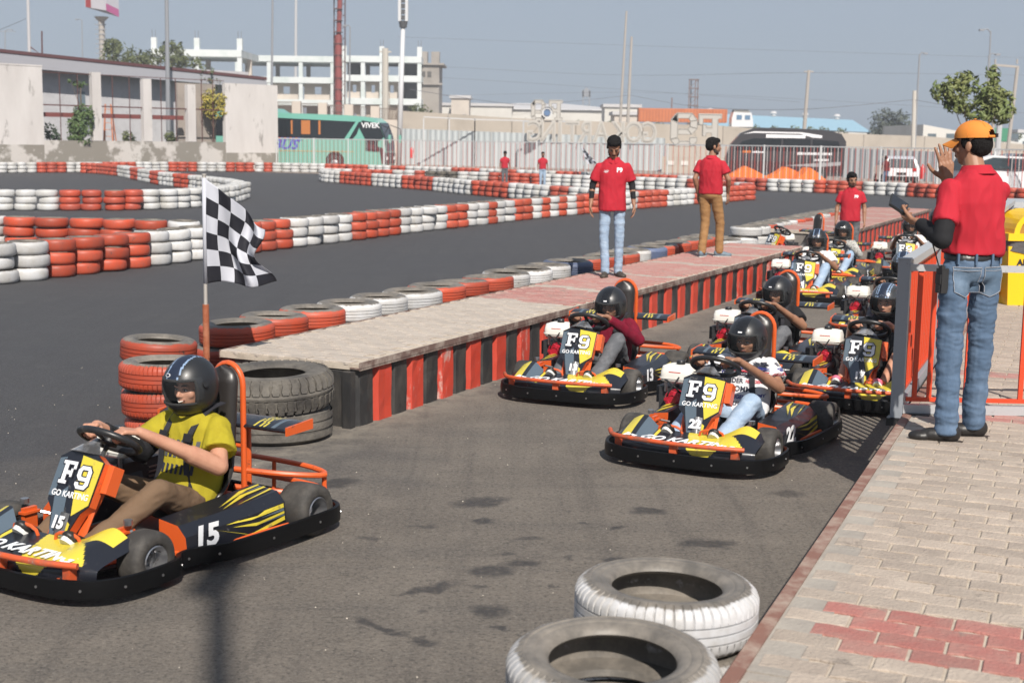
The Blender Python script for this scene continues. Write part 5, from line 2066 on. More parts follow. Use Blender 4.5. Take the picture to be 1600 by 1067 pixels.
link('cap_buckle', m.mesh('cap_buckle', M('dark_buckle', (.03, .02, .02), .4, metal=.5)), cp)
m = MB()
for i in range(6):
    u = i / 6 + 1 / 12
    m.tube([capf(u, v / 10 * .98) * 1.0 + V((0, 0, .0008)) for v in range(4 if abs(u - .5) < .1 else 0, 11)], .0016, 4)
link('cap_seam', m.mesh('cap_seam', ORC, True), cp)
# belt, loops, pocket, radio, phone
pel = gd['pelvis']
m = MB()
for i in range(40):
    t0, t1 = 2 * pi * i / 40, 2 * pi * (i + 1) / 40
    f = lambda t, o, z: V(((.166 * 1.10 + o) * cos(t), (.118 * 1.10 + o) * sin(t), z))
    e = lambda t, o, z: V(((.146 + o) * (abs(cos(t)) ** .85) * (1 if cos(t) > 0 else -1), (.106 + o) * (abs(sin(t)) ** .85) * (1 if sin(t) > 0 else -1), z))
    m.add([e(t0, .002, .975), e(t1, .002, .975), e(t1, .002, 1.012), e(t0, .002, 1.012), e(t0, -.02, 1.012), e(t1, -.02, 1.012)], [(0, 1, 2, 3), (3, 2, 5, 4)])
m.build('belt', M('black_belt', (.012, .012, .012), .4), rd, smooth=True)
from mathutils.bvhtree import BVHTree
tr = [o for o in rd.children if o.name.startswith('trousers')][0]
bvt = BVHTree.FromPolygons([v.co for v in tr.data.vertices], [p.vertices for p in tr.data.polygons])
POCK = cloth('faded_pocket_denim', (.095, .145, .21), (.16, .22, .30), 9)
STI = M('denim_stitch', (.32, .33, .36), .9)
for sx in (-1, 1):
    ol = [(-.068, .075), (.068, .075), (.064, -.055), (0, -.085), (-.064, -.055)]
    m = MB()
    nu, nv = 10, 10

    def pk(u, v, off=.004):
        x = (u - .5) * .136 * (1 - .06 * v)
        z = .075 - v * (.13 + .03 * (1 - abs(2 * u - 1)))
        h, n_, i_, d_ = bvt.ray_cast(V((sx * .080 + x, -.4, .865 + z)), V((0, 1, 0)))
        return (h if h is not None else V((sx * .080 + x, -.10, .865 + z))) + V((0, -off, 0))
    m.grid(pk, nu, nv)
    po = m.build('back_pocket', POCK, rd, smooth=True)
    m = MB()
    edge = [pk(0, v / 8, .006) for v in range(9)] + [pk(u / 8, 1, .006) for u in range(1, 9)] + [pk(1, 1 - v / 8, .006) for v in range(1, 9)]
    m.tube(edge, .0018, 4)
    m.tube([pk(u / 8, .0, .006) for u in range(9)], .0022, 4)
    m.tube([pk(u / 8, .12, .006) for u in range(9)], .0015, 4)
    m.build('pocket_stitch', STI, po)
for x in (-.13, -.05, .05, .13):
    m = MB()
    y = -.110 * sqrt(max(0, 1 - (x / .158) ** 2)) - .008
    m.box((x - .006, y - .006, .955), (x + .006, y + .006, 1.012))
    m.build('belt_loop', J_BLUE, rd)
m = MB()
m.box((-.205, -.045, .80), (-.165, .01, .93), 0)
m.box((-.213, -.04, .85), (-.20, .005, .90), 0)
m.box((-.21, -.047, .925), (-.19, -.02, .945), 0)
m.cyl((-.197, -.005, .93), (-.215, .045, 1.06), .0035, 6, 0)
m.cyl((-.197, -.03, .93), (-.197, -.03, .95), .008, 8, 0)
for i in range(5):
    m.box((-.2135, -.035, .81 + i * .007), (-.209, .0, .813 + i * .007), 1)
W_ = rd.matrix_world
o = m.build('walkie_talkie', [M('radio_black', (.02, .02, .021), .5), M('radio_groove', (.05, .05, .05), .6)], None, label='black walkie talkie with thin antenna clipped to the belt of the capped man', cat='radio')
o.matrix_world = W_
m = MB()
Fq = frame((-.27, .30, 1.25), (.55, .75, .35), (-.75, .35, .55))
m.box((-.075, -.055, -.006), (.075, .055, .006), 0, T=Fq)
m.box((-.07, -.05, .006), (.07, .05, .008), 1, T=Fq)
o = m.build('phone', [M('phone_case', (.02, .02, .02), .6), M('phone_glass', (.012, .012, .014), .12)], None, label='black phone in an open case held by the capped man', cat='phone')
o.matrix_world = W_
# ---------------------------------------------------------------- gate, fences and bin beside the lane
def survey(u, v, y):
    """the point at ground distance y on the sight line through photograph point (u, v)"""
    a, b = (u - 800) / 2150, -(v - 533.5) / 2150
    ro = .0145
    a0, b0 = a * cos(ro) - b * sin(ro), a * sin(ro) + b * cos(ro)
    d = V((a0, cos(PITCH) + b0 * sin(PITCH), -sin(PITCH) + b0 * cos(PITCH)))
    return V((0, 0, 2.12)) + d * (y / d.y)


GALV = M('galvanised_grey_paint', (.30, .32, .35), .5, metal=.2, dirt=((.16, .15, .145), 9, .62), bump=.1)
GALVL = M('pale_grey_rail', (.44, .45, .46), .45, metal=.2, dirt=((.22, .2, .19), 12, .62))
REDB = M('orange_red_bar', (.60, .060, .018), .45, dirt=((.30, .09, .05), 14, .62))
gate_a = thing('railing', 'grey framed railing with orange red bars running back from the gate post', 'railing')
gate_a.matrix_world = frame((2.405, 8.43, HP), ED, EP * -1)      # x along the edge, away
Lr = 6.0
m = MB()
m.box((-.037, -.037, -.03), (.037, .037, .955))
m.box((-.039, -.039, .955), (.039, .039, .962))
m.build('post', GALV, gate_a)
m = MB()
m.box((-.05, -.20, -.012), (.05, -.052, .004))
m.box((-.052, -.056, -.08), (.052, .056, -.032))
m.build('bracket', K_BK, gate_a)
for x in (2.0, 4.0, 6.0):
    m = MB()
    m.box((x - .03, -.03, .0), (x + .03, .03, .93))
    m.build('post', GALV, gate_a)
m = MB()
m.box((.039, -.04, .90), (Lr, .04, .95))
m.build('top_rail', GALVL, gate_a)
m = MB()
m.box((.05, -.03, .0), (Lr, .04, .07))
m.build('bottom_rail', GALV, gate_a)
n = 0
for k in range(3):
    x0, x1 = .09 + k * 2.0, 1.94 + k * 2.0
    m = MB()
    m.box((x0, -.012, .095), (x1, .012, .115))
    m.box((x0, -.012, .865), (x1, .012, .885))
    m.build('bar_frame', REDB, gate_a)
    nb = 17
    for i in range(nb):
        x = x0 + .01 + (x1 - x0 - .02) * i / (nb - 1)
        m = MB()
        m.box((x - .0105, -.010, .115), (x + .0105, .010, .865))
        m.build('bar', REDB, gate_a)
gate_b = thing('railing', 'cross railing with sparse orange red bars behind the capped man', 'railing')
gate_b.matrix_world = frame((2.43, 8.41, HP), (1, -.03, 0), (0, 1, 0))
m = MB()
m.box((0, -.02, .885), (2.2, .02, .925))
m.build('top_rail', GALVL, gate_b)
m = MB()
m.box((0, -.025, .0), (2.2, .025, .055))
m.build('bottom_rail', GALVL, gate_b)
m = MB()
m.box((.02, -.012, .075), (2.2, .012, .10))
m.build('bottom_bar', REDB, gate_b)
for x in (.07, .16, .385, .50, .72, 1.0, 1.3, 1.6, 1.9):
    m = MB()
    m.box((x - .014, -.010, .10), (x + .014, .010, .885))
    m.build('bar', REDB, gate_b)
m = MB()
for x in (1.0, 2.0):
    m.box((x - .02, -.02, .055), (x + .02, .02, .885))

# rear cross railing (top rail going right, behind the man)
rr = thing('railing', 'grey railing section with diagonal top beside the yellow bin', 'railing')
p = survey(1548, 468, 14.3)
rr.matrix_world = frame((p.x, 14.2, HP), ED, EP * -1)
m = MB()
m.box((-.04, -.04, 0), (.04, .04, .98))
m.build('post', GALV, rr)
m = MB()
m.box((-.05, -.05, .981), (2.3, .05, 1.03))
m.build('top_rail', GALVL, rr)
m = MB()
m.box((2.2, -.04, 0), (2.28, .04, .98))
m.build('post', GALV, rr)
m = MB()
m.box((.05, -.01, .1), (2.2, .01, .13))
m.build('bar_frame', REDB, rr)
for i in range(8):
    m = MB()
    x = .12 + i * .28
    m.box((x - .012, -.01, .13), (x + .012, .01, .98))
    m.build('bar', REDB, rr)

# yellow swing bin
BY = M('bin_yellow_plastic', (.80, .50, .012), .4, dirt=((.5, .33, .05), 9, .66))
bn = thing('swing_bin', 'yellow swing top rubbish bin with black lettering beside the railing', 'bin', rz=.06)
bn.location = (5.46, 14.6, HP)
m = MB()
q = [(-.27, -.2, .0), (.27, -.2, .0), (.27, .2, .0), (-.27, .2, .0), (-.31, -.23, .62), (.31, -.23, .62), (.31, .23, .62), (-.31, .23, .62)]
m.add(q, [(0, 3, 2, 1), (4, 5, 6, 7), (0, 1, 5, 4), (1, 2, 6, 5), (2, 3, 7, 6), (3, 0, 4, 7)])
m.build('bin_body', BY, bn)
m = MB()
prf = [(-.33 + .0, .68), (-.31, .74)] + [(-.27 * cos(t), .74 + .26 * sin(t)) for t in [pi * i / 14 for i in range(15)]] + [(.31, .74), (.33, .68)]
inner = [(-.21 * cos(t), .755 + .19 * sin(t)) for t in [pi * i / 14 for i in range(15)]]
for y in (-.25, .21):
    out = prf[2:-2]
    for i in range(14):
        a, b_, c_, d_ = out[i], out[i + 1], inner[i + 1], inner[i]
        m.prism([(a[0], y, a[1]), (b_[0], y, b_[1]), (c_[0], y, c_[1]), (d_[0], y, d_[1])], (0, .04, 0))
for i in range(14):
    a, b_ = prf[i + 2], prf[i + 3]
    m.prism([(a[0], -.21, a[1]), (b_[0], -.21, b_[1]), (b_[0] * .95, -.21, b_[1] - .012), (a[0] * .95, -.21, a[1] - .012)], (0, .42, 0))
m.box((-.33, -.26, .68), (.33, .26, .755))
m.build('bin_lid', BY, bn)
m = MB()
m.box((-.205, -.20, .757), (.205, -.19, .90))
m.build('swing_flap', M('bin_flap_brown', (.32, .17, .03), .6), bn)
m = MB()
lv = []
for i in range(49):
    t = 2 * pi * i / 48
    cx_, cy_ = cos(t), sin(t)
    kk = (abs(cx_) ** 5 + abs(cy_) ** 5) ** (-.2)
    lv.append((cx_ * kk * .325, cy_ * kk * .245, t))
rows_ = []
for j, z in enumerate((.685, .65, .60, .555)):
    rows_ += [(x * (1 + .012 * j * sin(9 * t + j) + .02), y * (1 + .02 * j * sin(7 * t) + .03), z + .02 * sin(5 * t + 1) * (j == 3)) for x, y, t in lv]
m.add(rows_, [(j * 49 + i, j * 49 + i + 1, j * 49 + 50 + i, j * 49 + 49 + i) for j in range(3) for i in range(48)])
m.build('bin_liner', M('grey_bin_liner', (.10, .095, .10), .35, bump=.8, bscale=25), bn, smooth=True)
text('ARISTO', .092, K_OUT, bn, frame((-.05, -.2265, .45), (1, 0, 0), (0, -.04, 1)), bold=.004, name='bin_lettering')
m = MB()
m.tube([(-.13, -.224, .535), (-.08, -.2245, .547), (-.03, -.224, .535)], .004, 5)
m.build('bin_emblem', K_OUT, bn)

# counter with slatted front
ct = thing('counter', 'grey topped counter with brown slatted front at right edge', 'counter', (6.75, 17.0, HP), 0)
m = MB()
m.box((-.8, -.55, .93), (1.8, .6, 1.0))
m.build('counter_top', GALVL, ct)
m = MB()
m.box((-.72, -.42, 0), (1.7, .5, .928))
m.build('carcass', M('dark_wood', (.07, .045, .03), .8), ct)
for i in range(22):
    m = MB()
    m.box((-.72 + i * .11, -.46, .03), (-.72 + i * .11 + .085, -.425, .90))
    m.build('slat', M('brown_slat', (.26, .17, .11), .7, rand=.15), ct)

# ---------------------------------------------------------------- the flag on its rusty pole
RUST = M('rusted_pole', (.30, .085, .035), .75, col2=(.38, .15, .08), nscale=16, bump=.4)
fl = thing('chequered_flag', 'black and white chequered flag on thin pole with rusty base at left', 'flag', (-2.32, 10.33, 0))
m = MB()
m.cyl((0, 0, .45), (0, 0, .86), .025, 12)
m.cyl((0, 0, .0), (0, 0, .45), .022, 10)
m.build('base_pipe', RUST, fl, smooth=40)
m = MB()
m.cyl((0, 0, .86), (.005, 0, 1.83), .0145, 10)
m.cyl((.005, 0, 1.83), (.005, 0, 1.84), .018, 10)
m.build('flag_pole', M('dull_alloy', (.50, .47, .43), .5, metal=.4), fl, smooth=40)


def flag_pt(u, v):
    # u away from the pole, v down
    top = 1.80 - .36 * u + .03 * sin(u * 6) * u
    bot = 1.02 + .015 * sin(u * 7)
    z = top + (bot - top) * v
    x = .018 + .47 * u * (1 - .10 * (1 - v) * u + .07 * sin(v * 8 + .6)) - .16 * u * v * (1 - v)
    y = -.09 * sin(u * 7.5 + v * 3.0) * (.2 + u * .9) * (.6 + .4 * v) + .07 * sin(u * 13 - v * 5) * u
    return V((x, y, z))


m = MB()
FB, FW = M('flag_black', (.014, .014, .02), .75, spec=.3, bump=.2, bscale=400), M('flag_white', (.46, .47, .52), .75, spec=.3, bump=.2, bscale=400)  # white lowered to blue grey, the shade on the cloth is in the colour
m.grid(flag_pt, 60, 60, mf=lambda u, v: 1 if (int(u * 5.0) + int(v * 6.0)) % 2 else 0)
fo = m.build('flag_cloth', [FW, FB], fl, smooth=True)
sm = fo.modifiers.new('thick', 'SOLIDIFY')
sm.thickness = .002
m = MB()
m.cyl((.004, 0, 1.02), (.006, 0, 1.81), .0175, 10)
m.build('flag_sleeve', FW, fl, smooth=True)
for v in range(6):
    if v % 2:
        continue
    m = MB()
    m.cyl((.0045, 0, 1.80 - .13 * v - .13), (.005, 0, 1.80 - .13 * v), .0182, 10)
# small flag far away
f2 = thing('chequered_flag', 'tiny chequered flag leaning over the distant tyre rows', 'flag', (survey(917, 285, 70).x, 70, 0))
m = MB()
m.cyl((0, 0, 0), (-.35, 0, 1.9), .025, 6)
m.build('flag_pole', GALVL, f2)
m = MB()
m.grid(lambda u, v: V((-.35 + .35 * v + u * .5 * (1 - .3 * (1 - v)), .06 * sin(u * 6), 1.9 - .9 * v - .35 * u * (1 - v))), 8, 8, mf=lambda u, v: (int(u * 4) + int(v * 5)) % 2)
m.build('flag_cloth', [FW, FB], f2)

# ---------------------------------------------------------------- perimeter fence
PW = M('white_fence_paint', (.50, .50, .50), .5)
BRR = M('red_fence_paint', (.40, .08, .065), .5)
BRW = M('faded_pink_paint', (.50, .45, .44), .5)
fpts = [(-15.2, 88.6), (-12.6, 87.2), (-4.5, 81.2), (6.3, 71.8), (12, 66.0), (17.5, 61.6), (20.8, 56.5), (26.5, 48)]
lens = [0]
for i in range(len(fpts) - 1):
    lens.append(lens[-1] + (V(fpts[i + 1]) - V(fpts[i])).length)


def fat(t):
    for i in range(len(fpts) - 1):
        if t <= lens[i + 1] or i == len(fpts) - 2:
            k = (t - lens[i]) / (lens[i + 1] - lens[i])
            a, b = fpts[i], fpts[i + 1]
            return V((a[0] + (b[0] - a[0]) * k, a[1] + (b[1] - a[1]) * k, 0))


fen = thing('perimeter_fence', 'long tubular fence with thin red and white uprights around the track', 'fence')
npan = int(lens[-1] / 2.9)
for i in range(npan + 1):
    p = fat(lens[-1] * i / npan)
    m = MB()
    w = .10 if i % 2 else .07
    m.box((p.x - w / 2, p.y - w / 2, 0), (p.x + w / 2, p.y + w / 2, 2.08))
    m.build('post', PW, fen)
    if i < npan:
        q = fat(lens[-1] * (i + 1) / npan)
        m = MB()
        m.beam(p + V((0, 0, 2.03)), q + V((0, 0, 2.03)), .045, .05)
        m.build('top_rail', PW, fen)
        m = MB()
        m.beam(p + V((0, 0, .25)), q + V((0, 0, .25)), .04, .05)
        m.build('bottom_rail', PW, fen)
        mm = MB()
        nb = 17
        for j in range(1, nb):
            c = p.lerp(q, j / nb)
            mm.box((c.x - .0125, c.y - .0125, .27), (c.x + .0125, c.y + .0125, 2.0), j % 2)
        mm.build('bar_panel', [BRR, BRW], fen, kind='stuff')

# ---------------------------------------------------------------- plaster wall at the left
PLAST = M('stained_plaster', (.60, .57, .55), .9, col2=(.50, .47, .45), nscale=.7, lo=.35, hi=.7, dirt=((.27, .25, .235), .9, .60), stretch=(1, 1, .28), bump=.2)
PLLOW = M('peeling_plaster', (.52, .49, .46), .9, col2=(.235, .215, .185), nscale=.55, lo=.44, hi=.50, dirt=((.50, .47, .44), 1.6, .60), bump=.3)
wa = V((-31.5, 71.2, 0))
wb = V((-15.15, 88.9, 0))
wd = (wb - wa).normalized()
WL = (wb - wa).length
wal = thing('plaster_wall', 'weathered white plaster boundary wall with open bays', 'wall')
wal.matrix_world = frame(wa, wd, V((0, 0, 1)).cross(wd))


def wx(u):
    """distance along the wall of a bearing in the photograph"""
    a = (u - 800) / 2150
    # (wa.x + t wd.x) / (wa.y + t wd.y) = a, roll left out
    a += .0
    return (a * wa.y - wa.x) / (wd.x - a * wd.y)


x70, x353 = wx(72), wx(353)
m = MB()
m.box((-4, 0, 0), (x70, .3, 5.75))
m.box((-4, -.02, 5.75), (x70 + .02, .33, 5.83))
m.build('wall_block', PLAST, wal)
m = MB()
m.box((x353, 0, 0), (WL, .3, 5.35))
m.build('wall_block', PLAST, wal)
m = MB()
m.box((x70, .0, 0), (x353, .3, 1.75))
m.build('low_wall', PLLOW, wal)
m = MB()
m.box((-4, -.006, 0), (x70 - .01, -.001, 1.5))
m.box((x353 + .01, -.006, 0), (WL - .01, -.001, 1.1))
m.build('peeled_base', PLLOW, wal)
for u in (155, 233, 301):
    x = wx(u)
    m = MB()
    m.box((x - .28, -.02, 1.75), (x + .28, .3, 5.6 - .003 * (u - 155)))
    m.build('pillar', PLAST, wal)
IRON = M('rusty_iron', (.10, .04, .035), .8)
bays = [x70, wx(155), wx(233), wx(301), x353]
for i in range(4):
    a, b = bays[i], bays[i + 1]
    m = MB()
    m.box((a, .12, 3.66), (b, .16, 3.73))
    m.box((a, .12, 5.45), (b, .15, 5.49))
    for k in (1, 2):
        x = a + (b - a) * k / 3
        m.box((x - .02, .13, 1.75), (x + .02, .16, 5.45))
    m.build('grille', IRON, wal)
    if i < 3:
        m = MB()
        m.box((a + .05, .8, 3.05), (b - .05, 1.0, 3.3))
        m.build('rusty_beam', M('rust_red_beam', (.18, .05, .045), .8), wal)

# long low building behind the wall
bd = thing('shed_building', 'white low building with maroon eaves behind the plaster wall', 'building')
bd.matrix_world = frame(wa + V((-6, 7.2, 0)), wd, V((0, 0, 1)).cross(wd))
BW = M('white_block_wall', (.46, .455, .47), .9, col2=(.40, .395, .41), nscale=3, bump=.3)
m = MB()
m.box((-4, 0, 0), (27.5, 6, 6.6))
m.build('wall', BW, bd)
m = MB()
sl = lambda x, z: (x, z)
m.prism([(-5, -1.2, 7.45), (28.2, -1.2, 6.05), (28.2, -1.2, 6.25), (-5, -1.2, 7.65)], (0, 8, 0))
m.build('roof', M('maroon_eaves', (.10, .04, .042), .7), bd)
m = MB()
m.prism([(-5, -1.15, 7.43), (28.2, -1.15, 6.03), (28.2, -1.15, 5.45), (-5, -1.15, 6.5)], (0, .1, 0))
m.build('fascia', M('grey_fascia', (.33, .33, .36), .8), bd)
for (x, z, w, h, c) in ((14.2, 3.9, .5, .9, (.13, .17, .2)), (14.0, 2.1, .9, 1.7, (.25, .27, .32)), (22.6, 3.7, 1.4, 1.1, (.38, .33, .27)), (9.0, 4.2, .9, .9, (.3, .3, .33)), (23.3, 2.2, .9, 1.2, (.16, .09, .08))):
    m = MB()
    m.box((x, -.06, z), (x + w, 0, z + h))
    w_ = m.build('window', M('pane_%d' % int(x * 10), c, .4), bd)
    m = MB()
    m.box((x - .08, -.03, z - .08), (x + w + .08, .0, z + h + .08))
    m.build('window_frame', BW, w_)
for (u, y, h) in ((685 - 10, 0, 0),):
    pass
m = MB()
m.box((wx(303), 1.6, 0), (x353 + .4, 1.8, 5.3))
m.build('board_panel', M('tan_board', (.33, .285, .25), .9, col2=(.27, .235, .21), nscale=1), wal)
# ladder leaning inside the yard
ld = thing('stepladder', 'orange stepladder standing in the yard behind the open bay', 'ladder')
p = survey(168, 218, 83)
ld.location = (p.x, 83, 0)
m = MB()
for s in (-.35, .35):
    m.beam((s, 0, 0), (s * .45, .3, 3.9), .06, .06)
    m.beam((s * 1.3, .9, 0), (s * .5, .3, 3.9), .05, .05)
for i in range(9):
    m.beam((-.33 + .02 * i, .03 * i, .4 + i * .4), (.33 - .02 * i, .03 * i, .4 + i * .4), .04, .03)
m.build('ladder_frame', M('orange_ladder', (.55, .2, .1), .6), ld)

# ---------------------------------------------------------------- vegetation
LEAFM = {}


def leaf_mat(name, c, c2):
    if name in LEAFM:
        return LEAFM[name]
    m = M(name, c, .55, col2=c2, nscale=1.8, lo=.35, hi=.65, spec=.3)
    LEAFM[name] = m
    return m


BARK = M('tree_bark', (.16, .12, .09), .9, col2=(.09, .07, .05), nscale=8)


def tree(name, cat, label, loc, clumps, mat, leaf=.12, n=900, trunk=((0, 0, 0), (0, 0, 2)), tr=.12, limbs=True, group=None, seed=1, droop=0., inner=None):
    rr_ = random.Random(seed)
    t = thing(name, label, cat, loc, 0, group)
    m = MB()
    tot = sum(c[3] * c[4] * c[5] for c in clumps)
    for (cx, cy, cz, rx, ry, rz) in clumps:
        k = int(n * (rx * ry * rz) / tot)
        for i in range(k):
            d = V((rr_.gauss(0, 1), rr_.gauss(0, 1), rr_.gauss(0, 1))).normalized()
            r = rr_.random() ** .38
            p = V((cx + d.x * rx * r, cy + d.y * ry * r, cz + d.z * rz * r))
            if noise.noise(p * (1.6 / max(rx, .3))) < -.18:
                continue
            nd = (d + V((rr_.gauss(0, .7), rr_.gauss(0, .7), rr_.gauss(0, .7) + .4))).normalized()
            a = nd.orthogonal().normalized()
            a = Matrix.Rotation(rr_.uniform(0, 6.28), 3, nd) @ a
            b = nd.cross(a)
            s = leaf * rr_.uniform(.6, 1.35)
            mid = p + nd * s * .18
            m.add([p - a * s, p - b * s * .42 + nd * .0, mid, p + b * s * .42, p + a * s], [(0, 1, 2), (0, 2, 3), (1, 4, 2), (2, 4, 3)])
    m.build('crown', mat, t)
    m = MB()
    tp = [V(q) for q in trunk]
    m.tube(tp, [tr * (1 - .45 * i / (len(tp) - 1)) for i in range(len(tp))], 9)
    if limbs:
        for (cx, cy, cz, rx, ry, rz) in clumps:
            st = tp[-1] * .75 + tp[0] * .25
            m.tube([st, (st + V((cx, cy, cz))) / 2 + V((rr_.uniform(-.1, .1), 0, .1)), V((cx, cy, cz + rz * .4))], [tr * .5, tr * .32, tr * .12], 6)
    m.build('trunk', BARK, t)
    return t


GR = leaf_mat('green_leaves', (.055, .10, .028), (.095, .14, .045))
GD = leaf_mat('dark_green_leaves', (.028, .048, .025), (.05, .07, .035))
GO = leaf_mat('olive_leaves', (.115, .13, .05), (.07, .085, .035))
GY = leaf_mat('yellow_green_leaves', (.42, .34, .07), (.28, .25, .05))
# young tree at the right with broad leaves
pt_ = survey(1520, 240, 36)
tree('young_tree', 'tree', 'young broad leaved tree standing behind the capped man at right', (pt_.x, 36, 0), [(-.75, 0, 3.55, .42, .4, .36), (-.30, .1, 3.72, .36, .4, .34), (-.45, 0, 3.22, .40, .4, .26), (.35, 0, 3.4, .42, .4, .42), (.62, 0, 3.05, .42, .4, .36), (.38, 0, 3.92, .20, .2, .34), (.15, 0, 3.0, .45, .4, .24), (.80, .1, 3.35, .22, .3, .25)], leaf_mat('broad_tree_leaves', (.12, .16, .05), (.20, .21, .08)), .085, 2800, ((0, 0, 0), (.03, 0, 1.2), (.0, 0, 2.6)), .035, seed=3)
m = MB()
# thin props
pr_ = thing('tree_stake', 'slanting bamboo stakes supporting the young tree', 'stake', (pt_.x, 36, 0))
m.cyl((-.45, 0, 0), (-.1, 0, 2.9), .02, 6)
m.cyl((-.22, .1, 0), (.02, .05, 2.9), .02, 6)
m.build('stake', M('bamboo', (.3, .25, .16), .8), pr_)
pt_ = survey(1392, 212, 190)
tree('dark_tree', 'tree', 'dark dusty tree beyond the concrete wall, left of the capped man', (pt_.x, 190, 0), [(-1.2, 0, 5.4, 2.0, 2, 1.9), (1.2, 0, 5.2, 2.0, 2, 1.9), (0, 0, 4.0, 3.1, 2, 1.4), (-2.0, 0, 3.6, 1.5, 1.5, 1.1), (2.4, 0, 3.6, 1.2, 1.2, 1.3)], leaf_mat('hazy_dark_leaves', (.06, .075, .06), (.09, .10, .08)), .26, 2600, ((0, 0, 0), (0, 0, 2), (0, 0, 4)), .25, seed=5)
b = survey(127, 218, 79.3)
tree('climbing_bush', 'bush', 'bright green bush leaning over the low wall in first bay', (b.x, 79, 0), [(0, 0, 2.6, .75, .5, .75), (.25, 0, 3.3, .6, .5, .55), (.2, -.1, 1.95, .55, .4, .45), (-.35, 0, 2.0, .4, .4, .35), (.55, 0, 2.9, .35, .3, .5), (.1, 0, 4.9, .45, .3, .18), (-.4, 0, 5.05, .3, .2, .1)], GR, .13, 1500, ((.1, .2, 0), (.1, .1, 2), (.15, 0, 4.7)), .05, seed=7)
b = wa + wd * wx(329) + V((0, .9, 0))
tree('yellow_bush', 'bush', 'round yellow flowering shrub filling the last bay', (b.x, b.y, 0), [(0, 0, 4.3, .85, .6, .75), (-.35, 0, 3.9, .5, .4, .5), (.4, 0, 3.8, .5, .4, .55), (0, 0, 3.5, .6, .4, .4)], GY, .13, 1300, ((0, 0, 0), (0, 0, 2), (.02, 0, 3.4)), .05, seed=8)
for i, (u, v, y, rx, rz, mt) in enumerate(((186, 85, 150, 1.9, 1.5, GO), (176, 70, 152, 1.0, .7, GO), (215, 90, 148, 1.6, 1.0, GO), (250, 88, 150, 2.4, .9, GO), (290, 95, 150, 1.8, .7, GO), (268, 73, 155, 1.3, .7, GO))):
    b = survey(u, v, y)
    tree('hazy_tree', 'tree', 'olive tree top showing above the shed roof, %s' % ('left clump by the billboard', 'highest tuft near the billboard', 'second clump from the left', 'widest clump', 'rightmost clump', 'thin upper tuft at the right')[i], (b.x, y, 0), [(0, 0, b.z, rx, 1.2, rz), (rx * .6, 0, b.z - .4, rx * .6, 1, rz * .7), (-rx * .5, 0, b.z - .5, rx * .6, 1, rz * .8)], mt, .24, 420, ((0, 0, 0), (0, 0, b.z * .6), (0, 0, b.z * .9)), .2, seed=20 + i, group='olive trees above the shed roof')
b = survey(655, 165, 150)
tree('hazy_tree', 'tree', 'dark green round tree in front of the unfinished building corner', (b.x, 150, 0), [(0, 0, 4.6, 1.6, 1.2, 1.3), (-1.0, 0, 4.0, 1.1, 1, 1.0), (1.0, 0, 3.9, 1.0, 1, .9)], leaf_mat('mid_olive_leaves', (.07, .085, .04), (.10, .11, .05)), .22, 1100, ((0, 0, 0), (0, 0, 4)), .2, seed=31)
b = survey(612, 180, 118)
t = thing('bare_tree', 'leafless grey tree beside the concrete pole', 'tree', (b.x, 118, 0))
m = MB()
rq = random.Random(4)
for i in range(9):
    a = rq.uniform(-1, 1)
    m.tube([(0, 0, .5), (a * .3, rq.uniform(-.2, .2), 3), (a * .9 + .1, rq.uniform(-.3, .3), 4.6 + rq.uniform(0, 2))], [.10, .06, .02], 5)
m.build('branches', M('bare_bark', (.24, .2, .165), .9), t)
t = thing('ivy_clump', 'dark bush behind the last bay top left of the yellow shrub', 'bush', (0, 0, 0))
bpy.data.objects.remove(t)
for i, (u, v, y, r) in enumerate(((77, 205, 80.5, .5), (318, 120, 95, .9), (265, 214, 86, .35), (313, 214, 90, .35), (200, 214, 84, .4))):
    b = survey(u, v, y)
    tree('scrub', 'bush', 'small %s' % ('dark shrub at the left block of the plaster wall', 'leafy tuft at the right end of the maroon roof', 'dry tuft behind the third bay sill', 'dry tuft below the yellow shrub', 'dry tuft behind the second bay sill')[i], (b.x, y, 0), [(0, 0, b.z, r, r, r), (r * .6, 0, b.z - r * .6, r * .8, r, r * .7)], (GD, GO, GO, GO, GO)[i], .10 + r * .05, 260, ((0, 0, 0), (0, 0, b.z)), .03, seed=40 + i)
for i in range(16):
    u = (822, 905, 955, 1030, 1210, 1241, 1268, 1287, 1314, 1440, 1455, 1588, 715, 745, 1180, 1408)[i]
    y = 185
    b = survey(u, 190 + (u - 800) * .028, y)
    tree('roadside_shrub', 'bush', 'small shrub on the raised road, %s from the left' % ordw(sorted((822, 905, 955, 1030, 1210, 1241, 1268, 1287, 1314, 1440, 1455, 1588, 715, 745, 1180, 1408)).index(u) + 1), (b.x, y, 0), [(0, 0, b.z, .8, .5, .5), (.5, 0, b.z - .2, .5, .4, .35)], GO, .2, 90, ((0, 0, 0), (0, 0, b.z)), .04, False, 'shrubs along the raised road', 60 + i)

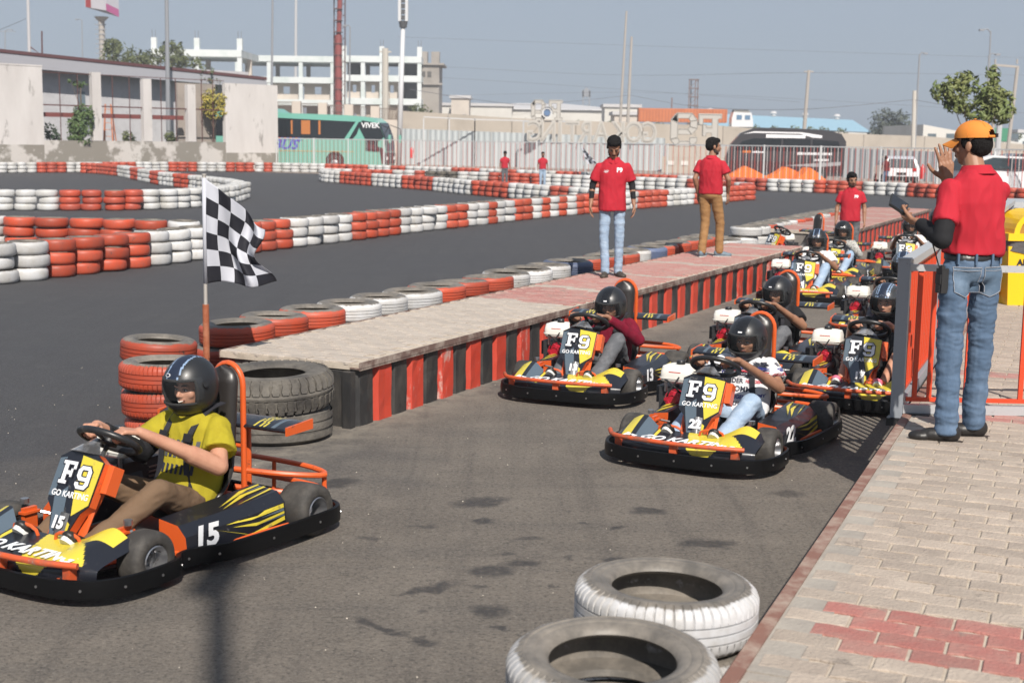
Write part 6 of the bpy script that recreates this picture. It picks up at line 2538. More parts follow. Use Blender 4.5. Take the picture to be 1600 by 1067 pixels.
# ---------------------------------------------------------------- raised road wall, corrugated sheets, backward letters
TANC = M('tan_concrete', (.40, .355, .30), .9, col2=(.34, .30, .25), nscale=.25, bump=.2)
rw = thing('retaining_wall', 'long tan concrete retaining wall of the raised road', 'wall')
us = [(600, 172), (700, 178), (800, 185), (900, 189), (1005, 193), (1130, 197), (1200, 203), (1350, 210), (1445, 213), (1600, 226), (1900, 240)]
pts = []
for i, (u, v) in enumerate(us):
    y = 128 + 42 * i / 10
    pts.append(survey(u, v, y))
for i in range(len(pts) - 1):
    a, b = pts[i], pts[i + 1]
    k = max(1, int((b - a).length / 6.5))
    for j in range(k):
        p, q = a.lerp(b, j / k), a.lerp(b, (j + 1) / k)
        d = (q - p).normalized() * .03
        p, q = p + d, q - d
        m = MB()
        m.add([(p.x, p.y, 0), (q.x, q.y, 0), (q.x, q.y, q.z), (p.x, p.y, p.z), (p.x, p.y + .4, 0), (q.x, q.y + .4, 0), (q.x, q.y + .4, q.z), (p.x, p.y + .4, p.z)], [(0, 1, 2, 3), (3, 2, 6, 7), (5, 4, 7, 6), (1, 5, 6, 2), (4, 0, 3, 7)])
        m.build('wall_panel', TANC, rw)
m = MB()
for i in range(len(pts) - 1):
    a, b = pts[i], pts[i + 1]
    m.add([(a.x, a.y + .45, a.z - .9), (b.x, b.y + .45, b.z - .9), (b.x * 1.6, b.y + 110, b.z - .9), (a.x * 1.6, a.y + 110, a.z - .9)], [(0, 1, 2, 3)])
    m.add([(a.x, a.y + .42, 0), (b.x, b.y + .42, 0), (b.x, b.y + .42, b.z - .3), (a.x, a.y + .42, a.z - .3)], [(0, 1, 2, 3)])
m.build('raised_road', M('road_fill', (.26, .23, .2), .95), None, kind='structure')

CORR = M('pale_corrugated_sheet', (.49, .525, .53), .55, col2=(.42, .46, .47), nscale=.8, stretch=(1, 1, .2))


def corrugated(pa, pb, label, pitch=.55):
    t = thing('corrugated_fence', label, 'fence')
    pa, pb = V(pa), V(pb)
    L_ = V((pb.x - pa.x, pb.y - pa.y, 0)).length
    ns = max(1, int(L_ / 3.0))
    d = V((pb.x - pa.x, pb.y - pa.y, 0)).normalized()
    nr = V((d.y, -d.x, 0))
    for s in range(ns):
        m = MB()
        w = L_ / ns
        k = int(w / pitch * 4)
        vs = []
        for i in range(k + 1):
            t_ = s * w + w * i / k
            p = V((pa.x, pa.y, 0)) + d * t_ + nr * (.05 if (i // 2) % 2 else 0)
            zz = pa.z + (pb.z - pa.z) * t_ / L_
            vs += [(p.x, p.y, 0), (p.x, p.y, zz)]
        m.add(vs, [(2 * i, 2 * i + 2, 2 * i + 3, 2 * i + 1) for i in range(k)])
        m.build('sheet', CORR, t)
    return t


c1 = corrugated(survey(622, 201, 117), survey(1040, 216, 104), 'pale corrugated sheet fence behind the middle of the track fence')
c2 = corrugated(survey(1308, 231, 92), survey(1680, 246, 74), 'pale corrugated sheet fence behind the parked white cars')
# low kerb blocks seen through the fence
kb = thing('kerb_blocks', 'tan yard wall with white painted blocks left of the black bus', 'wall')
a, b = survey(1035, 258, 98), survey(1200, 262, 98)
m = MB()
m.box((a.x, 98, 0), (b.x + 4, 98.2, 1.15))
m.build('low_wall', TANC, kb)
for i in range(10):
    m = MB()
    x = a.x + .3 + i * 1.0
    m.box((x, 97.95, .55), (x + .5, 97.999, .85))
    m.build('block', M('white_kerb_block', (.6, .58, .54), .8), kb)

SIGN = M('pale_grey_letters', (.42, .40, .37), .7)
SIGNE = M('letter_edge', (.36, .345, .315), .8)


def big_text(s, size, u, v, y, label, sx=1., bold=.02):
    p = survey(u, v, y)
    t = thing('sign_letters', label, 'sign', (p.x, y, p.z), pi, 'backward sign letters seen from behind')
    F = frame((0, 0, 0), (1, 0, 0), (0, 0, 1))
    text(s, size, SIGN, t, F, bold=bold, ext=.14, sx=sx, name='letter')
    # raised stroke inside each letter, as the hollow back of a box letter shows
    text(s, size, SIGNE, t, frame((0, .16, 0), (1, 0, 0), (0, 0, 1)), bold=-.045, ext=.02, sx=sx, name='letter_recess')
    return t


def block_text(ch, w, h, u, v, y, label):
    """octagonal block letter, a thick slab with a raised outline"""
    p = survey(u, v, y)
    t = thing('sign_letters', label, 'sign', (p.x, y, p.z), pi)
    m = MB()
    m2 = MB()
    for poly in slab_letters(ch, w, h):
        pp = [((x - .5) * w, 0, (z - .5) * h) for x, z in poly]
        m.prism(pp, (0, .28, 0))
        cx_, cz_ = sum(q[0] for q in pp) / len(pp), sum(q[2] for q in pp) / len(pp)
        m2.tube([(cx_ + (q[0] - cx_) * .94, .285, cz_ + (q[2] - cz_) * .94) for q in pp], .035, 4, closed=True)
    m.build('letter', SIGN, t)
    m2.build('letter_outline', SIGNE, t)


for i, (ch, u) in enumerate(zip('GOKARTING', (1014, 990, 966, 939, 915, 894, 875, 856, 835))):
    lab = 'backward letter G at the right end of the sign on the fence' if i == 0 else 'backward letter G at the left end of the sign on the fence' if i == 8 else 'backward letter %s of the go karting sign on the fence' % ch
    big_text(ch, 2.05, u, 208 + (u - 830) * .012 - 1, 100, lab, .78, .07)
block_text('9', 2.0, 2.35, 1068, 203, 100, 'big backward numeral nine on the entrance sign')
block_text('F', 1.7, 2.35, 1108, 204, 100, 'big backward letter F on the entrance sign')
block_text('9', 1.15, 1.6, 841, 173, 108, 'smaller backward numeral nine standing higher up at left')
block_text('F', 1.1, 1.6, 868, 173, 108, 'smaller backward letter F standing higher up beside a round logo')
p = survey(855, 176, 107.6)
t = thing('round_logo', 'small blue and white round logo between the higher backward letters', 'logo', (p.x, 107.6, p.z))
m = MB()
m.lathe([(.001, .0), (.42, .0), (.42, .08)], 20, 0, T=Matrix.Rotation(pi / 2, 4, 'X'))
m.lathe([(.001, .02), (.26, .02), (.26, .09)], 16, 1, T=Matrix.Rotation(pi / 2, 4, 'X'))
m.build('disc', [M('logo_white', (.55, .55, .55), .6), M('logo_blue', (.10, .17, .30), .6)], t)
fr_ = thing('letter_stand', 'grey steel stand carrying the backward sign letters', 'stand')
m = MB()
a, b = survey(800, 223, 100.4), survey(1140, 228, 100.4)
m.beam(a, b, .12, .12)
for u in (812, 900, 985, 1040, 1130):
    p = survey(u, 222 + (u - 800) * .012, 100.4)
    m.box((p.x - .06, 100.34, 0), (p.x + .06, 100.46, p.z))
m.build('letter_beam', GALVL, fr_)
m = MB()
a, b = survey(818, 190, 108.4), survey(895, 190, 108.4)
m.beam(a, b, .1, .1)
for u in (818, 893):
    p = survey(u, 190, 108.4)
    m.box((p.x - .06, 108.34, 0), (p.x + .06, 108.46, p.z))
m.build('upper_beam', GALVL, fr_)
# white boards of the enclosure
for i, (u0, u1, v0, v1, y) in enumerate(((662, 742, 183, 187, 112), (742, 895, 187, 191, 112))):
    fr2 = thing('white_frame', ('left', 'right')[i] + ' part of the thin white pipe frame above the corrugated fence', 'frame')
    m = MB()
    a, b = survey(u0, v0, y), survey(u1, v1, y)
    m.beam(a, b, .09, .09)
    for u in (u0, (u0 + u1) / 2, u1):
        p = survey(u, (v0 + v1) / 2, y)
        m.box((p.x - .045, y - .045, 0), (p.x + .045, y + .045, p.z))
    m.build('pipe', PW, fr2)
# ---------------------------------------------------------------- buses, cars, lorries
GLASS = M('dark_bus_glass', (.012, .015, .018), .08, spec=.8)
GLASSL = M('car_glass', (.03, .04, .045), .1, spec=.8)
BTIRE = M('vehicle_tyre', (.02, .02, .02), .8)
HUB = M('wheel_hub', (.35, .35, .36), .4, metal=.6)
TEAL = M('teal_bus_paint', (.16, .41, .335), .35, coat=.4)


def road_wheel(root, x, y, r, w=.26):
    m = MB()
    m.lathe([(r * .55, -w / 2), (r * .9, -w / 2), (r, -w / 2 + .04), (r, w / 2 - .04), (r * .9, w / 2), (r * .55, w / 2)], 22, T=Matrix.Translation((x, y, r)) @ Matrix.Rotation(pi / 2, 4, 'X'))
    o = m.build('wheel', BTIRE, root, smooth=40)
    m = MB()
    m.lathe([(r * .56, w / 2 - .02), (r * .5, w / 2 - .08), (r * .3, w / 2 - .02), (.001, w / 2)], 16, T=Matrix.Translation((x, y, r)) @ Matrix.Rotation(pi / 2, 4, 'X'))
    for k in range(5):
        a = k * 2 * pi / 5
        m.beam((x + r * .1 * cos(a), y - w / 2 - .005, r + r * .1 * sin(a)), (x + r * .52 * cos(a), y - w / 2 + .02, r + r * .52 * sin(a)), .05, .02)
    m.build('rim', HUB, o, smooth=40)
    return o


bus = thing('coach', 'teal coach with dark windows and orange curtains parked behind the fence', 'bus')
bp = survey(604, 262, 90.0)
bus.matrix_world = frame((bp.x, 89.2, 0), (1, -.16, 0), (.16, 1, 0))     # x forward (to the right), y away; origin at the front near corner
side = [(-12, .35), (-.05, .35), (0, .55), (.02, 1.3), (-.12, 2.2), (-.45, 3.1), (-.9, 3.42), (-2.4, 3.55), (-6.8, 3.66), (-7.2, 3.70), (-7.6, 3.95), (-12, 4.0)]
m = MB()
m.prism([(x, 0, z) for x, z in side], (0, 2.5, 0))
m.build('body', TEAL, bus)
m = MB()      # lower front bulge in dark red
m.prism([(.03, -.02, .5), (.05, -.02, 1.15), (-.2, -.02, 1.5), (-1.1, -.02, 1.78), (-1.25, -.02, 1.5), (-.35, -.02, 1.25), (-.25, -.02, .5)], (0, 2.54, 0))
m.build('front_mask', M('maroon_mask', (.05, .022, .028), .4), bus)
m = MB()
m.prism([(-12, -.012, 2.15), (-2.2, -.012, 2.02), (-1.9, -.012, 2.35), (-1.6, -.012, 3.14), (-7.4, -.012, 3.35), (-12, -.012, 3.4)], (0, .02, 0))
m.build('side_window', GLASS, bus)
m = MB()
m.prism([(-2.42, -.016, 2.05), (-1.75, -.016, 3.16), (-1.95, -.016, 3.17), (-2.75, -.016, 2.02)], (0, .004, 0))
m.build('window_pillar', TEAL, bus)
m = MB()
m.prism([(-1.35, -.013, 2.05), (-.4, -.013, 1.95), (-.09, -.013, 2.2), (-.44, -.013, 3.08), (-1.55, -.013, 3.24), (-1.75, -.013, 2.8)], (0, .01, 0))
m.prism([(-1.3, -.014, 1.3), (-.55, -.014, 1.25), (-.5, -.014, 1.95), (-1.3, -.014, 2.04)], (0, .01, 0))
m.build('door_window', GLASS, bus)
m = MB()
m.prism([(.03, .12, 1.3), (-.105, .12, 2.2), (-.43, .12, 3.08), (-.43, 2.38, 3.08), (-.105, 2.38, 2.2), (.03, 2.38, 1.3)][0:3] + [(-.40, .12, 3.11), (-.07, .12, 2.2), (.06, .12, 1.3)], (0, 2.26, 0))
m.build('windscreen', GLASS, bus)
text('VIVEK', .46, K_WH, bus, frame((-.98, -.03, 2.92), (1, 0, 0), (0, 0, 1)), bold=.012, ext=.003, name='bus_lettering')
BLU = M('blue_lettering', (.05, .07, .45), .5)
text('BUS', .85, BLU, bus, frame((-6.75, -.02, 1.62), (1, 0, 0), (0, 0, 1)), bold=.02, ext=.003, shear=.4, sx=1.15, name='bus_lettering')
m = MB()
for i in range(12):
    x = -7.9 + i * .19
    m.box((x - .0, -.02, 2.0), (x + .13, -.013, 2.09), i % 2)
m.build('dash_sticker', [M('bus_red', (.5, .03, .03), .5), BLU], bus)
m = MB()
m.box((-8, -.02, 1.93), (-5.5, -.014, 1.95), 0)
m.box((-12, -.02, 1.22), (-2.1, -.013, 1.25), 1)
m.build('side_stripe', [BLU, M('orange_stripe', (.6, .33, .08), .5)], bus)
for x, w in ((-7.55, .12), (-6.3, .12), (-5.6, .6), (-4.45, .14), (-9, .3), (-10.5, .5)):
    m = MB()
    m.box((x, -.02, 2.32), (x + w, -.016, 3.2))
    m.build('curtain', M('orange_curtain', (.42, .15, .04), .8), bus)
m = MB()
m.lathe([(.001, 0), (.62, 0)], 26, T=frame((-3.35, -.016, .62), (1, 0, 0), (0, 0, 1)))
m.build('wheel_arch', M('arch_black', (.01, .01, .01), .9), bus)
road_wheel(bus, -3.35, -.06, .5)
road_wheel(bus, -9.6, -.06, .5)
for s, y in ((0, -.25), (1, 2.55)):
    m = MB()
    m.tube([(-.35, y + (.2 if s == 0 else 0), 3.0), (.35, y, 2.75), (.38, y, 2.3)], .03, 6, 0)
    m.box((.28, y - .1, 1.85), (.42, y + .15, 2.35), 1)
    m.build('mirror', [K_BK, TEAL], bus)
for y in (.15, 2.0):
    m = MB()
    m.box((.04, y, .75), (.07, y + .35, .95))
    m.build('headlight', M('lamp_glass', (.8, .8, .78), .1), bus)

# black bus, rounded
bb = thing('minibus', 'black van bodied bus with white roof stripes parked behind the fence', 'bus')
p = survey(1128, 290, 78)
bb.matrix_world = frame((p.x, 77.5, 0), (1, -.12, 0), (.12, 1, 0))
sideb = [(0.1, .4), (6.5, .4), (6.62, 1.3), (6.62, 2.3), (6.35, 2.72), (5.6, 2.92), (3.0, 3.02), (1.6, 2.98), (.9, 2.72), (.35, 2.1), (.05, 1.3)]
m = MB()
m.prism([(x, 0, z) for x, z in sideb], (0, 2.1, 0))
m.build('body', M('black_van_paint', (.045, .043, .047), .35, coat=.4), bb)
m = MB()
m.prism([(.45, -.01, 1.72), (.95, -.01, 2.25), (1.6, -.01, 2.42), (3.1, -.01, 2.42), (3.1, -.01, 1.75)], (0, .02, 0))
m.prism([(3.2, -.01, 1.75), (3.2, -.01, 2.42), (4.7, -.01, 2.4), (4.7, -.01, 1.75)], (0, .02, 0))
m.prism([(4.8, -.01, 1.75), (4.8, -.01, 2.4), (6.2, -.01, 2.32), (6.4, -.01, 1.75)], (0, .02, 0))
m.build('side_window', GLASS, bb)
m = MB()
m.prism([(1.0, -.012, 2.66), (1.6, -.012, 2.80), (4.2, -.012, 2.78), (5.3, -.012, 2.62), (5.3, -.012, 2.48), (4.8, -.012, 2.50), (4.1, -.012, 2.70), (1.6, -.012, 2.72)], (0, .01, 0))
m.build('roof_stripe', K_WH, bb)
m = MB()
m.prism([(2.25, -.012, 2.46), (4.4, -.012, 2.46), (4.4, -.012, 2.63), (2.25, -.012, 2.65)], (0, .01, 0))
m.build('roof_stripe', K_WH, bb)
m = MB()
m.prism([(.3, -.012, 1.2), (6.5, -.012, 1.1), (6.5, -.012, .6), (.3, -.012, .6)], (0, .01, 0))
m.build('lower_panel', M('maroon_panel', (.05, .02, .022), .4), bb)
for (x0, x1, z, h, mt) in ((1.0, 1.5, 1.62, .13, 1), (1.52, 2.2, 1.62, .11, 0), (4.0, 5.9, 1.55, .15, 0), (4.95, 5.75, 1.22, .13, 0)):
    m = MB()
    x = x0
    while x < x1 - .04:        # small unreadable print, stroke by stroke
        w = R.uniform(.05, .1)
        m.box((x, -.022, z), (x + w, -.014, z + h * R.uniform(.8, 1)))
        x += w + .025
    m.build('van_print', (K_WH, M('van_orange_print', (.7, .2, .03), .5))[mt], bb, kind='stuff')
m = MB()
m.prism([(3.3, -.014, .95), (5.0, -.014, 1.1), (6.4, -.014, 1.2), (6.4, -.014, 1.0), (5.2, -.014, .9)], (0, .004, 0))
m.build('silver_stripe', M('silver_stripe', (.3, .3, .31), .4), bb)
road_wheel(bb, 1.4, -.03, .42)
road_wheel(bb, 5.2, -.03, .42)

# orange covered karts in the yard
OC = M('orange_cover', (.75, .17, .02), .7)
for i, (u, v, y, w) in enumerate(((1165, 284, 74, 1.3), (1228, 286, 73, 1.3), (1262, 287, 72, .9))):
    p = survey(u, v, y)
    t = thing('orange_kart_body', ('left', 'middle', 'right')[i] + ' orange plastic kart body beside the black bus', 'kart body', (p.x, y, 0), .1 * i, 'orange kart bodies in the yard')
    m = MB()
    m.prism([(-w, -.4, .1), (w, -.4, .1), (w * .9, -.4, .35), (w * .3, -.4, .75), (-.1, -.4, .95), (-w * .5, -.4, .6), (-w, -.4, .3)], (0, .9, 0))
    m.build('shell', OC, t)
    m = MB()
    m.box((-w * 1.02, -.42, .02), (w * 1.02, -.38, .2), 0)
    for k in range(5):
        m.box((-w + k * w * .45, -.43, .05), (-w + k * w * .45 + .2, -.385, .18), 1)
    m.build('guard', [M('yellow_guard', (.7, .45, .03), .5), K_WH], t)


# cars
CWH = M('white_car_paint', (.66, .66, .67), .25, coat=.6)


def car(name, label, loc, rz, paint, rear=True, s=1.):
    t = thing(name, label, 'car', loc, rz, 'cars parked behind the fence')
    L_, W_, Hh = 4.2 * s, 1.8 * s, 1.6 * s
    prof = [(-2.1, .35), (2.1, .35), (2.12, .8), (1.95, .98), (1.0, 1.06), (.25, 1.55), (-1.2, 1.6), (-1.85, 1.45), (-2.08, 1.0)]
    m = MB()
    n = len(prof)
    for (k, y) in ((.0, -.90), (0, .90)):
        m.v += [(x * s, (y if z < 1.07 else y * .80) * s, z * s) for x, z in prof]
    m.f += [tuple(range(n)), tuple(range(2 * n - 1, n - 1, -1))] + [(i, n + i, n + (i + 1) % n, (i + 1) % n) for i in range(n)]
    m.m += [0] * (n + 2)
    m.build('body', paint, t, smooth=30)
    m = MB()
    for sgn in (-1, 1):
        m.prism([(x * s, sgn * (.905 if z < 1.2 else .78) * s, z * s) for x, z in ((-1.7, 1.12), (.75, 1.12), (.2, 1.48), (-1.2, 1.52), (-1.6, 1.4))], (0, sgn * .012, 0))
    m.prism([(-1.895 * s, -.62 * s, 1.46 * s), (-1.895 * s, .62 * s, 1.46 * s), (-2.10 * s, .72 * s, 1.03 * s), (-2.10 * s, -.72 * s, 1.03 * s)], (-.02, 0, 0))
    m.prism([(.98 * s, -.8 * s, 1.08 * s), (.98 * s, .8 * s, 1.08 * s), (.28 * s, .68 * s, 1.54 * s), (.28 * s, -.68 * s, 1.54 * s)], (.02, 0, .02))
    m.build('car_window', GLASSL, t)
    for x in (-1.3, 1.35):
        for y in (-.80, .80):
            w = road_wheel(t, x * s, y * s - (0.0 if y < 0 else 0), .33 * s, .22)
    m = MB()
    for y in (-.75, .55):
        m.box((-2.12 * s, y * s, .85 * s), (-2.06 * s, (y + .2) * s, 1.0 * s))
    m.build('tail_light', M('tail_lamp', (.45, .02, .02), .3), t)
    m = MB()
    m.box((-2.16 * s, -.85 * s, .35 * s), (-2.05 * s, .85 * s, .58 * s))
    m.box((-2.13 * s, -.25 * s, .66 * s), (-2.08 * s, .25 * s, .78 * s))
    m.build('rear_bumper', K_BK, t)
    return t


p = survey(1411, 291, 71.5)
car('parked_car', 'white hatchback seen from the rear near the man in dark red', (p.x, 73.0, 0), radians(82), CWH)
p = survey(1578, 308, 57)
car('parked_car', 'white sports utility car at the right edge behind the fence', (p.x + .4, 58.3, 0), radians(12), CWH, s=1.12)
p = survey(1600, 262, 66)
car('parked_car', 'dark car roof showing behind the white car at the right edge', (p.x + .8, 66, 0), radians(5), M('dark_car_paint', (.04, .045, .05), .3, coat=.5), s=1.15)
# red extinguisher cylinders
for i, (u, v, y) in enumerate(((643, 240, 90), (1441, 270, 66))):
    p = survey(u, v, y)
    t = thing('fire_extinguisher', 'red fire extinguisher hung on the fence %s' % ('right of the teal bus', 'right of the white hatchback')[i], 'extinguisher', (p.x, y, p.z - .3))
    m = MB()
    m.lathe([(.001, 0), (.09, 0), (.1, .05), (.1, .5), (.06, .6), (.03, .64), (.03, .7), (.001, .7)], 12)
    m.tube([(.03, 0, .66), (.12, 0, .6), (.14, 0, .3)], .015, 5)
    m.build('cylinder', M('extinguisher_red', (.6, .03, .03), .4), t, smooth=40)

# container lorry and lorry cab on the raised road
p = survey(1065, 190, 172)
t = thing('container_lorry', 'long orange container on the raised road', 'lorry', (p.x, 172, p.z - 1.0))
m = MB()
m.box((-5.3, 0, .9), (5.6, 2.4, 2.55))
m.build('container_body', M('orange_container', (.50, .16, .06), .6, col2=(.42, .13, .05), nscale=1), t)
for i in range(28):
    m = MB()
    x = -5.2 + i * .39
    m.box((x, -.05, 1.0), (x + .14, 0, 2.45))
    m.build('rib', M('orange_rib', (.40, .12, .05), .6), t)
p = survey(1160, 196, 168)
t = thing('lorry_cab', 'white lorry cab with blue windows on the raised road', 'lorry', (p.x, 168, p.z - .2))
m = MB()
m.prism([(-1.3, 0, 0), (1.3, 0, 0), (1.25, 0, .8), (1.05, 0, 1.7), (-1.1, 0, 1.75), (-1.3, 0, 1.0)], (0, 2.2, 0))
m.build('cab', CWH, t)
m = MB()
for x in (-.75, .25):
    m.box((x, -.03, .85), (x + .65, -.0, 1.4))
m.build('cab_window', M('blue_glass', (.12, .2, .3), .2), t)
m = MB()
m.box((-1.05, .2, 1.75), (.9, 2, 1.9))
for k in range(6):
    m.box((-1.0 + k * .33, .15, 1.9), (-.95 + k * .33, 2, 2.05))
m.build('roof_rack', M('rack_grey', (.25, .24, .22), .7), t)

# ---------------------------------------------------------------- buildings beyond
MINT = M('pale_mint_render', (.60, .63, .63), .85, col2=(.50, .56, .54), nscale=.3)
CRM = M('cream_render', (.52, .46, .40), .85, col2=(.46, .41, .36), nscale=.3)
RAW = M('raw_concrete', (.30, .275, .25), .9, col2=(.24, .22, .2), nscale=.4)
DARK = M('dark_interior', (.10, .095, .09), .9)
REB = M('rebar', (.14, .11, .1), .8)


def framed_block(label, u0, u1, y, levels, cols, depth, colmat, back, stubs=(), extra_h=1.0, name='unfinished_building', dark=()):
    """open concrete frame: slabs at the given heights, columns, back wall with openings"""
    a = survey(u0, 200, y).x
    b = survey(u1, 200, y).x
    t = thing(name, label, 'building')
    t.location = (0, y, 0)
    for i, z in enumerate(levels):
        m = MB()
        m.box((a - .3, -.3, z - .55), (b + .3, depth, z + .35))
        m.build('slab', colmat, t)
    n = cols
    for i in range(n + 1):
        x = a + (b - a) * i / n
        z0 = 0
        for z in levels:
            m = MB()
            m.box((x - .3, -.2, z0 + (.35 if z0 else 0)), (x + .3, .4, z - .55))
            m.build('column', colmat, t)
            m = MB()
            m.box((x - .3, depth * .55, z0 + (.35 if z0 else 0)), (x + .3, depth * .55 + .5, z - .55))
            m.build('column', back, t)
            z0 = z
    # set back wall with openings
    z0 = 0
    for li, z in enumerate(levels):
        for i in range(n):
            xa, xb = a + (b - a) * i / n + .3, a + (b - a) * (i + 1) / n - .3
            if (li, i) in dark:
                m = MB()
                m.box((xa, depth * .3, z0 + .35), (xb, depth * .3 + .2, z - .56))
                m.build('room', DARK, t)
            elif back is not None and li < len(levels) - 1:
                w = (xb - xa)
                zz0, zz1 = z0 + .36, z - .56
                m = MB()
                m.box((xa, depth * .10, zz0), (xa + w * .38, depth * .10 + .2, zz1))
                m.box((xa + w * .62, depth * .10, zz0), (xb, depth * .10 + .2, zz1))
                m.box((xa + w * .38, depth * .10, zz0), (xa + w * .62, depth * .10 + .2, zz0 + (zz1 - zz0) * .35))
                m.box((xa + w * .38, depth * .10, zz1 - (zz1 - zz0) * .2), (xa + w * .62, depth * .10 + .2, zz1))
                m.build('room_wall', CRM, t)
        z0 = z
    for i in stubs:
        x = a + (b - a) * i / n
        m = MB()
        m.box((x - .35, 0, levels[-1] + .35), (x + .35, .6, levels[-1] + .35 + extra_h))
        st_ = m.build('stub_column', colmat, t)
        m = MB()
        for q in (-.2, .2):
            m.cyl((x + q, .2, levels[-1] + .3 + extra_h), (x + q * 1.1, .2, levels[-1] + 1.3 + extra_h), .025, 4)
        m.build('rebar', REB, st_)
    return t


zz = lambda v, y, u=500: survey(u, v, y).z
framed_block('left wing of the unfinished mint and white building with roof stubs', 243, 376, 185, [zz(122, 185, 300), zz(82, 185, 300)], 2, 12, MINT, CRM, (0, 1, 2), 1.5)
Y2 = 215
framed_block('middle wing of the unfinished mint building with cream rooms', 372, 520, Y2, [zz(160, Y2), zz(125, Y2), zz(92, Y2)], 3, 14, MINT, CRM, (), 1, dark=((0, 2),))
framed_block('right wing of the unfinished mint building with dark openings', 538, 655, 205, [zz(158, 205, 600), zz(122, 205, 600), zz(92, 205, 600)], 4, 12, MINT, CRM, (0, 2, 4), 1.4, dark=((2, 3), (1, 3), (0, 3), (2, 0)))
rb_ = thing('concrete_tower', 'bare concrete stair block at the right end of the unfinished building', 'building', (0, 209, 0))
a, b = survey(655, 150, 209).x, survey(686, 150, 209).x
m = MB()
m.box((a, 0, 0), (b, 9, zz(102, 209, 670)))
m.build('wall', RAW, rb_)
m = MB()
m.box((a - .1, -.4, zz(102, 209, 670)), (b + .7, 9, zz(99, 209, 670)))
m.box((a - .1, -.4, zz(133, 209, 670)), (b + .5, -.0, zz(130, 209, 670)))
m.build('ledge', RAW, rb_)
for f in (.2, .8):
    m = MB()
    x = a + (b - a) * f
    m.box((x - .6, 0, zz(99, 209, 670)), (x + .6, 2, zz(81, 209, 670)))
    m.build('stub_column', RAW, rb_)
m = MB()
m.box((a + .3, -.05, zz(121, 209, 670)), (a + .9, 0, zz(112, 209, 670)))
m.box((a + 1.2, -.05, zz(121, 209, 670)), (a + 1.8, 0, zz(112, 209, 670)))
m.build('window', DARK, rb_)
# balustrade wall in front of the unfinished building
bw = thing('balustrade', 'low white wall with brown mesh panels in front of the unfinished building', 'wall', (0, 112, 0))
for i in range(11):
    u = 422 + i * 41
    if u > 620:
        break
    p = survey(u, 165, 112)
    m = MB()
    m.box((p.x - .35, -.1, 0), (p.x + .35, .4, zz(157 + i * 2.0, 112)))
    m.build('pillar', CRM, bw)
    q = survey(u + 41, 165, 112)
    m = MB()
    m.box((p.x + .35, .1, 0), (q.x - .35, .2, zz(178 + i * 2, 112)))
    m.build('wall_panel', CRM, bw)
    m = MB()
    z0, z1 = zz(178 + i * 2, 112), zz(160 + i * 2, 112)
    m.box((p.x + .35, .1, z1 - .05), (q.x - .35, .16, z1))
    for k in range(14):
        x = p.x + .4 + (q.x - p.x - .8) * k / 13
        m.box((x - .015, .12, z0), (x + .015, .15, z1))
    m.build('mesh_panel', M('brown_mesh', (.16, .12, .10), .8), bw)

# warehouses and far houses
def house(label, u0, u1, vt, vb, y, mat, roofm, gable=0., wins=6, name='warehouse', depth=20):
    t = thing(name, label, 'building')
    a, b = survey(u0, vt, y), survey(u1, vt, y)
    t.location = (0, y, 0)
    zt = (a.z + b.z) / 2
    m = MB()
    m.box((a.x, 0, 0), (b.x, depth, zt))
    m.build('wall', mat, t)
    m = MB()
    if gable:
        m.prism([(a.x - .5, -.5, zt + .003), (b.x + .5, -.5, zt + .003), ((b.x) * .6 + a.x * .4, depth * .5, zt + gable), (a.x * .7 + b.x * .3, depth * .5, zt + gable)], (0, .1, .15))
    else:
        m.box((a.x - .3, -.3, zt), (b.x + .3, depth, zt + .5))
    m.build('roof', roofm, t)
    for i in range(wins):
        x = a.x + (b.x - a.x) * (i + .5) / wins
        w = (b.x - a.x) / wins * .22
        m = MB()
        m.box((x - w, -.08, zt * .45), (x + w, -.0, zt * .70))
        m.build('window', M('far_window', (.10, .13, .15), .4), t)
    return t


WHT = M('white_render', (.58, .56, .52), .85, col2=(.52, .5, .46), nscale=.2)
GRF = M('pale_grey_roof', (.47, .46, .46), .7)
BLR = M('pale_blue_roof', (.26, .42, .52), .55)
house('long white warehouse with pale grey roof behind the raised road', 735, 985, 172, 200, 265, WHT, GRF, 1.3, 9)
house('small flat roofed cream house left of the white warehouse', 705, 733, 154, 190, 240, CRM, GRF, 0, 2, 'small_house', 8)
house('low pale building between the tree and the warehouse', 690, 800, 166, 195, 250, WHT, GRF, 0, 7)
house('white end house of the warehouse row beside the poles', 945, 1000, 168, 196, 230, WHT, GRF, 0, 3, 'small_house', 8)
house('cream hut partly behind the orange container', 960, 1000, 180, 200, 210, CRM, GRF, 0, 2, 'small_house', 8)
bs = thing('blue_roofed_shed', 'long low shed with pale blue metal roof', 'building', (0, 250, 0))
a, b = survey(1100, 174, 250), survey(1362, 186, 250)
a2, b2 = survey(1100, 196, 250), survey(1362, 207, 250)
m = MB()
m.add([(a.x, 14, a.z), (b.x, 14, b.z), (b2.x, 0, b2.z), (a2.x, 0, a2.z)], [(3, 2, 1, 0)])
m.add([(a.x, 14, a.z), (b.x, 14, b.z), (b2.x, 28, b2.z), (a2.x, 28, a2.z)], [(0, 1, 2, 3)])
m.build('roof', BLR, bs)
m = MB()
m.box((a2.x, .2, 0), (b2.x, 27.8, min(a2.z, b2.z) - .02))
m.build('wall', WHT, bs)
for i in range(5):
    m = MB()
    x = a.x + (b.x - a.x) * (i + .5) / 5
    m.lathe([(.5, 0), (.5, .3), (.7, .5), (.5, .9), (.001, 1.0)], 10, T=Matrix.Translation((x, 14, a.z + (b.z - a.z) * (i + .5) / 5)))
    m.build('roof_vent', GRF, bs)
gb_ = thing('gabled_hall', 'white hall with sloping roof and green door behind the capped man', 'building', (0, 170, 0))
l, t1, r_ = survey(1443, 195, 170), survey(1470, 188, 170), survey(1598, 224, 170)
m = MB()
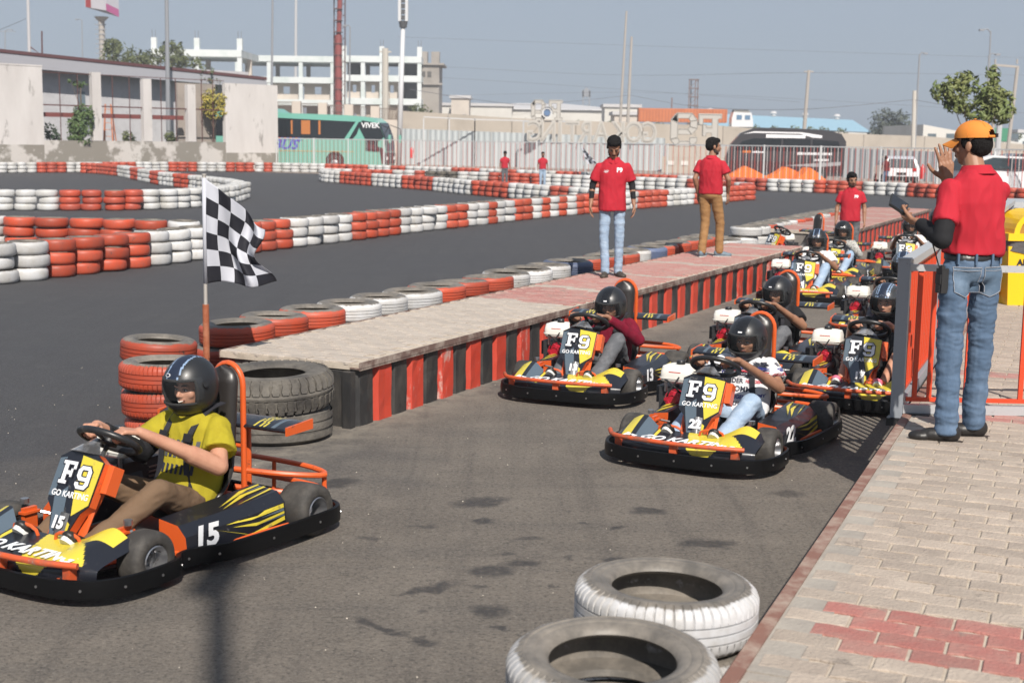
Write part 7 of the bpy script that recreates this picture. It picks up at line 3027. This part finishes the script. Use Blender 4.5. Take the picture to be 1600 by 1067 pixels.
m.prism([(l.x, 0, 0), (l.x, 0, l.z), (r_.x, 0, r_.z), (r_.x, 0, 0)], (0, 20, 0))
m.build('wall', WHT, gb_)
m = MB()
p = survey(1555, 212, 170)
m.box((p.x - 2.1, -.1, p.z - .7), (p.x + 1.9, -.0, p.z + .9))
m.build('door', M('green_door', (.04, .22, .12), .6), gb_)
m = MB()
for u in (1456, 1485, 1585):
    m = MB()
    p = survey(u, 213, 170)
    m.box((p.x - .5, -.08, p.z - .3), (p.x + .5, 0, p.z + .3))
    m.build('window', M('far_window', (.10, .13, .15), .4), gb_)
house('pale far building at the right edge', 1592, 1640, 208, 225, 220, MINT, GRF, 0, 2, 'small_house', 8)
p = survey(1519, 240, 62)
t = thing('red_umbrella', 'small red and white sunshade behind the capped man', 'sunshade', (p.x, 62, p.z - 1.6))
m = MB()
m.lathe([(1.15, 0), (.6, .28), (.001, .42)], 12)
m.build('canopy', M('umbrella_red', (.6, .06, .06), .7), t)
m = MB()
m.cyl((0, 0, -1.2), (0, 0, .4), .03, 6)
m.build('pole', GALVL, t)

# ---------------------------------------------------------------- poles, masts, wires
POLEC = M('concrete_pole', (.36, .33, .30), .9)
POLES = M('pale_steel_pole', (.45, .45, .46), .5)
POLED = M('grey_steel_pole', (.24, .25, .27), .6)


def pole(label, u0, v0, u1, v1, y, r0, r1, mat, name='pole', lamp=0, bars=(), n=8, cat=None, group='poles on the skyline'):
    """(u0,v0) top, (u1,v1) foot or lowest visible point"""
    p, q = survey(u0, v0, y), survey(u1, v1, y)
    d = (p - q)
    foot = q - d * (q.z / d.z) if abs(d.z) > .01 else q
    t = thing(name, label, cat or name.replace('_', ' '), (foot.x, y, 0), 0, group)
    dx = p.x - foot.x
    m = MB()
    m.cyl((0, 0, 0), (dx, 0, p.z), 1, n)
    m.v = []
    m.f = []
    m.m = []
    m.tube([(0, 0, 0), (dx, 0, p.z)], [r0, r1], n)
    m.build('shaft', mat, t, smooth=40)
    if lamp:
        m = MB()
        m.tube([(dx, 0, p.z - .1), (dx + lamp * .5, 0, p.z + .15), (dx + lamp, 0, p.z + .1)], r1 * .8, 6)
        m.box((dx + lamp - (.35 if lamp < 0 else 0), -.15, p.z), (dx + lamp + (.35 if lamp > 0 else 0), .15, p.z + .14))
        m.build('lamp_head', POLED, t)
    for (zf, w, th) in bars:
        m = MB()
        z = p.z * zf
        m.box((dx * zf - w / 2, -.05, z - th / 2), (dx * zf + w / 2, .05, z + th / 2))
        m.build('cross_arm', mat, t)
    return t


pole('tall pale pole with a bent bracket above the plaster wall at far left', 43, -20, 46.5, 103, 92, .13, .10, POLES)
p = survey(46, 73, 92)
t = thing('bracket', 'thin dark bracket and rod fixed beside the far left pole', 'bracket', (p.x, 92, p.z))
m = MB()
m.tube([(0, 0, 0), (.8, 0, -.55), (.85, 0, 1.0)], .05, 6)
m.tube([(.85, 0, 1), (.8, 0, -3.2)], .04, 6)
m.build('rod', IRON, t)
pole('thin street lamp between the left pole and the billboard', 128, 32, 129, 96, 200, .12, .07, POLED, 'street_lamp', -.6)
pole('thick grey pole standing behind the open bays', 260, -20, 263.5, 222, 88, .16, .12, POLED)
pole('thin grey pole rising above the teal bus', 426, -10, 424.5, 150, 130, .13, .09, POLED, 'street_lamp')
pole('faint lattice mast behind the middle wing', 462.5, -10, 462, 110, 320, .38, .3, POLES, 'mast')
pole('street lamp right of the red crane mast', 547, 42, 546, 170, 140, .11, .06, POLED, 'street_lamp', -.3)
pole('leaning twin pole, left one, right of the backward letters', 979, 18, 969, 192, 150, .17, .10, POLEC)
pole('leaning twin pole, right one, with a dark cap', 987, 58, 981, 190, 150, .20, .12, POLEC)
pole('concrete pole above the black bus', 1264, 110, 1256, 211, 120, .20, .13, POLEC, bars=((.985, .8, .1),))
pole('slim lamp pole left of the capped man', 1437, 85, 1430, 213, 135, .12, .08, POLED, 'street_lamp', .4)
pole('short pale concrete pole beside the slim lamp pole', 1429, 142, 1427, 215, 125, .20, .18, M('pale_concrete_pole', (.5, .47, .42), .9))
pole('tall street lamp above the young tree', 1548, 49, 1542, 190, 110, .10, .06, POLED, 'street_lamp', -.55)
pole('second shorter lamp arm pole above the young tree', 1545, 87, 1543, 150, 108, .08, .05, POLED, 'street_lamp', .5)
pole('stout white pole at the right behind the young tree', 1562, 190, 1556, 270, 72, .17, .15, POLES)
pole('short thin chimney pole left of the billboard scaffold', 1050, 153, 1049, 178, 240, .15, .12, M('chimney_brown', (.2, .13, .12), .8))
h1 = pole('left leg of the steel goal shaped pole frame', 1556, 101, 1552, 190, 95, .11, .10, POLEC)
h2 = pole('right leg of the steel goal shaped pole frame', 1590, 104, 1574, 240, 95, .14, .12, POLEC)
a, b = survey(1554, 102, 95), survey(1591, 105, 95)
t = thing('cross_beam', 'horizontal beam joining the goal shaped poles at right', 'beam')
m = MB()
m.beam(a, b, .14, .14)
for u in (1555, 1589):
    p = survey(u, 100, 95)
    m.cyl(p, p + V((0, 0, .3)), .06, 6)
m.build('beam', POLEC, t)
t = pole('thick concrete pole with clamps and coiled wires right of the crane mast', 602, 76, 602, 185, 118, .30, .26, M('pale_pole_concrete', (.46, .43, .38), .9), bars=((.97, 1.0, .12), (.8, .7, .1), (.62, .7, .1)))
# big lighting mast
lm = thing('lighting_mast', 'tall white lighting mast with lamp cluster above the teal bus nose', 'lighting mast')
p0, p1 = survey(623, 255, 100), survey(630, 36, 100)
lm.location = (p0.x, 100, 0)
m = MB()
dx = p1.x - p0.x
m.tube([(0, 0, 0), (dx, 0, p1.z)], [.20, .15], 10)
m.build('shaft', M('white_mast', (.55, .55, .56), .4), lm, smooth=True)
for dxx in (-.25, .25):
    m = MB()
    m.box((dx + dxx - .10, -.2, p1.z + .1), (dx + dxx + .10, .2, p1.z + 3))
    m.build('lamp_panel', M('white_mast', (.55, .55, .56), .4), lm)
m = MB()
m.lathe([(.001, -.4), (.25, -.35), (.32, .1), (.001, .15)], 10, T=Matrix.Translation((dx, 0, p1.z)))
for k in range(7):
    m.box((dx - .14, -.1, p1.z + .2 + k * .4), (dx + .14, .1, p1.z + .5 + k * .4))
m.build('lamp_cluster', M('dark_lamp', (.08, .08, .085), .5), lm)
# red crane mast
cm = thing('crane_mast', 'dark red lattice and tube crane mast rising out of frame', 'crane')
q0, q1 = survey(529, 172, 150), survey(532, -10, 150)
cm.location = (q0.x, 150, 0)
CR = M('crane_red', (.24, .055, .05), .6, col2=(.18, .05, .045), nscale=2)
m = MB()
ztop = q1.z + 1
m.tube([(0, 0, 0), (.0, 0, zz(55, 150))], .40, 10)
m.tube([(.05, 0, zz(55, 150)), (.25, 0, ztop)], .26, 8)
m.build('tube', CR, cm, smooth=40)
m = MB()
for s in (-.55, .62):
    m.tube([(s, .2, 0), (s + .1, .2, ztop)], .07, 5)
k = 0
while k * 1.2 < ztop - 1:
    m.beam((-.55, .2, k * 1.2), (.62, .2, k * 1.2 + .6), .05, .05)
    m.beam((.62, .2, k * 1.2 + .6), (-.55, .2, k * 1.2 + 1.2), .05, .05)
    m.box((-.45, -.42, k * 1.2), (.45, .1, k * 1.2 + .08))
    k += 1
m.build('lattice', M('crane_dark', (.09, .05, .05), .7), cm)
# billboard on a column
bl = thing('billboard', 'pink and white billboard on a round column with rungs', 'billboard')
q0, q1 = survey(160, 98, 190), survey(161, 27, 190)
bl.location = (q0.x, 190, 0)
m = MB()
m.tube([(0, 0, 0), (.05, 0, q1.z - .6)], .42, 12)
m.tube([(.05, 0, q1.z - .6), (.05, 0, q1.z)], [.42, 1.0], 12)
m.build('column', POLEC, bl, smooth=40)
for i in range(9):
    m = MB()
    z = zz(32 + i * 7.5, 190, 160)
    m.box((-.75, -.45, z - .06), (.75, -.38, z + .06))
    m.build('rung', POLED, bl)
a, b, c = survey(133, 5, 190), survey(166, 15, 187), survey(186, 25, 190)
zt = q1.z + 9
BWH = M('billboard_white', (.55, .53, .57), .6)
BPK = M('billboard_pink', (.48, .10, .26), .6)
BRD = M('billboard_red', (.35, .03, .03), .6)
ox, oy = q0.x, 190
f1, f2, f3 = V((a.x - ox, 0, 0)), V((b.x - ox, -3, 0)), V((c.x - ox, 0, 0))
zb = lambda v: zz(v, 190, 160)
m = MB()
m.add([f1 + V((0, 0, zb(12))), f2 + V((0, 0, zb(20))), f2 + V((0, 0, zt)), f1 + V((0, 0, zt))], [(0, 1, 2, 3)], 0)
m.add([f2 + V((0, 0, zb(20))), f3 + V((0, 0, zb(27))), f3 + V((0, 0, zt)), f2 + V((0, 0, zt))], [(0, 1, 2, 3)], 0)
m.add([f3 + V((0, 0, zb(27))), f1 + V((0, 0, zb(12))), f1 + V((0, 0, zt)), f3 + V((0, 0, zt))], [(0, 1, 2, 3)], 0)
m.build('panel', BWH, bl)
m = MB()
g1 = (f3 - f2) * .0
m.add([f2 + V((0, -.05, zb(20))), f3 + V((0, -.05, zb(27))), f3 + V((0, -.05, zb(15))), f2 + V((0, -.05, zb(9)))], [(0, 1, 2, 3)], 0)
m.add([f1 + V((.1, -.15, zb(12))), f1.lerp(f2, .28) + V((0, -.1, zb(14))), f1.lerp(f2, .28) + V((0, -.1, zt)), f1 + V((.1, -.15, zt))], [(0, 1, 2, 3)], 1)
m.build('poster', [BPK, BRD], bl)
# tank tower and billboard scaffold
p = survey(916, 160, 300)
t = thing('tank_tower', 'small grey lattice tower behind the white warehouse', 'tower', (p.x, 300, 0))
zt = zz(140, 300, 916)
m = MB()
for sx in (-.7, .7):
    m.box((sx - .12, 0, 0), (sx + .12, .2, zt))
for k in range(8):
    z = zt * (.55 + k * .055)
    m.beam((-.7, 0, z), (.7, 0, z + .6), .1, .1)
m.box((-.9, 0, zt - 1.6), (.9, 1, zt - .3))
m.box((-.4, 0, zt - .3), (.4, .5, zt + .3))
m.build('lattice', M('hazy_grey_steel', (.25, .26, .28), .7), t)
p = survey(1083, 180, 195)
t = thing('billboard_scaffold', 'rusty bare billboard scaffold above the orange container', 'scaffold', (p.x, 195, 0))
zt, z0 = zz(124, 195, 1083), zz(178, 195, 1083)
m = MB()
for sx, sy in ((-.65, 0), (.2, 0), (.65, .8), (-.3, .8)):
    m.box((sx - .06, sy, 0), (sx + .06, sy + .12, zt))
for k in range(5):
    z = z0 + (zt - z0) * k / 4
    m.box((-.7, -.02, z - .12), (.7, .82, z))
    if k < 4:
        m.beam((-.65, 0, z), (.65, 0, z + (zt - z0) / 4), .06, .06)
m.build('scaffold_bars', M('rusted_steel', (.17, .12, .11), .8), t)
# far street lamp cluster on the left edge
pole('forked street lamp at the left picture edge', 8, 48, 8, 96, 210, .12, .08, POLED, 'street_lamp', .8, bars=((.99, 3.2, .08), (.8, .8, .5)))
# the post behind the photographer whose shadow crosses the lane
bpn = thing('lamp_post', 'slim lamp post behind the camera throwing the long shadow on the lane', 'lamp post', (.66, -3.2, HP))
m = MB()
m.tube([(0, 0, 0), (0, 0, 9.0)], [.075, .055], 10)
m.build('shaft', POLES, bpn, smooth=True)
m = MB()
m.box((-.1, -.25, 9.0), (.1, .25, 9.1))
m.build('lamp_head', POLED, bpn)
# wires
WIRE = M('wire', (.16, .16, .18), .7)


def wire(label, pts, r=.02):
    t = thing('overhead_wire', label, 'wire', group='overhead wires')
    m = MB()
    m.tube([survey(*p) for p in smooth_path(pts, 8, False)], r, 4)
    m.build('strand', WIRE, t)


wire('lowest sagging wire across the middle sky', [(640, 140, 120), (800, 163, 130), (880, 160, 140), (984, 149, 150)])
wire('sagging wire from twin poles to the pale pole', [(984, 149, 150), (1100, 168, 145), (1256, 171, 120), (1428, 156, 125)], .022)
wire('wire from the pale pole to the young tree', [(1428, 156, 125), (1480, 165, 120), (1552, 172, 100)], .02)
wire('faint wire at middle height from left to right', [(700, 105, 200), (980, 118, 200), (1263, 114, 150), (1600, 118, 200)], .018)
wire('faint upper wire across the sky', [(620, 58, 250), (1000, 72, 250), (1436, 86, 240), (1650, 92, 240)], .022)
wire('second lower faint wire across the sky', [(690, 150, 260), (1000, 145, 260), (1300, 158, 240), (1650, 180, 240)], .022)
wire('faint wire above the plaster wall', [(-30, 60, 120), (40, 30, 110)], .02)
wire('lower faint wire behind the unfinished building', [(660, 120, 230), (900, 135, 230), (1250, 160, 220)], .02)

# ---------------------------------------------------------------- haze over the whole place
hb = MB()
hb.box((-420, -60, -1.2), (420, 460, 60))
hm_ = bpy.data.materials.new('haze_air')
hm_.use_nodes = True
hn = hm_.node_tree
for n_ in list(hn.nodes):
    hn.nodes.remove(n_)
ho = hn.nodes.new('ShaderNodeOutputMaterial')
hv_ = hn.nodes.new('ShaderNodeVolumePrincipled')
hv_.inputs['Color'].default_value = (.80, .85, .93, 1)
hv_.inputs['Density'].default_value = .0008
hn.links.new(hv_.outputs[0], ho.inputs['Volume'])
hb.build('haze', hm_, None, kind='stuff', label='thin dusty haze over the whole place', cat='haze')
